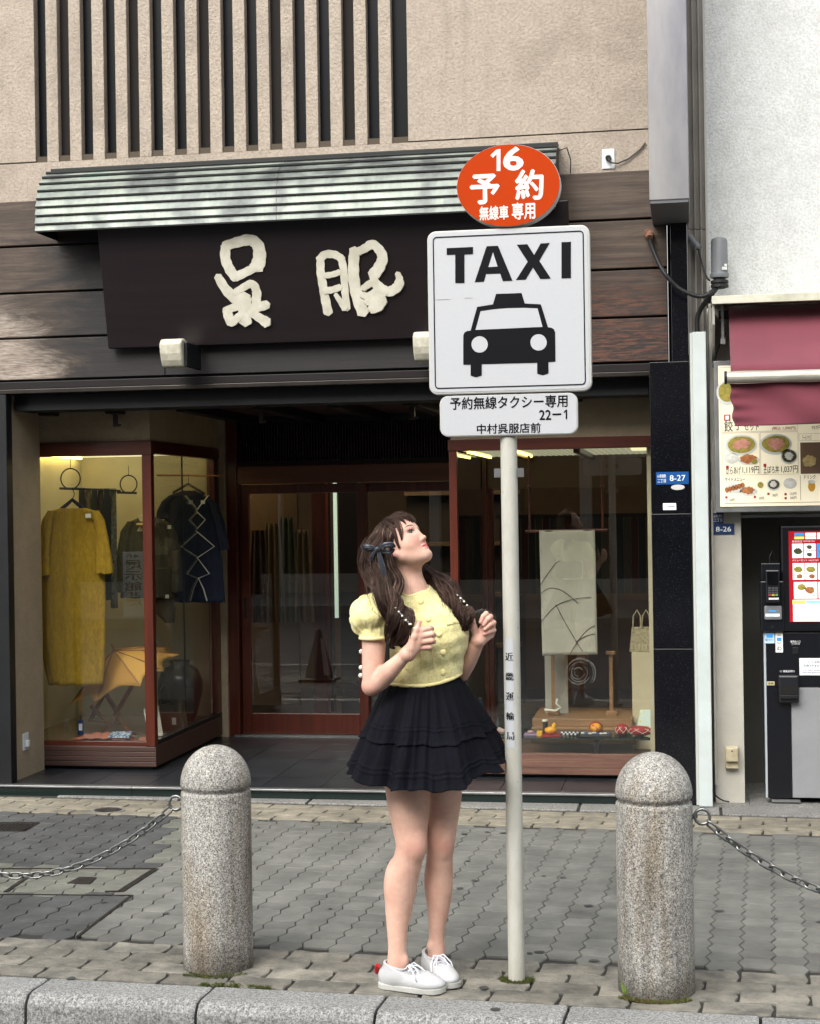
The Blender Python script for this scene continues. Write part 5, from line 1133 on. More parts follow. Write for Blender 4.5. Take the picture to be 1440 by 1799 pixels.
def garment(t, name, rows, Y, th, m, K=44, fold=.006, seed=1, nf=9):
    # rows: (x left px, x right px, y px); a closed cloth body with soft folds, thickness th
    r = random.Random(seed); ph = [r.uniform(0, 6.28) for _ in range(4)]
    def fn(u, v):
        x = v * (len(rows) - 1); k = min(int(x), len(rows) - 2); q = x - k; q2 = q * q * (3 - 2 * q) * .4 + q * .6
        a = [rows[k][i] + (rows[k + 1][i] - rows[k][i]) * (q2 if i < 2 else q) for i in range(3)]; an = u * 2 * math.pi; cx = (a[0] + a[1]) / 2; hw = (a[1] - a[0]) / 2
        px = cx + hw * math.cos(an); p = P(px, a[2], Y); d = -math.sin(an); wv = fold * v * (math.sin(nf * an + ph[0] + v * 2) + .6 * math.sin((nf * 2 + 1) * an + ph[1]) + .5 * math.sin(5 * an + ph[2] + v * 5))
        return Vector((p.x, Y + d * (th * (.45 + .55 * v) * (1 if abs(d) else 1)) + wv * abs(d) * (1 if d < 0 else .3), p.z + .003 * math.sin(nf * an) * v))
    return MB().grid(fn, K * 2, 40, True).build(name, m, t, smooth=True, solid=.002)
def hoop(label, cx, y0, y1, Y, hook_y, bar):
    t = thing('hanging_hoop', label, 'hanger', P(cx, y0, Y)); a = P(cx, y0, Y); b = P(cx, y1, Y); r = (a.z - b.z) / 2; c = (a + b) / 2
    MB().tube([c + Vector((r * math.cos(k * .2618), 0, r * math.sin(k * .2618))) for k in range(24)], .0045, 8, closed=True).build('hoop', m_iron2, t, smooth=True)
    MB().tube([a, P(cx, hook_y, Y)], .002, 6).build('hook_wire', m_iron2, t); MB().tube([P(bar[0], bar[2], Y), P(bar[1], bar[2] + 1, Y)], .008, 8).build('hoop_bar', m_iron2, t)
hoop('black iron hoop hanging above the mustard dress', 124, 823, 859, 9.62, 800, (105, 150, 858)); hoop('smaller black iron hoop left of the red corner post', 226, 835, 866, 9.95, 818, (206, 240, 865))
t = thing('mustard_dress', 'mustard yellow linen dress with short sleeves on a dark hanger', 'dress', P(127, 1205, 9.45)); YD = 9.38
garment(t, 'dress_body', [(104, 152, 893), (86, 172, 899), (80, 178, 915), (80, 182, 950), (74, 184, 1000), (70, 186, 1060), (70, 185, 1120), (78, 184, 1170), (86, 182, 1203)], YD, .05, m_mustard, seed=3)
garment(t, 'sleeve', [(84, 96, 897), (74, 92, 915), (66, 88, 950), (60, 87, 985), (58, 88, 1011)], YD - .05, .03, m_mustard, 20, .004, 4, 4); garment(t, 'sleeve', [(160, 174, 897), (166, 184, 915), (170, 191, 950), (170, 197, 985), (170, 199, 1008)], YD - .05, .03, m_mustard, 20, .004, 5, 4)
mb = MB(); mb.tube([P(108, 894, YD), P(118, 886, YD), P(127, 878, YD), P(137, 886, YD), P(148, 894, YD)], .012, 8).tube([P(127, 878, YD), P(131, 868, YD), P(128, 860, YD)], .0025, 6).build('hanger', m_navyc, t, smooth=True)
a = P(155, 906, YD - .06); MB().box(a.x - .017, a.x + .017, YD - .062, YD - .06, a.z - .012, a.z + .012).build('price_tag', m_tagw, t)
t = thing('scarf_rack', 'dark patterned scarves draped from a rail behind the mustard dress', 'scarves', P(170, 1090, 9.9))
MB().tube([P(135, 858, 9.9), P(212, 862, 9.9)], .006, 8).build('rail', m_iron2, t)
cols = ('#1b1c1e', '#7c7a6a', '#2b2d30', '#54452f', '#1d2b33', '#23303a')
for k in range(6): garment(t, 'scarf', [(139 + k * 11, 149 + k * 11, 858), (138 + k * 11, 150 + k * 11, 920), (137 + k * 11, 151 + k * 11, 1000), (140 + k * 11, 152 + k * 11, 1040 + 14 * (k % 3))], 9.9 + .02 * (k % 2), .014, linen('scarf_cloth_%d' % k, cols[k], cols[(k + 2) % 6], 90), 10, .004, k, 3)
t = thing('olive_jacket', 'olive grey jacket on a cream mannequin partly behind the red corner post', 'jacket', P(260, 1095, 10.0))
garment(t, 'jacket_body', [(246, 272, 908), (226, 296, 918), (216, 305, 935), (214, 306, 975), (216, 304, 1020), (212, 306, 1050)], 10.0, .07, m_olive, seed=8)
garment(t, 'sleeve', [(224, 236, 916), (212, 230, 935), (205, 226, 980), (206, 224, 1040)], 9.97, .04, m_olive, 18, .004, 9, 3); garment(t, 'sleeve', [(288, 300, 920), (296, 312, 940), (304, 320, 985), (302, 322, 1040)], 9.97, .04, m_olive, 18, .004, 10, 3)
c = P(253, 925, 10.0); MB().lathe([(.055, -.03), (.04, .02), (.036, .06), (.04, .075), (.0, .08)], c, 20).build('mannequin_neck', m_cream, t, smooth=True); garment(t, 'lower_hem', [(262, 306, 1050), (266, 308, 1070), (290, 306, 1094)], 10.02, .03, m_olive, 16, .003, 12, 3)
MB().lathe([(.06, .012), (.065, .0), (.055, -.01)], P(257, 922, 9.94), 20).build('necklace', mat('beads', '#b8a060', .5), t)
for px, py in ((298, 926), (294, 1048)): a = P(px, py, 9.9); MB().box(a.x - .012, a.x + .012, 9.898, 9.9, a.z - .012, a.z + .012).build('price_tag', m_tagw, t)
t = thing('navy_jacket', 'navy jacket with a cream zigzag cord down the front on a hanger', 'jacket', P(335, 1060, 10.25))
garment(t, 'jacket_body', [(320, 344, 862), (296, 362, 872), (288, 374, 890), (290, 384, 930), (292, 392, 1000), (294, 396, 1058)], 10.25, .05, m_navyc, seed=14)
garment(t, 'sleeve', [(298, 312, 870), (284, 300, 882), (276, 296, 900), (275, 296, 912)], 10.23, .035, m_navyc, 18, .003, 15, 3); garment(t, 'sleeve', [(356, 368, 872), (370, 384, 888), (380, 396, 925), (388, 403, 966)], 10.23, .035, m_navyc, 18, .003, 16, 3)
zz = [(367, 870), (352, 888), (345, 898), (361, 913), (344, 932), (377, 960), (347, 980), (368, 1008), (349, 1016), (358, 1035), (364, 1056)]
MB().tube([P(a, b, 10.185) for a, b in zz], .004, 6).build('zigzag_cord', m_tagw, t); a = P(357, 882, 10.18); MB().box(a.x - .014, a.x + .014, 10.176, 10.178, a.z - .012, a.z + .012).build('price_tag', m_tagw, t)
MB().tube([P(304, 866, 10.25), P(331, 850, 10.25), P(360, 868, 10.25)], .009, 8).tube([P(331, 852, 10.25), P(331, 832, 10.25)], .0025, 6).build('hanger', m_iron2, t, smooth=True); MB().tube([P(276, 835, 10.28), P(392, 836, 10.28)], .006, 8).build('rail', m_oak, t)
# umbrella
t = thing('ochre_umbrella', 'open ochre cotton parasol leaning over a folding wooden stand', 'umbrella', P(215, 1240, 9.62)); YU = 9.62
ap = P(200, 1143, YU - .02); rim = [(122, 1241), (168, 1235), (247, 1206), (290, 1180), (317, 1150), (300, 1138), (262, 1136), (215, 1140), (160, 1190)]; dp = [-.16, -.2, -.2, -.12, .02, .2, .3, .28, .05]
rp = [P(a, b, YU + d) for (a, b), d in zip(rim, dp)]
for i in range(len(rp)):
    a, b = rp[i], rp[(i + 1) % len(rp)]
    def fn(u, v, a=a, b=b):
        e = a.lerp(b, u); q = ap.lerp(e, v); s_ = v * (1 - v) * .35 * (e - ap).length; q += Vector((0, -.5, .8)) * s_ * .35; q += (ap - q) * .17 * math.sin(u * math.pi) * v * v; return q
    MB().grid(fn, 8, 9).build('umbrella_panel', mat('ochre_cotton_%d' % (i % 3), ('#b98a3c', '#ad8036', '#c29443')[i % 3], .8), t, smooth=True, solid=.0015)
MB().tube([ap, P(197, 1132, YU)], .006, 8).build('ferrule', m_oak, t)
for i in range(len(rp)): MB().tube([ap.lerp(rp[i], q) + Vector((0, -.5, .8)) * (q * (1 - q) * .35 * (rp[i] - ap).length * .35) + Vector((0, -.003, .001)) for q in (0, .2, .4, .6, .8, 1)], .0026, 5).build('seam', m_oak, t)
MB().tube([P(150, 1208, 9.4), P(144, 1222, 9.4), P(143, 1252, 9.4), P(139, 1240, 9.4), P(142, 1225, 9.4)], .005, 5, flat=.4).build('strap', m_ochre, t)
MB().tube([P(142, 1250, 9.4), P(142, 1266, 9.4)], .0012, 5).build('tag_string', m_iron2, t); a, b = P(137, 1292, 9.4), P(147, 1266, 9.4); MB().box(a.x, b.x, 9.398, 9.402, a.z, b.z).build('navy_tag', m_navy, t); MB().box(a.x + .008, b.x - .008, 9.396, 9.3975, a.z + .03, b.z - .02).build('tag_print', m_plate, t)
t = thing('folding_stand', 'crossed brown wooden legs of a folding stand under the parasol', 'stand', P(205, 1300, 9.75))
for (a, b), (c_, d), y in (((232, 1205), (176, 1302), 9.7), ((172, 1196), (232, 1294), 9.72), ((190, 1205), (158, 1268), 9.95), ((160, 1240), (214, 1300), 9.93)): MB().bar(P(a, b, y), P(c_, d, y), .022, .03, (0, 1, 0)).build('leg', m_oak, t, bevel=.002)
MB().bar(P(160, 1266, 9.8), P(215, 1272, 9.8), .015, .02, (0, 1, 0)).build('crossbar', m_oak, t)
t = thing('stoneware_jar', 'big dark stoneware jar in the far corner of the bay', 'jar', P(318, 1290, 10.3)); c = P(318, 1290, 10.3); c.z = .203; t.location = c; _reg(t, Matrix.Translation(c)); h = ZA(1160, 10.3, 318) - .203
MB().lathe([(.09, 0), (.11, h * .1), (.148, h * .45), (.15, h * .65), (.12, h * .85), (.065, h * .93), (.07, h), (.055, h), (.05, h * .93)], c, 40).build('jar_body', mat('dark_glaze', '#1c1b1c', .3, '#3a3530', 7), t, smooth=True)
t = thing('brown_handbag', 'brown leather handbag with white tag standing on the bay floor', 'handbag', P(300, 1290, 9.75)); yb_ = 9.8
b0 = [P(*q, yb_) for q in ((279, 1288), (324, 1284), (318, 1232), (280, 1240))]; vs = b0 + [p + Vector((0, .09, 0)) for p in b0]
MB().add(vs, [(0, 1, 2, 3), (7, 6, 5, 4), (0, 4, 5, 1), (1, 5, 6, 2), (2, 6, 7, 3), (3, 7, 4, 0)]).build('bag_body', mat('taupe_leather', '#4a4034', .5, '#574b3c', 12), t, bevel=.008)
MB().tube([P(281, 1240, yb_), P(279, 1215, yb_), P(288, 1204, yb_), P(298, 1212, yb_), P(302, 1238, yb_)], .006, 8).build('handle', m_iron2, t, smooth=True); a = P(306, 1268, yb_ - .003); MB().box(a.x - .012, a.x + .014, yb_ - .005, yb_ - .002, a.z - .02, a.z + .025).build('price_tag', m_tagw, t)
a = P(262, 1295, 9.6); MB().add([P(262, 1300, 9.6), P(288, 1296, 9.6), P(278, 1240, 9.66), P(252, 1246, 9.66)], [(0, 1, 2, 3)]).build('signboard', m_tagw, None, solid=.004); o = bpy.data.objects['signboard']; o.name = 'display_card'; tag(o, 'white card leaning against the brown handbag', 'card')
t = thing('salmon_parcel', 'folded salmon cloth parcel with a blue printed sleeve on the bay floor', 'parcel', P(200, 1305, 9.36))
a = P(128, 1306, 9.36); b = P(258, 1300, 9.36)
MB().grid(lambda u, v: Vector((a.x + (b.x - a.x) * u, 9.33 + .16 * v, .205 + .042 * math.sin(math.pi * min(1, u * 1.3 + .02)) ** .6 * math.sin(math.pi * (v * .9 + .05)) ** .5 + .004 * math.sin(u * 40 + v * 5))), 50, 12).build('cloth', linen('salmon_cloth', '#a8604c', '#c07a62', 50), t, smooth=True, solid=.002)
MB().grid(lambda u, v: Vector((XA(188, 9.36) + (XA(224, 9.36) - XA(188, 9.36)) * u, 9.325 + .15 * v, .209 + .047 * math.sin(math.pi * (v * .9 + .05)) ** .5)), 6, 12).build('sleeve_print', mat('blue_print', '#3f5878', .5, '#b5c2cc', 60, lo=.45, hi=.55), t, smooth=True, solid=.002)
# ============================================================ IN THE LOW WINDOW
m_bam = wood('red_bamboo', '#3a1610', '#552418', 2, grain=20)
t = thing('hanging_tapestry', 'beige cloth hanging with dark curved grass lines, hung from a red bamboo rod', 'tapestry', P(997, 1150, 9.7)); YT = 9.7
tl, tr_, br_, bl_ = P(946, 932, YT), P(1044, 931, YT), P(1049, 1150, YT), P(952, 1152, YT)
tap = MB().grid(lambda u, v: (tl.lerp(tr_, u)).lerp(bl_.lerp(br_, u), v) + Vector((0, .004 * math.sin(u * 9 + v * 4), 0)), 20, 30).build('cloth', mat('beige_silk', '#a3a190', .8, '#adab9b', 3, .1, 200), t, smooth=True, solid=.003)
for c_ in ([(948, 1060), (975, 1043), (1005, 1035), (1042, 1050)][:0], [(947, 1045), (965, 1033), (990, 1040), (1020, 1065)], [(948, 1095), (975, 1065), (1010, 1052), (1044, 1050)], [(975, 1062), (990, 1090), (1010, 1125), (1025, 1148)], [(1000, 1150), (1015, 1125), (1030, 1108), (1047, 1097)], [(1010, 1128), (1028, 1118), (1047, 1113)], [(947, 1030), (960, 1010), (975, 990), (985, 985)]):
    if c_: MB().tube([P(*(.5 * (2 * q1[j] + (q2[j] - q0[j]) * s + (2 * q0[j] - 5 * q1[j] + 4 * q2[j] - q3[j]) * s * s + (3 * q1[j] - q0[j] - 3 * q2[j] + q3[j]) * s ** 3) for j in (0, 1)), YT - .008) for i in range(len(c_) - 1) for q0, q1, q2, q3 in [(c_[max(i - 1, 0)], c_[i], c_[i + 1], c_[min(i + 2, len(c_) - 1)])] for s in (0, .25, .5, .75)], .0018, 6).build('painted_line', m_iron2, tap, smooth=True)
MB().tube([P(922, 934, YT + .01), P(1066, 931, YT + .01)], .009, 8).build('rod', m_bam, t)
for px in (928, 1056): MB().tube([P(px, 800, YT + .02), P(px + 2, 935, YT + .02)], .007, 8).build('pole', m_bam, t); MB().sphere(P(px + .5, 856, YT + .015), .014, 8, 6).build('knot', m_bam, t)
em = thing('rose_emblem', 'white brush-stroke rose emblem on the window glass', 'emblem', P(1016, 1182, 9.155)); m_em = mat('emblem_white', '#9fa39c', .6)
re_ = random.Random(3)
for k in range(13):
    r = 7 + k * 1.9; a0 = re_.uniform(0, 6.28); sp_ = re_.uniform(1.2, 2.6); ex = re_.uniform(-2, 2); pts = [P(1016 + ex + r * math.cos(a0 + sp_ * i / 9), 1182 + .88 * r * math.sin(a0 + sp_ * i / 9) * (1 + .03 * i), 9.156) for i in range(10)]
    MB().tube(pts, [.0008] + [.0022 if k % 2 else .0014] * 8 + [.0006], 6, flat=.3).build('brush_stroke', m_em, em)
t = thing('wooden_platform', 'low stepped wooden display platform behind the glass shelf', 'platform', P(1010, 1290, 9.8))
m_pale = wood('pale_wood', '#7a5a38', '#94704a', 0, grain=26)
zp0 = ZA(1262, 9.75, 1010)
for k, (ya_, dz) in enumerate(((9.72, 0), (9.66, -.045), (9.6, -.09))): Box('platform_step', m_pale, t, XA(928, 9.7), XA(1104 + k * 4, 9.7), ya_, 10.25, zp0 + dz - .044, zp0 + dz, bevel=.003)
for px in (970, 1072):
    s_ = thing('display_stand', 'small wooden T-shaped stand, %s of the two on the platform' % ('left' if px < 1000 else 'right'), 'stand', P(px, 1245, 9.9), 0, 'T-shaped stands on the platform'); a = P(px, 1150, 9.9); zt_ = a.z
    MB().box(a.x - .011, a.x + .011, 9.89, 9.91, zp0 + .03, zt_).build('upright', m_pale, s_); MB().box(a.x - .028, a.x + .028, 9.875, 9.925, zt_, zt_ + .02).build('crossbar', m_pale, s_, bevel=.002); MB().box(a.x - .032, a.x + .035, 9.86, 9.94, zp0 + .001, zp0 + .03).build('foot', m_pale, s_, bevel=.002)
t = thing('display_board', 'off-white upright panel behind the tapestry', 'panel', P(972, 1240, 9.98)); Box('panel', mat('offwhite_panel', '#98968a', .7), t, XA(952, 9.98), XA(992, 9.98), 9.98, 10.0, zp0, ZA(1090, 9.98, 972))
t = thing('power_lead', 'white electric lead and plug on the wooden platform', 'cable', P(975, 1250, 9.85)); MB().tube([P(956, 1247, 9.85), P(975, 1249, 9.8), P(984, 1243, 9.8), P(976, 1236, 9.8), P(978, 1228, 9.8)], .007, 8).build('cord', m_tagw, t, smooth=True)
m_red = mat('red_brocade', '#a01a1c', .6, '#7a1016', 20); m_yel = mat('yellow_pouch', '#d99a12', .5, '#c4450f', 40, lo=.55, hi=.6); m_pink = mat('pink_stripe', '#b98a88', .7, '#8fa090', 60, lo=.45, hi=.55)
ZS = .2725
def onshelf(px, Y): return Vector((XA(px, Y, 1290), Y, ZS))
def blob(t, name, c, r, sc, m, amp=.12, seed=1):
    rr_ = Vector((seed * 3.1, 0, 0)); MB().grid(lambda u, v: c + Vector((0, 0, r * sc[2])) + Vector((r * sc[0] * math.sin(math.pi * v) * math.cos(6.2832 * u), r * sc[1] * math.sin(math.pi * v) * math.sin(6.2832 * u), r * sc[2] * math.cos(math.pi * v))) * (1 + amp * mnoise.noise(Vector((math.cos(6.2832 * u) * 2, math.sin(6.2832 * u) * 2, v * 4)) + rr_)), 22, 14, True).build(name, m, t, smooth=True)
k = 0
for i, (px, y) in enumerate(((850, 9.34), (858, 9.3), (864, 9.36), (871, 9.3), (876, 9.36), (882, 9.3))):
    t = thing('striped_ball', 'pale striped fabric ball, %s from left in the row on the glass shelf' % ('first', 'second', 'third', 'fourth', 'fifth', 'sixth')[i], 'ornament', onshelf(px, y), 0, 'striped fabric balls on the glass shelf'); blob(t, 'ball', onshelf(px, y), .021, (1, 1, .85), m_pink, .05, i); MB().tube([onshelf(px, y) + Vector((.0216 * math.cos(a * .5), .0216 * math.sin(a * .5), .018)) for a in range(13)], .0018, 5, closed=True).build('stripe', m_red, t)
t = thing('lilac_tray', 'small lilac tray of trinkets on the glass shelf right of the white post', 'tray', onshelf(934, 9.3)); c = onshelf(934, 9.3); MB().box(c.x - .045, c.x + .045, 9.26, 9.34, ZS, ZS + .01).build('tray', mat('lilac', '#8b6f92', .5), t, bevel=.003); blob(t, 'trinket', c + Vector((-.01, 0, .01)), .014, (1.3, 1, .6), m_pink)
t = thing('yellow_bird_pouch', 'yellow and orange bird-shaped pouch on a red mat on the glass shelf', 'pouch', onshelf(966, 9.3)); c = onshelf(966, 9.3); MB().box(c.x - .05, c.x + .06, 9.24, 9.36, ZS, ZS + .006).build('red_mat', m_red, t); blob(t, 'body', c + Vector((0, 0, .006)), .03, (1.15, .9, .72), m_yel, .15, 2); blob(t, 'head', c + Vector((.022, 0, .03)), .014, (.9, .9, 1.5), mat('bird_yellow', '#dba514', .5), .1, 3); MB().box(c.x - .075, c.x - .045, 9.25, 9.29, ZS, ZS + .028).build('yellow_box', mat('box_yellow', '#d6a70f', .5), t, bevel=.002)
t = thing('black_cup', 'small black cup with white top behind the yellow pouch', 'cup', onshelf(957, 9.45)); c = onshelf(957, 9.45); MB().lathe([(.013, 0), (.016, .06)], c, 16).build('cup_body', m_iron2, t); MB().lathe([(.0165, .06), (.0165, .07)], c, 16).build('cup_top', m_tagw, t)
t = thing('beaded_pouch', 'grey and black beaded pouch on the middle of the glass shelf', 'pouch', onshelf(1000, 9.28)); c = onshelf(1000, 9.28)
for i in range(9):
    for j in range(3): MB().sphere(c + Vector((-.045 + i * .0112, -.02 + j * .016, .012 + .006 * (j == 1))), .0072, 8, 6).build('bead', m_pearl_g if False else (m_plate if (i + j) % 2 else m_iron2), t, smooth=True)
t = thing('bead_tray', 'long black tray holding small blue and white ornaments', 'tray', onshelf(1046, 9.26)); c = onshelf(1046, 9.26); MB().box(c.x - .09, c.x + .09, 9.22, 9.30, ZS, ZS + .014).build('tray', m_iron2, t, bevel=.002)
for i in range(8): blob(t, 'ornament', c + Vector((-.075 + i * .021, random.uniform(-.02, .02), .013)), .009, (1.3, .8, .6), (m_plate, m_blue, m_tagw)[i % 3], .2, i)
t = thing('red_yellow_ball', 'red and yellow temari ball behind the black tray', 'ball', onshelf(1046, 9.4)); blob(t, 'ball', onshelf(1046, 9.4), .034, (1, 1, .9), m_yel, .05, 5); MB().tube([onshelf(1046, 9.4) + Vector((.034 * math.cos(a * .4), .0, .031 + .032 * math.sin(a * .4))) for a in range(16)], .006, 6, closed=True).build('band', m_red, t)
for i, (px, r, lab) in enumerate(((1092, .04, 'round red brocade pouch with cream crack lines, left of the pair'), (1124, .045, 'flat red brocade pouch with cream crack lines at the right end of the shelf'))):
    t = thing('red_pouch', lab, 'pouch', onshelf(px, 9.3), 0, 'red brocade pouches'); c = onshelf(px, 9.3); blob(t, 'pouch_body', c, r, (1.0 + .55 * i, .8, .85 - .22 * i), m_red, .18, 7 + i)
    for q in range(5): a = q * 1.2; MB().tube([c + Vector((r * (1 + .55 * i) * .96 * math.cos(a + s * .25) * math.cos(s * .3 - .5), -r * .86 * abs(math.cos(s * .3 - .5)) , r * (.85 - .22 * i) * (1 + .95 * math.sin(s * .3 - .5)))) for s in range(5)], .0012, 5).build('gold_line', m_tagw, t)
t = thing('drawn_card', 'white card with yellow flower drawing leaning at the right of the shelf', 'card', onshelf(1132, 9.5)); q = [P(1117, 1286, 9.45), P(1147, 1286, 9.45), P(1148, 1247, 9.5), P(1124, 1247, 9.5)]; MB().add(q, [(0, 1, 2, 3)]).build('card', mat('card_print', '#b5c6bd', .6, '#c9bb58', 30, lo=.56, hi=.6), t, solid=.003)
t = thing('ivory_handbag', 'ivory woven handbag with two round handles on a cream plinth', 'handbag', P(1124, 1145, 10.0)); zq = ZA(1145, 9.95, 1124); m_ivory = mat('ivory_weave', '#b0a684', .7, '#8d8466', 60, .3, 80)
a, b = XA(1105, 9.95, 1145), XA(1150, 9.95, 1145); c_, d = XA(1109, 9.95, 1100), XA(1143, 9.95, 1100); zt_ = ZA(1102, 9.95, 1124)
MB().add([(a, 9.92, zq), (b, 9.92, zq), (d, 9.94, zt_), (c_, 9.94, zt_), (a, 10.02, zq), (b, 10.02, zq), (d, 10.0, zt_), (c_, 10.0, zt_)], [(0, 1, 2, 3), (7, 6, 5, 4), (0, 4, 5, 1), (1, 5, 6, 2), (2, 6, 7, 3), (3, 7, 4, 0)]).build('bag_body', m_ivory, t, bevel=.006)
for px in (1118, 1134): MB().tube([P(px - 7, 1103, 9.93), P(px - 6, 1082, 9.93), P(px, 1072, 9.93), P(px + 6, 1082, 9.93), P(px + 7, 1103, 9.93)], .0045, 8).build('handle', m_ivory, t, smooth=True)
for k in range(6): Box('weave_band', m_cream, t, a + .012 + k * .022, a + .020 + k * .022, 9.914, 9.9185, zq + .02, zq + .05)
t = thing('plinth', 'cream display plinth under the ivory handbag', 'plinth', (XA(1130, 9.95), 9.95, .105)); Box('plinth_body', m_cream, t, XA(1109, 9.93, 1150), -.227, 9.9, 10.1, .1055, zq - .0005, bevel=.002)
t = thing('glass_bottle', 'small dark glass bottle on the platform beside the white post', 'bottle', P(874, 1275, 10.0)); MB().lathe([(.016, 0), (.018, .005), (.018, .05), (.008, .065), (.007, .09)], (XA(874, 10.0, 1275), 10.0, .2), 16).build('bottle_body', m_iron2, t, smooth=True); Box('bottle_stand', m_pale, t, XA(862, 10.0), XA(890, 10.0), 9.95, 10.05, .1055, .1995)
for i, px in enumerate((826, 838, 850)):
    t = thing('paper_bag', 'dark carrier bag with rope handles beyond the red post, %s of three' % ('leftmost', 'middle', 'rightmost')[i], 'bag', P(px, 910, 11.3), 0, 'carrier bags on the inner shelf'); a = P(px, 912, 11.3); MB().box(a.x - .022, a.x + .022, 11.28, 11.34, a.z - .09, a.z).build('bag_body', m_ind, t); MB().tube([a + Vector((-.018, -.021, 0)), a + Vector((-.014, -.021, .05)), a + Vector((0, -.021, .066)), a + Vector((.014, -.021, .05)), a + Vector((.018, -.021, 0))], .003, 6).build('handle', m_tagw, t, smooth=True)
# ---- seen only in the glass: banner across the street and a notice cone on the pavement to the left
bn = thing('banner', 'white standing banner across the street reading 4F and 3F exhibition hall', 'banner', (P(235, 1040, 23.5).x, 2 * 9.235 - 23.5, 0)); c = bn.location
mb = MB(); mb.box(c.x - .17, c.x + .17, c.y - .02, c.y, -.08, 1.0).build('banner_panel', m_white, bn, bevel=.01)
mb = MB(); v_all = []
for s, z0, z1, w in (('4F', .90, .96, .1), ('展', .72, .87, .14), ('示', .56, .70, .14), ('館', .40, .54, .14), ('3F', .32, .38, .1), ('展', .16, .30, .14)):
    v, f = text_verts(s, .01); a = v.min(0); b = v.max(0); mb.add([(c.x + w - (p[0] - a[0]) / (b[0] - a[0]) * 2 * w, c.y + .002, z0 + (p[1] - a[1]) / (b[1] - a[1]) * (z1 - z0)) for p in v], f)
mb.build('lettering', m_ink, bn)
pv_ = P(562, 1196, 14.65); c = Vector((pv_.x, 2 * 10.72 - 14.65, 0)); cn = thing('notice_cone', 'dark notice cone standing on the pavement left of the picture, seen in the door glass', 'cone', c)
MB().box(c.x - .17, c.x + .17, c.y - .17, c.y + .17, 0, .03).build('cone_base', m_black, cn, bevel=.01); MB().lathe([(.14, .03), (.02, .48), (.0, .49)], c, 4).build('cone_body', mat('cone_dark', '#2a2a26', .5), cn)
MB().add([(c.x + .07, c.y + .1 , .06), (c.x + .13, c.y + .11, .06), (c.x + .045, c.y + .03, .40), (c.x + .02, c.y + .03, .40)], [(0, 1, 2, 3)]).build('cone_sign', m_white, cn, solid=.004)
# ============================================================ THE WOMAN
PR = Vector((-.913, 5.312, 0)); PZ0 = -PR.x * math.sin(YAW) + PR.y * math.cos(YAW); PR0 = PR.x * math.cos(YAW) + PR.y * math.sin(YAW)
def L(px, py, d=0.):
    u = (px - CX) / F_PX; v = (CY - py) / F_PX; a = u * _cr + v * _sr; b = -u * _sr + v * _cr; Z = PZ0 + d
    return Vector((a * Z - PR0, d, CAM_H + b * Z))
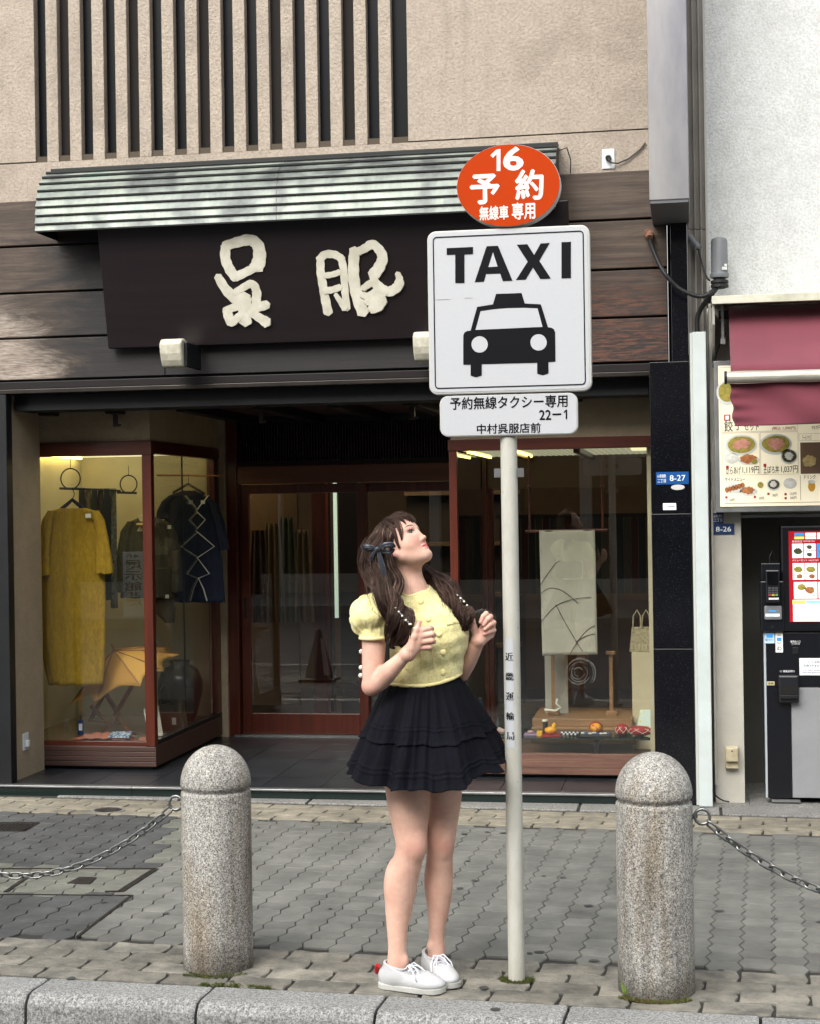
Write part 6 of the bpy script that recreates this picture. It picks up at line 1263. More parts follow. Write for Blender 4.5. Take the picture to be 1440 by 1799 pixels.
# ---- a small signed-distance modeller (smooth unions on a grid, surface nets)
def _seg(p, a, b):
    ab = b - a; l2 = max(float(ab @ ab), 1e-12); q = p - a; t = np.clip((q[..., 0] * ab[0] + q[..., 1] * ab[1] + q[..., 2] * ab[2]) / l2, 0, 1)
    dx = q[..., 0] - t * ab[0]; dy = q[..., 1] - t * ab[1]; dz = q[..., 2] - t * ab[2]
    return t, np.sqrt(dx * dx + dy * dy + dz * dz)
class Field:
    def __init__(s, xs, ys, zs): s.x, s.y, s.z = [np.asarray(q, dtype=np.float32) for q in (xs, ys, zs)]; s.g = np.full((len(xs), len(ys), len(zs)), .05, dtype=np.float32)
    def _sub(s, lo, hi, pad):
        sl = []
        for ax, l, h in zip((s.x, s.y, s.z), lo, hi):
            i0 = max(int(np.searchsorted(ax, l - pad)) - 1, 0); i1 = min(int(np.searchsorted(ax, h + pad)) + 1, len(ax))
            if i1 - i0 < 1: return None, None
            sl.append(slice(i0, i1))
        X, Y, Z = np.meshgrid(s.x[sl[0]], s.y[sl[1]], s.z[sl[2]], indexing='ij'); return tuple(sl), np.stack((X, Y, Z), -1)
    def _mix(s, sl, d, k, op):
        g = s.g[sl]
        if op == 'sub':
            d = -d
            if k > 0: h = np.maximum(k - np.abs(g - d), 0) / k; s.g[sl] = np.maximum(g, d) + h * h * k * .25
            else: s.g[sl] = np.maximum(g, d)
        else:
            if k > 0: h = np.maximum(k - np.abs(g - d), 0) / k; s.g[sl] = np.minimum(g, d) - h * h * k * .25
            else: s.g[sl] = np.minimum(g, d)
    def cone(s, a, b, ra, rb, k=.01, op='add', mod=None, flat=None):
        a = np.array(a, dtype=np.float32); b = np.array(b, dtype=np.float32); rm = max(ra, rb); sl, p = s._sub(np.minimum(a, b) - rm, np.maximum(a, b) + rm, k + .035)
        if sl is None: return s
        if flat is not None:       # squash along a direction by a factor
            n, f = np.array(flat[0], dtype=np.float32), flat[1]; n = n / np.linalg.norm(n)
            q = (p - a) @ n; c = (p - a) - q[..., None] * n + (q / f)[..., None] * n; pp = c + a
            t, d = _seg(pp, a, b); d = (d - (ra + (rb - ra) * t)) * min(1., f + .15)
        else: t, d = _seg(p, a, b); d = d - (ra + (rb - ra) * t)
        if mod is not None: d = d + mod(p, t)
        s._mix(sl, d, k, op); return s
    def chain(s, pts, rs, k=.01, **kw):
        for i in range(len(pts) - 1): s.cone(pts[i], pts[i + 1], rs[i], rs[i + 1], k, **kw)
        return s
    def limb(s, pts, rs, k=.01, sub=6):
        P_ = [np.array(p, dtype=np.float64) for p in pts]; n = len(P_); Q = []; Rr = []
        for i in range(n - 1):
            p0, p1, p2, p3 = P_[max(i - 1, 0)], P_[i], P_[i + 1], P_[min(i + 2, n - 1)]; r0, r1, r2, r3 = rs[max(i - 1, 0)], rs[i], rs[i + 1], rs[min(i + 2, n - 1)]
            for j in range(sub):
                t = j / sub; w = (2, t, t * t, t ** 3)
                Q.append(.5 * (2 * p1 + (p2 - p0) * t + (2 * p0 - 5 * p1 + 4 * p2 - p3) * t * t + (3 * p1 - p0 - 3 * p2 + p3) * t ** 3)); Rr.append(.5 * (2 * r1 + (r2 - r0) * t + (2 * r0 - 5 * r1 + 4 * r2 - r3) * t * t + (3 * r1 - r0 - 3 * r2 + r3) * t ** 3))
        Q.append(P_[-1]); Rr.append(rs[-1]); old = s.g; s.g = np.full_like(old, .05)
        for i in range(len(Q) - 1): s.cone(Q[i], Q[i + 1], Rr[i], Rr[i + 1], 0)
        lo = np.min(Q, 0) - max(rs) - k - .04; hi = np.max(Q, 0) + max(rs) + k + .04; sl = tuple(slice(max(int(np.searchsorted(ax, l)) - 1, 0), int(np.searchsorted(ax, h)) + 1) for ax, l, h in zip((s.x, s.y, s.z), lo, hi))
        d = s.g[sl]; s.g = old; s._mix(sl, d, k, 'add'); return s
    def ell(s, c, r, M=None, k=.01, op='add', mod=None):
        c = np.array(c, dtype=np.float32); r = np.array(r, dtype=np.float32); rm = float(r.max()); sl, p = s._sub(c - rm, c + rm, k + .03)
        if sl is None: return s
        q = p - c
        if M is not None: q = q @ np.array(M, dtype=np.float32)      # columns of M are the ellipsoid's axes
        a = q / r; k0 = np.sqrt((a * a).sum(-1)); b = q / (r * r); k1 = np.sqrt((b * b).sum(-1)) + 1e-9; d = k0 * (k0 - 1) / k1
        if mod is not None: d = d + mod(p, q)
        s._mix(sl, d, k, op); return s
    def cut(s, n, c, k=.0):        # remove everything on the side n points to
        n = np.array(n, dtype=np.float32); n /= np.linalg.norm(n); c = np.array(c, dtype=np.float32)
        d = ((s.x - c[0]) * n[0])[:, None, None] + ((s.y - c[1]) * n[1])[None, :, None] + ((s.z - c[2]) * n[2])[None, None, :]
        s.g = np.maximum(s.g, d); return s
    def mesh(s):
        g = s.g; ins = g < 0; nx, ny, nz = g.shape
        c = np.zeros((nx - 1, ny - 1, nz - 1), dtype=np.uint8)
        for i in (0, 1):
            for j in (0, 1):
                for k in (0, 1): c += ins[i:nx - 1 + i, j:ny - 1 + j, k:nz - 1 + k]
        act = (c > 0) & (c < 8); idx = np.full(act.shape, -1, dtype=np.int32); I, J, K = np.nonzero(act); idx[I, J, K] = np.arange(len(I))
        acc = np.zeros((len(I), 3)); cnt = np.zeros(len(I)); co = (s.x, s.y, s.z)
        cor = [(i, j, k) for i in (0, 1) for j in (0, 1) for k in (0, 1)]
        for a in cor:
            for ax in range(3):
                if a[ax]: continue
                b = list(a); b[ax] = 1
                va = g[I + a[0], J + a[1], K + a[2]]; vb = g[I + b[0], J + b[1], K + b[2]]; m = (va < 0) != (vb < 0)
                if not m.any(): continue
                t = va[m] / (va[m] - vb[m]); pa = np.stack((s.x[I[m] + a[0]], s.y[J[m] + a[1]], s.z[K[m] + a[2]]), -1).astype(float)
                pb = co[ax][(I, J, K)[ax][m] + 1]; pa[:, ax] += (pb - pa[:, ax]) * t; acc[m] += pa; cnt[m] += 1
        v = acc / cnt[:, None]; faces = []
        for ax in range(3):
            A = [slice(None)] * 3; B = [slice(None)] * 3; A[ax] = slice(0, -1); B[ax] = slice(1, None); sa = ins[tuple(A)]; sb = ins[tuple(B)]
            e = sa != sb; P_ = list(np.nonzero(e)); fl = sa[e]; o1, o2 = [(1, 2), (2, 0), (0, 1)][ax]
            ok = (P_[o1] > 0) & (P_[o2] > 0) & (P_[o1] < g.shape[o1] - 1) & (P_[o2] < g.shape[o2] - 1); P_ = [q[ok] for q in P_]; fl = fl[ok]
            def at(d1, d2): q = list(P_); q[o1] = q[o1] - d1; q[o2] = q[o2] - d2; return idx[q[0], q[1], q[2]]
            q = np.stack((at(1, 1), at(0, 1), at(0, 0), at(1, 0)), -1); q[~fl] = q[~fl][:, ::-1]; faces.append(q)
        return v, np.concatenate(faces)
    def front(s, x, z):            # depth of the first surface met from the camera's side (local -y)
        i = int(np.clip(np.searchsorted(s.x, x), 0, len(s.x) - 1)); k = int(np.clip(np.searchsorted(s.z, z), 0, len(s.z) - 1)); col = s.g[i, :, k]; w = np.nonzero(col < 0)[0]
        if not len(w): return None
        j = w[0]; a, b = (col[j - 1], col[j]) if j else (0, 1); return float(s.y[j - 1] + (s.y[j] - s.y[j - 1]) * a / (a - b)) if j else float(s.y[0])
def lerp(a, b, t): return a + (b - a) * t
pers = thing('person', 'long-haired woman looking up in puff-sleeved yellow top, black mini skirt and white sneakers', 'person', PR, YAW)
def pmesh(name, v, f, mats, midx=None, smooth=True, parent=None):
    o = bpy.data.objects.new(name, mesh(name, v, f, mats, midx, smooth)); COL.objects.link(o); o.parent = parent or pers; _reg(o, wm(pers)); return o
def skinmat():
    m, nt, b = NM('skin'); v = coords(nt); n = noise(nt, v, 16, 5, .55); n2 = noise(nt, v, 420, 3, .6)
    c = ramp(nt, n, [(.3, '#d0a491'), (.7, '#dfb9a6')])
    at = N(nt, 'ShaderNodeAttribute', attribute_name='flush'); n3 = noise(nt, v, 55, 4, .6)
    c = mixc(nt, math_(nt, 'MULTIPLY', at.outputs['Fac'], .62), c, '#c4766a'); c = mixc(nt, .12, c, ramp(nt, n3, [(.35, '#b98878'), (.65, '#ffffff')]), 'MULTIPLY')
    nt.links.new(c, b.inputs['Base Color']); b.inputs['Roughness'].default_value = .48; b.inputs['Subsurface Weight'].default_value = .12; b.inputs['Subsurface Radius'].default_value = (.012, .004, .002); b.inputs['Subsurface Scale'].default_value = 1.
    b.inputs['Specular IOR Level'].default_value = .35; bump(nt, b, n2, .05, .0006); return m
m_skin = skinmat(); m_lip = mat('lip', '#c9686b', .32); m_blush = mat('warm_skin', '#dc9c88', .48)
# ---- body field
zs = np.concatenate((np.arange(.02, .72, .0048), np.arange(.72, 1.08, .0034), np.arange(1.08, 1.62, .0019)))
FB = Field(np.arange(-.235, .285, .0022), np.arange(-.25, .235, .0023), zs)
# legs
rl = [(716, 1290, .00, .086), (714, 1350, -.005, .077), (716, 1400, -.01, .070), (720, 1450, -.015, .0585), (722, 1483, -.025, .050), (718, 1505, -.022, .0475), (709, 1535, -.012, .0505), (704, 1562, -.008, .0505), (700, 1600, -.012, .043), (698.5, 1635, -.022, .0345), (698.5, 1665, -.03, .0305), (698, 1692, -.034, .033), (699, 1708, -.035, .034)]
ll = [(768, 1290, .04, .084), (772, 1350, .045, .075), (775, 1400, .05, .067), (774, 1450, .05, .0545), (773, 1480, .045, .0475), (771.5, 1505, .05, .045), (770, 1535, .065, .0475), (770, 1560, .07, .0465), (769, 1595, .075, .038), (767, 1625, .08, .029), (766, 1645, .085, .0265), (766, 1668, .09, .029), (766, 1685, .09, .03)]
for lg_ in (rl, ll):
    FB.limb([L(a, b, c) for a, b, c, r in lg_], [r for *_, r in lg_], .018)
FB.ell(L(731, 1488, -.052), (.026, .02, .036), k=.03); FB.ell(L(779, 1484, .018), (.023, .02, .034), k=.03)      # kneecaps
FB.ell(L(697, 1550, .012), (.036, .045, .075), k=.03); FB.ell(L(766, 1548, .095), (.034, .042, .07), k=.03)      # calves
FB.ell(L(712, 1688, -.045), (.01, .012, .013), k=.02); FB.ell(L(754, 1664, .075), (.009, .01, .012), k=.02)
# pelvis, waist, ribs, chest
FB.ell(L(742, 1262, .02), (.125, .095, .105), k=.05); FB.ell(L(744, 1190, .02), (.095, .078, .1), k=.05)
tor = [(L(745, 1185, .02), (.098, .08, .08)), (L(747, 1135, .02), (.110, .088, .09)), (L(738, 1085, .02), (.112, .075, .075))]
for c, r in tor: FB.ell(c, r, k=.05)
FB.ell(L(765, 1115, -.045), (.048, .042, .046), k=.04); FB.ell(L(788, 1108, .02), (.046, .05, .046), k=.04)
SHR, SHL = L(668, 1064, -.055), L(787, 1062, .08)
FB.cone(SHR, L(728, 1054, .012), .034, .040, .04); FB.cone(L(728, 1054, .012), SHL, .040, .034, .04)
# neck
FB.chain([L(729, 1062, .012), L(724, 1030, .004), L(716, 1000, .002), L(704, 978, .006)], [.052, .0375, .0365, .04], .028)
FB.cone(L(704, 990, -.012), L(735, 1052, -.038), .010, .008, .02)      # the tendon of the turned neck
FB.cone(L(722, 1058, -.035), L(700, 1064, -.062), .009, .008, .02)     # collar bone
# head frame
hp, hy = R_(35), R_(27)
HFv = np.array((math.cos(hp) * math.cos(hy), -math.cos(hp) * math.sin(hy), math.sin(hp))); HUv = np.array((-math.sin(hp) * math.cos(hy), math.sin(hp) * math.sin(hy), math.cos(hp))); HSv = np.cross(HFv, HUv)
HS_ = .90; HC = np.array(L(700, 957.5, .0)); HMat = np.stack((HFv, HSv, HUv), 1)
def H(f, s, u): return HC + (HFv * f + HSv * s + HUv * u) * HS_          # forward, to her right (the camera), up
FB.ell(H(.000, 0, .010), tuple(HS_ * q for q in (.088, .073, .084)), HMat, .02)          # skull
FB.ell(H(.030, 0, -.028), tuple(HS_ * q for q in (.056, .057, .070)), HMat, .035)        # face mass
FB.ell(H(.050, .028, -.035), tuple(HS_ * q for q in (.028, .029, .034)), HMat, .022); FB.ell(H(.050, -.028, -.035), tuple(HS_ * q for q in (.028, .029, .034)), HMat, .022)   # cheeks
FB.ell(H(.060, 0, .031), tuple(HS_ * q for q in (.026, .050, .036)), HMat, .03)          # forehead
FB.cone(H(.012, .055, -.060), H(.066, .012, -.096), .014, .013, .022); FB.cone(H(.012, -.055, -.060), H(.066, -.012, -.096), .014, .013, .022)   # jaw
FB.ell(H(.0700, 0, -.0945), tuple(HS_ * q for q in (.0155, .0165, .0140)), HMat, .016)       # chin
FB.ell(H(.035, 0, -.085), tuple(HS_ * q for q in (.04, .035, .018)), HMat, .03)
for s_ in (1, -1):
    FB.ell(H(.0945, s_ * .031, .0030), tuple(HS_ * q for q in (.0150, .0175, .0090)), HMat, .013, 'sub')     # sockets
    FB.cone(H(.083, s_ * .017, .017), H(.075, s_ * .046, .017), .0062, .005, .012) # brow ridge
    FB.ell(H(.088, s_ * .0105, -.041), tuple(HS_ * q for q in (.0085, .0072, .0068)), HMat, .006)          # nostril wings
    FB.ell(H(.0935, s_ * .0058, -.0475), tuple(HS_ * q for q in (.0042, .003, .0028)), HMat, .002, 'sub')
FB.cone(H(.080, 0, .010), H(.0975, 0, -.034), .0068, .0075, .012); FB.ell(H(.1005, 0, -.038), tuple(HS_ * q for q in (.0085, .0085, .0075)), HMat, .007)
FB.cone(H(.088, .003, -.047), H(.086, .0025, -.058), .003, .003, .006)
FB.ell(H(.0840, 0, -.0622), tuple(HS_ * q for q in (.012, .0205, .0050)), HMat, .003); FB.ell(H(.0828, 0, -.0732), tuple(HS_ * q for q in (.0112, .018, .0060)), HMat, .006)   # lips
# ear, the camera's side
Em = np.stack((HFv * .9 + HSv * .42, -HFv * .42 + HSv * .9, HUv), 1)
FB.ell(H(-.002, .066, -.020), tuple(HS_ * q for q in (.017, .008, .030)), HMat, .008); FB.ell(H(.001, .0745, -.016), tuple(HS_ * q for q in (.010, .005, .018)), HMat, .004, 'sub'); FB.ell(H(.004, .069, -.044), tuple(HS_ * q for q in (.0095, .007, .0105)), HMat, .006)
# arms: her right arm (near the camera)
ELR = L(655, 1205, -.085); WRR = L(716, 1149, -.165)
FB.limb([SHR, L(659, 1105, -.07), L(657, 1145, -.08), L(655, 1180, -.084), L(654, 1203, -.085)], [.042, .041, .0385, .0345, .031], .012)
FB.limb([L(653, 1206, -.085), L(668, 1196, -.10), L(686, 1178, -.128), L(702, 1162, -.148), WRR], [.032, .0325, .0300, .0245, .0205], .010)
def hand(wr, mcp, pip, dip, tip, thumb, rf, nrm, palm_r=.0125):
    # palm: cones wrist to knuckles, fingers of unequal length in three bones, thumb from the side of the palm
    for i in range(4):
        FB.cone(wr, mcp[i], .0185, palm_r - .0005 * i, .012); r = rf[i]
        FB.cone(mcp[i], pip[i], r * 1.12, r * 1.05, .0045); FB.cone(pip[i], dip[i], r * 1.06, r * .92, .0018); FB.cone(dip[i], tip[i], r * .92, r * .8, .0015)
    FB.chain(thumb, [.0145, .0112, .0098, .0078], .006)
rm = [L(738, 1108, -.178), L(738.5, 1118, -.180), L(737, 1128.5, -.178), L(734, 1138.5, -.172)]
rp = [L(753.5, 1103.5, -.186), L(757.5, 1114, -.190), L(757.5, 1125.5, -.188), L(753.5, 1137, -.180)]
rd = [L(757.5, 1105, -.166), L(761, 1116, -.168), L(760.5, 1127.5, -.166), L(756, 1139, -.160)]
rt = [L(746, 1109, -.150), L(748, 1119, -.150), L(748, 1130, -.150), L(745, 1139.5, -.148)]
hand(WRR, rm, rp, rd, rt, [L(722, 1138, -.18), L(727, 1119, -.186), L(731, 1106, -.184), L(735.5, 1094, -.178)], (.0092, .0094, .009, .008), None)
# her left arm, half behind her
ELL = L(808, 1180, .085); WRL = L(840, 1124, .00)
FB.limb([SHL, L(800, 1120, .11), ELL], [.040, .036, .031], .012)
FB.limb([ELL, L(817, 1166, .062), L(829, 1145, .03), WRL], [.032, .0325, .0275, .0205], .010)
lm = [L(855, 1091, -.004), L(860.5, 1098, .006), L(863, 1107, .012), L(861, 1116.5, .014)]
lp = [L(853, 1078.5, -.012), L(860.5, 1083.5, -.006), L(866, 1094, .0), L(866.5, 1107.5, .004)]
ld = [L(847.5, 1083, -.026), L(855, 1088.5, -.026), L(859, 1098, -.022), L(858.5, 1110, -.016)]
lt = [L(843.5, 1093, -.03), L(848.5, 1098, -.03), L(850.5, 1105.5, -.028), L(850.5, 1114, -.022)]
hand(WRL, lm, lp, ld, lt, [L(836, 1116, -.006), L(831, 1102, -.016), L(828.5, 1091, -.018), L(826.5, 1081, -.014)], (.0088, .009, .0088, .0076), None)
v, f = FB.mesh()
q = (v - HC) @ HMat / HS_; ff, sS, uu = q[:, 0], q[:, 1], q[:, 2]
up_edge = -.0585 - .0016 * np.cos(sS / .0215 * math.pi * 1.6) - .0045 * (np.abs(sS) / .0205) ** 2; lo_edge = -.0775 + .0105 * (np.abs(sS) / .0205) ** 2
lip = (ff > .05) & (np.abs(sS) < .0205) & (uu < up_edge) & (uu > lo_edge)
fl_ = lip[f].sum(1) >= 3
body = pmesh('body', v, f, [m_skin, m_lip], fl_.astype(np.int32))
w = np.zeros(len(v))
for c_, r_, a_ in ((L(727, 1488, -.06), .034, .75), (L(777, 1484, .01), .032, .75), (L(652, 1208, -.09), .035, .6), (H(.075, .034, -.035), .024, .5), (H(.075, -.034, -.035), .024, .5), (H(.10, 0, -.038), .012, .45), (H(.0, .07, -.03), .02, .9),
    (L(748, 1104, -.18), .012, .8), (L(752, 1114, -.18), .012, .8), (L(752, 1126, -.18), .012, .8), (L(748, 1138, -.18), .012, .7), (L(735, 1094, -.178), .013, 1.), (L(848, 1095, -.028), .02, .8), (L(863, 1085, -.01), .014, .8), (L(866, 1100, .0), .016, .7), (L(827, 1082, -.014), .014, .9), (L(852, 1112, -.02), .02, .5), (L(700, 1690, -.035), .03, .4)):
    w = np.maximum(w, a_ * np.exp(-((v - np.array(c_)) ** 2).sum(1) / (r_ * r_)))
at_ = body.data.attributes.new('flush', 'FLOAT', 'POINT'); at_.data.foreach_set('value', w.astype(np.float32))
# eyes, lashes, brows
m_eyew = mat('eye_white', '#cfc5bf', .2); m_iris = mat('iris', '#23140e', .1); m_lash = mat('lash', '#100c0c', .6); m_brow = mat('brow_hair', '#3a2620', .8); m_nail = mat('nail', '#d98f86', .25)
def fs_(s, u, off=.0, f0=.12):                 # a point on the face for head coordinates s (side) and u (up)
    for k in range(400):
        p = H(f0 - k * .0004, s, u); a_ = int(np.searchsorted(FB.x, p[0])); b_ = int(np.searchsorted(FB.y, p[1])); c_ = int(np.searchsorted(FB.z, p[2]))
        if FB.g[a_, b_, c_] < .0006: return Vector(H(f0 - k * .0004 + off, s, u))
    return Vector(H(.07, s, u))
def smoothpts(pts, n=2):
    for _ in range(n): pts = [pts[0]] + [(pts[i - 1] + pts[i] * 2 + pts[i + 1]) / 4 for i in range(1, len(pts) - 1)] + [pts[-1]]
    return pts
for s_ in (1, -1):
    ec, eu, hw = .0305, .0025, .0140
    top_ = lambda t: eu + .0064 * (1 - abs(t) ** 2.1) + .0010 * t; bot_ = lambda t: eu - .0036 * (1 - abs(t) ** 2.4) + .0010 * t
    g_ = [[fs_(s_ * (ec + hw * t), lerp(bot_(t), top_(t), v_), .0008) for t in np.linspace(-1, 1, 15)] for v_ in np.linspace(0, 1, 7)]
    mb = MB(); mb.add([p for r_ in g_ for p in r_], [(j * 15 + i, j * 15 + i + 1, (j + 1) * 15 + i + 1, (j + 1) * 15 + i) for j in range(6) for i in range(14)]); e_ = mb.build('eye', m_eyew, pers, True, local=True)
    def disc_(r, m, nm, off, cu=.0022, cs=-.0005):
        c_ = (s_ * (ec + cs), eu + cu); ring = [fs_(c_[0] + r * math.cos(a) , min(c_[1] + r * math.sin(a), top_((c_[0] / s_ + s_ * r * math.cos(a) - ec) / hw) - .0003), off) for a in np.linspace(0, 2 * math.pi, 17)[:-1]]
        MB().add(ring + [sum(ring, Vector()) / 16], [(k, (k + 1) % 16, 16) for k in range(16)]).build(nm, m, e_, True, local=True)
    disc_(.0062, m_iris, 'iris', .0014); disc_(.0010, m_eyew, 'catchlight', .0020, .0040, -.0020)
    MB().tube(smoothpts([fs_(s_ * (ec + hw * t), top_(t), .0013) for t in np.linspace(-.98, 1.12, 12)]), [.0005, .0008, .0010, .0012, .0013, .0014, .0014, .0014, .0013, .0012, .0009, .0003], 6).build('lashes', m_lash, pers, True, local=True)
    MB().tube(smoothpts([fs_(s_ * (ec + hw * t), bot_(t), .0008) for t in np.linspace(-.7, 1.0, 9)]), .00045, 5).build('lower_lashes', m_brow, pers, True, local=True)
    MB().tube(smoothpts([fs_(s_ * (ec + hw * t), top_(t) + .0036, .0004) for t in np.linspace(-.8, .95, 9)]), .0005, 5).build('eyelid_crease', m_blush, pers, True, local=True)
    MB().tube(smoothpts([fs_(s_ * q[0], q[1], .0006) for q in ((.014, .0225), (.020, .0245), (.028, .0258), (.036, .0262), (.044, .0245), (.051, .0215))]), [.0012, .0019, .0021, .0019, .0014, .0004], 6, flat=.7).build('eyebrow', m_brow, pers, True, local=True)
# ---- the yellow top
def topmat():
    m, nt, b = NM('yellow_jacquard'); v = coords(nt); b.inputs['Roughness'].default_value = .75; b.inputs['Sheen Weight'].default_value = .3
    w = N(nt, 'ShaderNodeTexVoronoi'); w.inputs['Scale'].default_value = 125; nt.links.new(v, w.inputs['Vector']); n = noise(nt, v, 12, 4, .6)
    c = ramp(nt, w.outputs['Distance'], [(.1, '#f2ebb2'), (.6, '#e4d998')]); c = mixc(nt, .4, c, ramp(nt, n, [(.3, .86), (.7, 1.)]), 'MULTIPLY')
    nt.links.new(c, b.inputs['Base Color']); bump(nt, b, w.outputs['Distance'], .35, .002); bump(nt, b, noise(nt, coords(nt, (1, 1, .6)), 24, 5, .6, 1.4), .8, .012); return m
m_top = topmat()
FT = Field(np.arange(-.26, .24, .0026), np.arange(-.21, .22, .0026), np.arange(.98, 1.40, .0026))
ofs = .010
def wr(p, q): return .0024 * np.sin(p[..., 2] * 95 + p[..., 0] * 40) * np.sin(p[..., 0] * 70 - p[..., 2] * 30)
FT.ell(L(746, 1192, .02), (.122, .101, .11), k=.05, mod=wr)
for c, r in tor: FT.ell(c, tuple(x + ofs for x in r), k=.05, mod=wr)
FT.ell(L(765, 1117, -.040), (.060, .050, .066), k=.07, mod=wr); FT.ell(L(788, 1112, .02), (.054, .06, .064), k=.07, mod=wr)
FT.cone(SHR, L(728, 1056, .012), .040, .046, .04); FT.cone(L(728, 1056, .012), SHL, .046, .042, .04)
FT.cone(L(726, 1062, .01), L(723, 1030, .004), .06, .05, .03)
# puff sleeves
def puff(c, cuff, sgn):
    c = np.array(c); ax = np.array(cuff) - c; ax = ax / np.linalg.norm(ax); e1 = np.cross(ax, (0, 0, 1.)) if abs(ax[2]) < .9 else np.cross(ax, (0, 1., 0)); e1 /= np.linalg.norm(e1); e2 = np.cross(ax, e1)
    def f(p, q):
        r = p - c; t = r @ ax; ang = np.arctan2(r @ e2, r @ e1); w = np.clip((t + .0) / .055, 0, 1) ** 1.5 + .55 * np.clip(-(t + .012) / .05, 0, 1) ** 1.5
        return -w * (.0065 * np.sin(ang * 9 + 2.2 * np.sin(ang * 2)) + .0034 * np.sin(ang * 17 + 1. + 2 * np.sin(ang * 3))) - .0042 * np.sin(r[..., 2] * 75 + ang * 3 + 2 * np.sin(ang * 2)) * np.sin(ang * 2.5 + r[..., 0] * 50)
    return f
cR = L(651, 1081, -.075); cuR = L(657, 1121, -.082)
MR = Matrix.Rotation(R_(-24), 3, 'Y'); MRn = np.array(MR)
FT.ell(cR, (.069, .068, .064), MRn, .02, mod=puff(cR, cuR, 1)); FT.cone(SHR, L(690, 1066, -.04), .048, .045, .02)
FT.cone(L(656.5, 1112, -.079), L(657, 1121, -.082), .0475, .0455, .006)
cL = L(794, 1082, .11); FT.ell(cL, (.044, .055, .050), None, .02, mod=puff(cL, L(803, 1115, .11), -1)); FT.cone(L(800, 1108, .11), L(801, 1117, .112), .044, .043, .006)
# cuts: arm openings, hem, neckline
def below(x0, y0, x1, y1): 
    a, b = L(x0, y0), L(x1, y1); n = Vector((b.z - a.z, 0, -(b.x - a.x))); return n if n.z < 0 else -n, a
hc = L(742, 1199, .02)
X, Y, Z = np.meshgrid(FT.x, FT.y, FT.z, indexing='ij')
hem = hc.z - Z + .035 * (X - hc.x) * 3. * 0 + np.where(X > hc.x, (X - hc.x) ** 2 * 1.2 + (X - hc.x) * .08, 0) + np.clip(.02 - (Y + .06) * .0, 0, .0)
FT.g = np.maximum(FT.g, hem)
cu = L(657, 1122.5, -.082); sel = X < L(684, 1100, 0).x; FT.g = np.where(sel, np.maximum(FT.g, (cu.z - Z)), FT.g)
cu = L(801, 1119, .112); sel = (X > L(778, 1100, 0).x) & (Y > .062); FT.g = np.where(sel, np.maximum(FT.g, (cu.z - Z)), FT.g)
nc = L(727, 1036, .0); nd = np.sqrt(((X - nc.x - .002) / 1.0) ** 2 + ((Y - .0) / 1.0) ** 2) - .047; tilt_ = Z - (nc.z - .004 + (X - nc.x) * .34 + (Y) * .12)
FT.g = np.maximum(FT.g, -np.maximum(nd, -tilt_ - .06)); FT.g = np.maximum(FT.g, np.minimum(tilt_, .062 - (nd + .047)))
# hollow cuffs and hem a little so edges read as cloth
v, f = FT.mesh(); top = pmesh('blouse', v, f, m_top)
tp = []
_cx, _cy = L(746, 1195, .02).x, .02
def hem_pts(up=0.):
    r_ = []
    for k in range(90):
        a = k * 2 * math.pi / 90; best = None
        for rr_ in np.arange(.16, .03, -.0015):
            x = _cx + rr_ * math.cos(a); y = _cy + rr_ * math.sin(a); z = hc.z + ((x - hc.x) ** 2 * 1.2 + (x - hc.x) * .08 if x > hc.x else 0) + .004 + up
            g = FT.g[int(np.searchsorted(FT.x, x)), int(np.searchsorted(FT.y, y)), int(np.searchsorted(FT.z, z))]
            if g < 0: best = Vector((x, y, z - .004)); break
        if best is None: best = r_[-1] if r_ else Vector((_cx, _cy, hc.z))
        r_.append(best)
    for _ in range(2): r_ = [(r_[i - 1] + r_[i] * 2 + r_[(i + 1) % 90]) / 4 for i in range(90)]
    return r_
def on_top(px, py, off=.0):
    p = L(px, py, -.05)
    for _ in range(2):
        y = FT.front(p.x, p.z)
        if y is None: break
        p = L(px, py, y)
    p.y -= off; return p
m_seam = mat('yellow_trim', '#ece0a0', .6)
for px, py, r in ((738, 1057, .0105), (752, 1088, .0108), (770, 1114, .0105), (777, 1146, .0108), (776.5, 1181, .0108)):
    c = on_top(px, py, .001); n = Vector((.25, -1, .15)).normalized(); Mq = n.to_track_quat('Z', 'Y').to_matrix()
    MB().sphere(c, r, 18, 10, (1, 1, .5), M=Mq).build('button', m_seam, top, True, local=True)
MB().tube(hem_pts(), .0034, 8, closed=True, flat=1.7).build('hem_band', m_seam, top, True, local=True)
seamp = [(726, 1048), (731, 1058), (735, 1075), (742, 1090), (750, 1110), (757, 1135), (761, 1165), (762, 1199)]
MB().tube([on_top(a, b, .0008) for a, b in seamp], .0016, 6).build('front_edge', m_seam, top, True, local=True)
MB().tube([on_top(a, b, .0004) for a, b in ((785, 1130), (786, 1150), (785, 1170), (783, 1189))], .0013, 6).build('dart_seam', m_seam, top, True, local=True)
MB().tube([on_top(a, b, .0004) for a, b in ((739, 1146), (741, 1165), (741, 1180), (742, 1199))], .0013, 6).build('dart_seam', m_seam, top, True, local=True)
fc = ((775, 1080), (801, 1075), (806, 1093), (784, 1098))
def fq(u, v): a = [lerp(fc[0][k], fc[1][k], u) for k in (0, 1)]; b = [lerp(fc[3][k], fc[2][k], u) for k in (0, 1)]; return on_top(lerp(a[0], b[0], v), lerp(a[1], b[1], v), .0035)
MB().grid(fq, 12, 9).build('pocket_flap', m_top, top, True, local=True, solid=.003)
fp = [on_top(a, b, .005) for a, b in fc]
MB().tube([fq(0, k / 5) for k in range(6)] + [fq(k / 8, 1) for k in range(1, 9)] + [fq(1, 1 - k / 5) for k in range(1, 6)], .0016, 6).build('flap_edge', m_seam, top, True, local=True)
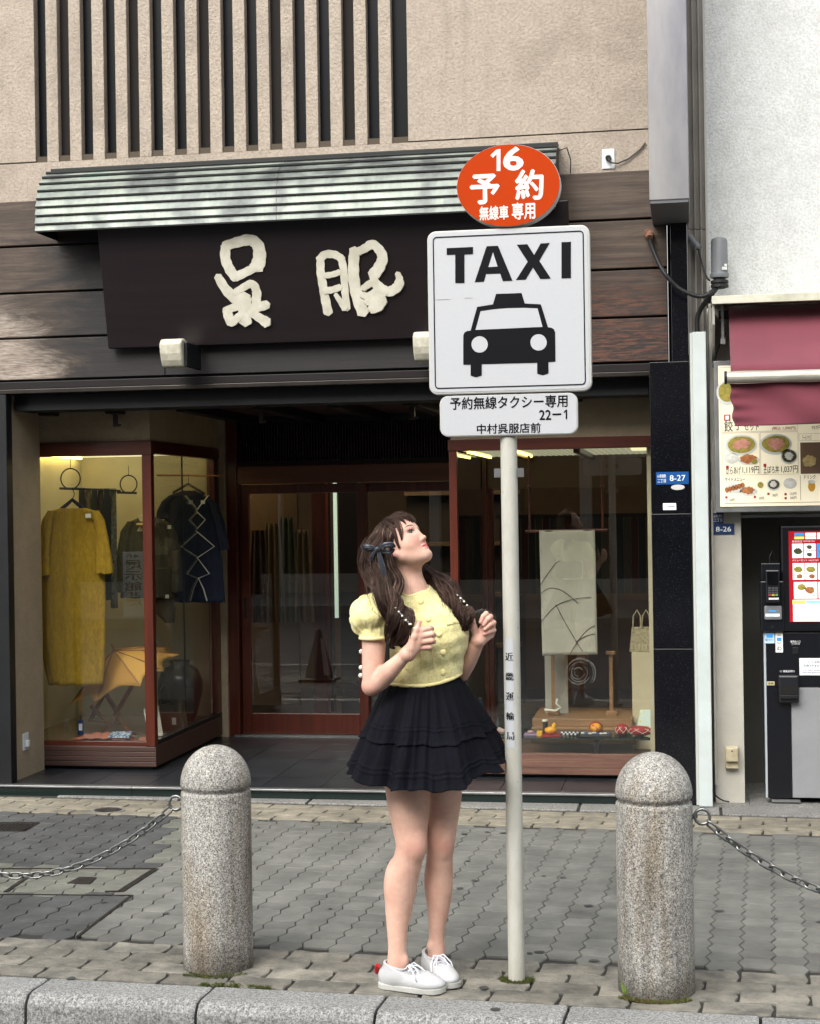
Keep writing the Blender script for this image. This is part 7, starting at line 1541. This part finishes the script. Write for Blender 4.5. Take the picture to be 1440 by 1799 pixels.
ncl = [on_top(a, b, -.0005) for a, b in ((707, 1042), (712, 1045.5), (718, 1047), (725, 1046.5), (732, 1044), (738, 1040), (742, 1035))]
MB().tube(ncl, .0022, 6).build('neck_binding', m_seam, top, True, local=True)
a0 = L(657, 1120.5, -.082); MB().tube([a0 + Vector((.047 * math.cos(k * .2618), .047 * math.sin(k * .2618), 0)) for k in range(24)], .0035, 8, closed=True, flat=1.6).build('cuff_band', m_seam, top, True, local=True)
# ---- skirt
def skirtmat():
    m, nt, b = NM('navy_cotton'); v = coords(nt); b.inputs['Roughness'].default_value = .85; b.inputs['Specular IOR Level'].default_value = .15
    n = noise(nt, v, 9, 4, .6); c = ramp(nt, n, [(.3, '#05060c'), (.7, '#0a0c15')]); nt.links.new(c, b.inputs['Base Color']); bump(nt, b, noise(nt, v, 45, 5, .65, .6), .5, .006); return m
m_skirt = skirtmat()
WC = L(746, 1192, .02); HCn = L(742, 1362, .02)
rk = random.Random(5); FO = [(n, rk.uniform(0, 6.28), rk.uniform(.5, 1)) for n in (5, 7, 9, 12)]; FI = [(n, rk.uniform(0, 6.28), rk.uniform(.4, 1)) for n in (23, 31, 41, 57)]
def srad(a, t):                          # flare, wider to the sides
    w = .113 + (.262 - .113) * (t ** .82); d = .092 + (.232 - .092) * (t ** .85)
    r = w * d / math.sqrt((d * math.cos(a)) ** 2 + (w * math.sin(a)) ** 2)
    c_, s_ = math.cos(a), math.sin(a); big = mnoise.noise(Vector((c_ * 2.2 + 3, s_ * 2.2, t * .35))) * .075 * t ** 1.1 + mnoise.noise(Vector((c_ * 4.6, s_ * 4.6 + 7, t * .5))) * .034 * t ** .9
    fine = mnoise.noise(Vector((c_ * 13, s_ * 13, t * 1.6))) * (.003 + .004 * t) + mnoise.noise(Vector((c_ * 8, s_ * 8, t * 1.1 + 4))) * (.007 + .008 * t) + mnoise.noise(Vector((c_ * 30, s_ * 30, t * 3.))) * .0016
    return r + big + fine * (1 if t > .03 else .3)
def spt(a, t, out=0.):
    top_z = WC.z; rr_ = srad(a, t) + out; x = lerp(WC.x, HCn.x, t) + rr_ * math.cos(a); y = lerp(WC.y, HCn.y, t) + rr_ * math.sin(a)
    drop = (WC.z - HCn.z) * t; hem = .018 * math.cos(2 * a) * t * t + .022 * t * t * max(0, math.cos(a)) ** 2 + .006 * t * math.sin(7 * a + 1) + .0035 * t * math.sin(19 * a)
    return Vector((x, y, top_z - drop + hem))
T1 = .60
def tier1(u, v):
    a = u * 2 * math.pi; t = v * T1; o = .003 + .004 * max(0, (v - .93) / .07) + (.0022 if .70 < v < .72 or .76 < v < .78 else 0)
    p = spt(a, t, o + (.006 * mnoise.noise(Vector((math.cos(a) * 22, math.sin(a) * 22, 3))) * max(0, (v - .88) / .12))); return p
def tier2(u, v):
    a = u * 2 * math.pi; t = .50 + v * .50; o = .0005 + .004 * max(0, (v - .90) / .1) + (.0026 if .66 < v < .69 or .75 < v < .78 else 0)
    p = spt(a, t, o + .007 * mnoise.noise(Vector((math.cos(a) * 19, math.sin(a) * 19, 9))) * (.25 + .75 * max(0, (v - .8) / .2))); return p
sk = MB().grid(tier1, 420, 60, True).build('skirt', m_skirt, pers, True, local=True, solid=.0015)
MB().grid(tier2, 420, 46, True).build('skirt_tier', m_skirt, sk, True, local=True, solid=.0015)
def wb_(u, v): a = u * 2 * math.pi; return Vector((WC.x + .112 * math.cos(a), WC.y + .093 * math.sin(a), WC.z + .022 - .035 * v))
MB().grid(wb_, 60, 4, True).build('waistband', m_skirt, sk, True, local=True, solid=.003)
# ---- sneakers
m_shoe = mat('white_leather', '#c6c7c8', .4, '#babcbd', 20, .08, 300); m_sole = mat('sole_rubber', '#bbbcb8', .55, '#a9a9a2', 9); m_lace = mat('lace', '#dfe3ee', .7)
def shoe(org, yaw, name_l, nl=.232):
    Fs = Field(np.arange(-.075, .195, .0022), np.arange(-.055, .055, .0022), np.arange(-.01, .11, .0022))
    # local: x toe-ward (ankle at 0), z up
    Fs.ell((-.015, 0, .040), (.050, .033, .040), None, .02); Fs.ell((.055, .002, .036), (.075, .037, .034), None, .03); Fs.ell((.115, .004, .030), (.055, .040, .025), None, .03)
    Fs.cone((.0, 0, .055), (-.006, 0, .085), .036, .036, .02); Fs.cone((.03, 0, .06), (.085, .002, .045), .026, .024, .02)
    Fs.cut((0, 0, -1), (0, 0, .013)); 
    X, Y, Z = np.meshgrid(Fs.x, Fs.y, Fs.z, indexing='ij')
    Fs.g = np.maximum(Fs.g, Z - (.078 + .012 * np.clip(-X / .03, -1, 1) - .25 * np.clip(X - .025, 0, 1) + .45 * np.clip(X - .06, 0, 1)))
    hol = np.sqrt(((X + .002) / .036) ** 2 + (Y / .028) ** 2) - 1; Fs.g = np.maximum(Fs.g, -np.maximum(hol * .03, .045 - Z))
    vu, fu = Fs.mesh()
    Fq = Field(np.arange(-.08, .20, .0024), np.arange(-.06, .06, .0024), np.arange(-.006, .04, .002))
    X, Y, Z = np.meshgrid(Fq.x, Fq.y, Fq.z, indexing='ij'); t = np.clip((X + .055) / .22, 0, 1); w = .034 + .010 * np.sin(t * math.pi * .92) ** 1.2 * t * 1.4
    d2 = np.sqrt((np.maximum(np.abs(X - .052) - .118 + w, 0)) ** 2 + (Y - .002 - .006 * t) ** 2) - w
    toe = .006 * np.clip((X - .13) / .05, 0, 1) ** 2; Fq.g = np.maximum(d2, np.abs(Z - .0105 - toe) - .0095).astype(np.float32)
    vs, fs = Fq.mesh(); M = Matrix.Translation(org) @ Matrix.Rotation(yaw, 4, 'Z'); A = np.array(M)
    def tr(v): return v @ A[:3, :3].T + A[:3, 3]
    up = pmesh('sneaker', tr(vu), fu, m_shoe); pmesh('sole', tr(vs), fs, m_sole, parent=up)
    Mv = lambda p: M @ Vector(p)
    MB().tube([Mv(((-.004) + .0370 * math.cos(k * .3142), .0285 * math.sin(k * .3142), .078 - .010 * math.cos(k * .3142))) for k in range(20)], .0042, 8, closed=True).build('collar', m_shoe, up, True, local=True)
    for k in range(6):
        x = .040 + k * .0115; z = .0815 - k * .0062; w = .0155 + .001 * k
        MB().tube([Mv((x, -w, z - .0085)), Mv((x + .003, -w * .5, z - .001)), Mv((x + .006, 0, z + .001)), Mv((x + .009, w * .5, z - .003)), Mv((x + .011, w, z - .011))], .0021, 6, flat=.6).build('lace', m_lace, up, True, local=True)
    for sg in (1, -1):
        lp_ = [Mv((.046, 0, .082)), Mv((.052, sg * .018, .088)), Mv((.075, sg * .036, .066)), Mv((.088, sg * .040, .045)), Mv((.078, sg * .034, .050)), Mv((.058, sg * .012, .074)), Mv((.046, 0, .083))]
        MB().tube(lp_, .0023, 6).build('lace', m_lace, up, True, local=True)
        MB().tube([Mv((.046, 0, .084)), Mv((.07, sg * .012, .080)), Mv((.098, sg * .026, .056)), Mv((.112, sg * .030, .05))], .0020, 6).build('lace', m_lace, up, True, local=True)
    for sg in (1, -1):
        MB().tube([Mv((.040, sg * .0255, .064)), Mv((.07, sg * .031, .052)), Mv((.100, sg * .033, .042)), Mv((.120, sg * .030, .040)), Mv((.132, sg * .012, .046)), Mv((.134, 0, .048))], .0012, 6).build('seam', m_sole, up, True, local=True)
    return up, M
ak = L(697, 1716, -.045); u1, M1 = shoe(Vector((ak.x - .0, -.045, .0)), R_(-24), 'r')
u1.name = 'sneaker'
ak = L(763, 1690, .085); u2, M2 = shoe(Vector((ak.x - .006, .085, .0)), R_(-70), 'l')
mb = MB(); c = M1 @ Vector((-.067, 0, .055)); MB().tube([M1 @ Vector((-.062, -.012, .075)), M1 @ Vector((-.068, -.006, .062)), M1 @ Vector((-.074, .004, .045))], [.008, .009, .007], 8).build('red_heel_tab', mat('red_tab', '#b0141c', .4), u1, True, local=True)
# ---- hair
def hairmat():
    m, nt, b = NM('dark_brown_hair'); v = coords(nt); n = noise(nt, coords(nt, (1, 1, .6)), 22, 3, .6); at = N(nt, 'ShaderNodeAttribute', attribute_name='tone')
    c = ramp(nt, math_(nt, 'ADD', math_(nt, 'MULTIPLY', n, .55), math_(nt, 'MULTIPLY', at.outputs['Fac'], .55)), [(.25, '#0d0908'), (.48, '#2a1c19'), (.68, '#54403a'), (.85, '#8a7268')])
    nt.links.new(c, b.inputs['Base Color']); b.inputs['Roughness'].default_value = .42; b.inputs['Specular IOR Level'].default_value = .45; b.inputs['Specular Tint'].default_value = (.9, .7, .55, 1); return m
m_hair = hairmat(); hr = random.Random(11)
Hc = Vector(HC); Fv, Sv, Uv = Vector(HFv), Vector(HSv), Vector(HUv)
def HV(f, s, u): return Hc + (Fv * f + Sv * s + Uv * u) * HS_
def cat(pts, n):
    out = []; m = len(pts)
    for i in range(n):
        t = i / (n - 1) * (m - 1); k = min(int(t), m - 2); q = t - k; p0, p1, p2, p3 = pts[max(k - 1, 0)], pts[k], pts[k + 1], pts[min(k + 2, m - 1)]
        out.append(.5 * (2 * p1 + (p2 - p0) * q + (2 * p0 - 5 * p1 + 4 * p2 - p3) * q * q + (3 * p1 - p0 - 3 * p2 + p3) * q ** 3))
    return out
def sphead(d, off):                       # a point over the skull in a head-frame direction
    d = Vector(d).normalized(); r = Vector((.088, .073, .084)); k = 1 / math.sqrt((d.x / r.x) ** 2 + (d.y / r.y) ** 2 + (d.z / r.z) ** 2)
    return HV(d.x * (k + off), d.y * (k + off), .010 + d.z * (k + off))
def slerp(a, b, t):
    a = Vector(a).normalized(); b = Vector(b).normalized(); w = math.acos(max(-1, min(1, a.dot(b)))); 
    return a if w < 1e-4 else (a * math.sin((1 - t) * w) + b * math.sin(t * w)) / math.sin(w)
TONE = []
def strand(mb, pts, r0, n=3):
    k0 = len(mb.v); tn = min(1, max(0, hr.gauss(.42, .22))); m = len(pts); mb.tube(pts, [r0 * (1 - .75 * (i / (m - 1)) ** 3) for i in range(m)], n, cap=False); TONE.extend([tn] * (len(mb.v) - k0))
def lockhair(mb, path, rad, n, wave=.004, wl=3., r0=.0011, K=22, flat=1., start=0.):
    base = cat(path, K); ph0 = hr.uniform(0, 6.28)
    for _ in range(n):
        ang = hr.uniform(0, 6.283); rr_ = math.sqrt(hr.random()); ph = ph0 + hr.uniform(0, .7) + (rr_ * .8); tw = hr.uniform(-.5, .5); pts = []; e = hr.uniform(.82, 1.03); prev = None; fz = hr.uniform(.6, 1.5); phase2 = hr.uniform(0, 6.28)
        for i in range(K):
            t = i / (K - 1); x = t * (len(rad) - 1); k = min(int(x), len(rad) - 2); r = rad[k] + (rad[k + 1] - rad[k]) * (x - k)
            d = (base[min(i + 1, K - 1)] - base[max(i - 1, 0)]).normalized(); a = (Vector((0, -1, 0)) - d * d.dot(Vector((0, -1, 0)))).normalized(); b = d.cross(a)
            an = ang + tw * t; p = base[i] + (a * math.cos(an) * flat + b * math.sin(an)) * (r * rr_)
            w = wave * min(1.35, t * 2.2); p += b * (w * math.sin(t * wl * 6.283 + ph)) + a * (w * .6 * math.cos(t * wl * 6.283 + ph)) + b * (.0012 * math.sin(t * 17 * fz + phase2))
            pts.append(p)
            if t > e: break
        if len(pts) > 3: strand(mb, pts, r0 * hr.uniform(.7, 1.4))
# scalp cap
FH = Field(np.arange(-.20, .10, .0032), np.arange(-.13, .13, .0032), np.arange(1.30, 1.66, .0032))
FH.ell(H(.000, 0, .010), tuple(HS_ * q for q in (.0915, .0770, .0872)), HMat, .0)
X, Y, Z = np.meshgrid(FH.x, FH.y, FH.z, indexing='ij'); Q = np.stack((X, Y, Z), -1) - HC; Q = Q @ HMat / HS_
line = Q[..., 0] - (.018 + .78 * (Q[..., 2] + .01)); FH.g = np.maximum(FH.g, (line * .75).astype(np.float32))
v, f = FH.mesh(); hair = pmesh('hair', v, f, m_hair)
mb = MB()
BOW = (-.045, .062, .004)
def scalp(n, a0, a1, e0, e1, off0=.006, off1=.0095, j=.08, K=13, r0=.0012, lift=.004):
    for _ in range(n):
        t = hr.random(); s0 = Vector(a0).lerp(Vector(a1), t) + Vector([hr.uniform(-j, j) for _ in range(3)]) * .35; e = Vector(e0).lerp(Vector(e1), hr.random()) + Vector([hr.uniform(-j, j) for _ in range(3)])
        o0 = hr.uniform(off0, off1); pts = [sphead(slerp(s0, e, k / (K - 1)), o0 + lift * math.sin(math.pi * k / (K - 1)) + .0008 * math.sin(k * 1.3 + t * 30)) for k in range(K)]; strand(mb, pts, r0 * hr.uniform(.7, 1.4))
scalp(1500, (.74, .10, .66), (-.35, .08, .95), (-.52, .80, -.10), (-.62, .72, .05))              # near side swept to the bow
scalp(1100, (.70, .42, .50), (.10, .20, .98), (-.25, .93, -.28), (-.50, .80, -.35), j=.1)
scalp(260, (.74, -.10, .66), (-.35, -.08, .95), (-.5, -.80, -.2), (-.3, -.9, -.4))
scalp(800, (-.1, .15, 1.), (-.75, .1, .6), (-.80, .45, -.75), (-.75, -.35, -.8), j=.16)
scalp(600, (-.1, .1, 1.), (-.5, .1, .9), (-.40, .85, .1), (-.75, .6, -.1), j=.14)
scalp(260, (-.5, .6, .2), (-.7, .5, .2), (-.45, .70, -.75), (-.70, .40, -.85), j=.14)
# fringe
def bang(p, r, n, **k):
    lockhair(mb, [HV(q[0] * .975, q[1], q[2] * (.85 if q[2] > .08 else .93)) for q in p], [x * .75 for x in r], n, wave=.0012, wl=1.2, K=13, r0=.0009, **k); lockhair(mb, [HV(q[0] * .975, q[1], q[2] * (.85 if q[2] > .08 else .93)) for q in p], [x * 1.3 for x in r], n // 4, wave=.002, wl=1.0, K=13, r0=.00055)
bang([(.035, .00, .112), (.066, -.008, .098), (.084, -.014, .070), (.092, -.018, .040)], [.010, .015, .016, .010], 150)
bang([(.035, .01, .112), (.066, .010, .098), (.086, .010, .072), (.093, .004, .046), (.094, -.002, .034)], [.010, .013, .012, .006, .003], 120)
bang([(.030, .02, .112), (.060, .026, .096), (.080, .030, .070), (.085, .034, .046), (.083, .038, .030)], [.010, .011, .009, .006, .003], 90)
bang([(.028, .03, .110), (.052, .044, .090), (.068, .053, .064), (.070, .060, .036), (.062, .065, .008), (.052, .068, -.014)], [.010, .012, .010, .007, .005, .002], 120)
bang([(.020, .035, .108), (.036, .056, .084), (.046, .066, .054), (.044, .072, .020), (.034, .074, -.010), (.030, .073, -.036)], [.012, .014, .013, .008, .005, .002], 130)
bang([(.035, -.02, .110), (.064, -.030, .094), (.080, -.038, .066), (.082, -.046, .036)], [.010, .014, .012, .006], 90)
lockhair(mb, [HV(*q) for q in ((.022, .030, .082), (.020, .056, .064), (.008, .073, .042), (-.014, .079, .020), (-.040, .072, .006))], [.014, .017, .018, .014, .008], 420, wave=.0008, wl=1., K=14)
lockhair(mb, [HV(*q) for q in ((.034, .040, .076), (.034, .062, .056), (.022, .076, .030), (.000, .080, .008), (-.030, .076, -.004))], [.008, .010, .010, .008, .006], 260, wave=.0008, wl=1., K=14)
# near side: from the bow and the nape down over the shoulder
def LP(*q): return [L(*p) for p in q]
lockhair(mb, LP((668, 945, -.035), (659, 965, -.055), (656, 990, -.065), (661, 1015, -.085), (672, 1040, -.11), (688, 1062, -.135), (699, 1085, -.15), (703, 1108, -.15), (700, 1130, -.14)), [.030, .036, .040, .042, .036, .032, .028, .022, .010], 1300, wave=.010, wl=2.4, K=30)
lockhair(mb, LP((680, 960, -.055), (684, 985, -.065), (690, 1005, -.07), (694, 1025, -.085), (697, 1048, -.115), (705, 1068, -.14), (713, 1085, -.155), (714, 1105, -.152), (706, 1122, -.14), (700, 1136, -.135)), [.012, .018, .022, .024, .022, .018, .014, .012, .010, .006], 420, wave=.011, wl=2.8, K=32)
lockhair(mb, LP((655, 960, -.03), (650, 985, -.04), (652, 1010, -.06), (665, 1030, -.09), (676, 1050, -.115), (686, 1075, -.14), (692, 1100, -.145), (688, 1120, -.14), (696, 1134, -.14)), [.018, .022, .024, .022, .018, .014, .011, .008, .004], 320, wave=.012, wl=2.6, K=32)
for c0, c1 in (((690, 1095, -.15), (683, 1122, -.145)), ((704, 1115, -.15), (716, 1138, -.145)), ((697, 1120, -.15), (690, 1141, -.14)), ((681, 1048, -.118), (700, 1078, -.15))):
    a = L(*c0); b = L(*c1); side = Vector((.012, -.004, 0)) * hr.choice((-1, 1)); lockhair(mb, [a, a.lerp(b, .35) + side, a.lerp(b, .7) - side * .6, b + side * .5], [.005, .008, .006, .002], 60, wave=.003, wl=1.5, K=14)
for k in range(16):
    o = hr.uniform(-1, 1); a0 = LP((664 + o * 12, 985 + hr.uniform(-12, 20), -.085), (668 + o * 13, 1022, -.115), (686 + o * 13, 1060, -.15), (698 + o * 13, 1092, -.168), (699 + o * 14, 1118 + hr.uniform(0, 14), -.155)); lockhair(mb, a0, [.004, .008, .009, .007, .002], 50, wave=hr.uniform(.008, .015), wl=hr.uniform(1.3, 2.2), K=26)
for k in range(14):
    o = hr.uniform(-1, 1); a0 = LP((742 + o * 4, 1003 + o * 8, .05), (764 + o * 5, 1024 + o * 14, .02), (788 + o * 8, 1050 + o * 14, -.022), (806 + o * 7, 1078 + o * 10, -.048), (814 + o * 8, 1100 + hr.uniform(-4, 10), -.045)); lockhair(mb, a0, [.004, .008, .009, .007, .002], 50, wave=hr.uniform(.007, .013), wl=hr.uniform(1.3, 2.2), K=24)
lockhair(mb, LP((664, 950, -.035), (655, 972, -.06), (655, 1000, -.07), (664, 1030, -.1), (684, 1062, -.135), (698, 1092, -.15), (700, 1135, -.14)), [.04, .048, .052, .052, .046, .040, .026], 110, wave=.012, wl=2., K=26, r0=.0005)
lockhair(mb, LP((700, 985, .06), (738, 1006, .07), (777, 1040, .03), (804, 1076, -.025), (812, 1104, -.035)), [.04, .045, .05, .046, .03], 110, wave=.012, wl=2., K=26, r0=.0005)
scalp(90, (.74, .10, .66), (-.35, .08, .95), (-.52, .80, -.10), (-.62, .72, .05), off0=.009, off1=.013, r0=.0005)
# behind the neck, then forward over her far shoulder
lockhair(mb, LP((668, 960, .06), (690, 985, .075), (712, 1000, .08), (738, 1008, .075), (758, 1022, .06), (777, 1042, .035), (794, 1062, .0), (806, 1080, -.025), (812, 1098, -.035)), [.034, .036, .036, .034, .036, .038, .036, .028, .012], 1300, wave=.010, wl=2.4, K=30)
lockhair(mb, LP((735, 995, .07), (752, 1008, .06), (772, 1022, .045), (790, 1040, .015), (803, 1058, -.01), (814, 1075, -.03), (824, 1092, -.035), (820, 1106, -.03)), [.018, .022, .024, .024, .022, .018, .012, .006], 420, wave=.012, wl=2.8, K=28)
lockhair(mb, LP((690, 985, .055), (705, 1005, .06), (712, 1030, .065), (708, 1050, .07), (700, 1080, .09)), [.03, .03, .03, .03, .02], 200, wave=.004, K=16)
lockhair(mb, LP((800, 1068, -.02), (808, 1090, -.035), (818, 1102, -.04), (812, 1112, -.035)), [.010, .014, .010, .004], 120, wave=.006, wl=1.6, K=14)
v = np.array([tuple(p) for p in mb.v]); f = np.array(mb.f); st = pmesh('strands', v, f, m_hair, parent=hair); st['kind'] = 'stuff'; _a = st.data.attributes.new('tone', 'FLOAT', 'POINT'); _a.data.foreach_set('value', np.array(TONE, dtype=np.float32))
# loose hair under the strands so the locks are solid
FK = Field(np.arange(-.2, .25, .004), np.arange(-.2, .16, .004), np.arange(1.10, 1.5, .004))
FK.limb(LP((662, 965, -.05), (657, 990, -.06), (663, 1015, -.08), (674, 1040, -.10), (689, 1062, -.125), (699, 1085, -.14), (702, 1110, -.142), (700, 1128, -.135)), [.022, .028, .030, .026, .022, .018, .013, .004], 0)
FK.limb(LP((680, 975, .05), (712, 1000, .075), (738, 1008, .075), (758, 1022, .06), (777, 1042, .035), (794, 1062, .003), (806, 1080, -.018), (812, 1094, -.025)), [.03, .03, .026, .028, .029, .026, .018, .006], 0)
v, f = FK.mesh(); pmesh('hair_core', v, f, m_hair, parent=hair)
# ---- bow
m_rib = mat('satin_ribbon', '#1b2029', .35, '#262c38', 9, sheen=.3)
bw = thing('hair_bow', 'dark blue-black satin bow tied at the back of her hair', 'hair bow', PR, YAW)
def ribbon(name, pts, ws, nx=(.15, 0, 1), m=m_rib, cup=.2):
    pts = [L(*p) for p in pts]; K = 16; c = cat(pts, K)
    def fn(u, v):
        x = v * (K - 1); k = min(int(x), K - 2); p = c[k].lerp(c[k + 1], x - k); y = v * (len(ws) - 1); j = min(int(y), len(ws) - 2); w = ws[j] + (ws[j + 1] - ws[j]) * (y - j)
        d = (c[k + 1] - c[k]).normalized(); n_ = Vector((0, -1, 0)); sd_ = d.cross(n_).normalized(); return p + sd_ * (w * (u - .5)) + n_ * (cup * w * (.25 - (u - .5) ** 2)) + n_ * (.0012 * math.sin(u * 14 + v * 9))
    o = MB().grid(fn, 9, 28).build(name, m, bw, True, local=True, solid=.0012); return o
B = -.105
ribbon('loop', [(663, 964, B), (675, 958, B - .012), (688, 958, B - .014), (691, 963, B - .006)], [0.0078, 0.0172, 0.0218, 0.0187]); ribbon('loop', [(691, 963, B - .004), (686, 970, B + .004), (674, 969, B + .006), (663, 965, B + .002)], [0.0172, 0.0156, 0.0125, 0.0078])
ribbon('loop', [(662, 964, B), (652, 961, B - .006), (641, 960, B - .002), (638, 963, B + .008)], [0.0078, 0.0125, 0.0140, 0.0109]); ribbon('loop', [(638, 963, B + .008), (646, 967, B + .012), (656, 967, B + .008), (662, 965, B)], [0.0109, 0.0109, 0.0094, 0.0062])
ribbon('tail', [(664, 966, B), (669, 982, B - .004), (673, 1000, B - .008), (677, 1022, B - .012)], [0.0078, 0.0156, 0.0203, 0.0218]); ribbon('tail', [(661, 966, B), (655, 976, B), (651, 986, B + .004)], [0.0062, 0.0109, 0.0125])
MB().sphere(L(663, 965, B - .004), .0085, 14, 10, (1, .8, 1)).build('knot', m_rib, bw, True, local=True)
# ---- shoulder bag worn on the back, pearl and metal chain straps
bag = thing('backpack', 'small black backpack with pearl-and-metal chain straps held in her fists', 'bag', PR, YAW)
m_pearl = mat('pearl', '#e6e0cf', .2, coat=.5); m_bagm = mat('bag_leather', '#0e0f13', .5); m_metal = mat('chain_metal', '#b5b2aa', .25, metal=.9)
bb = MB(); c = L(722, 1150, .165); bb.box(c.x - .10, c.x + .11, .135, .19, c.z - .07, c.z + .06).build('bag_body', m_bagm, bag, local=True, bevel=.02, seg=3)
for px, py in ((635.5, 1145), (635, 1173), (634.5, 1187)): MB().sphere(L(px, py, -.02), .0085, 14, 10).build('pearl', m_pearl, bag, True, local=True)
MB().tube([L(637, 1135, .0), L(637, 1160, .0), L(640, 1190, .02), L(690, 1185, .14)], .003, 6).build('pearl_cord', m_bagm, bag, True, local=True)
def strap(pts, n):
    c = cat([L(*p) for p in pts], 60); ln = [0]
    for i in range(59): ln.append(ln[-1] + (c[i + 1] - c[i]).length)
    for j in range(n):
        d = ln[-1] * j / (n - 1); k = max(0, min(58, next((i for i in range(59) if ln[i + 1] >= d), 58))); p = c[k].lerp(c[k + 1], (d - ln[k]) / max(ln[k + 1] - ln[k], 1e-6)); dr = (c[k + 1] - c[k]).normalized()
        if j % 2: MB().sphere(p, .0042, 8, 6).build('strap_pearl', m_pearl, bag, True, local=True)
        else: MB().tube([p - dr * .0035, p + dr * .0035], .0032, 6).build('strap_link', m_bagm if j % 4 else m_metal, bag, local=True)
strap([(672, 1042, -.03), (682, 1052, -.125), (697, 1070, -.168), (712, 1088, -.183), (727, 1104, -.190), (733, 1111, -.186)], 30)
strap([(770, 1038, .10), (790, 1036, .02), (802, 1046, -.02), (815, 1058, -.034), (826, 1074, -.022), (829, 1084, -.012)], 30)
strap([(829, 1090, .0), (822, 1100, .02), (814, 1108, .06)], 7)
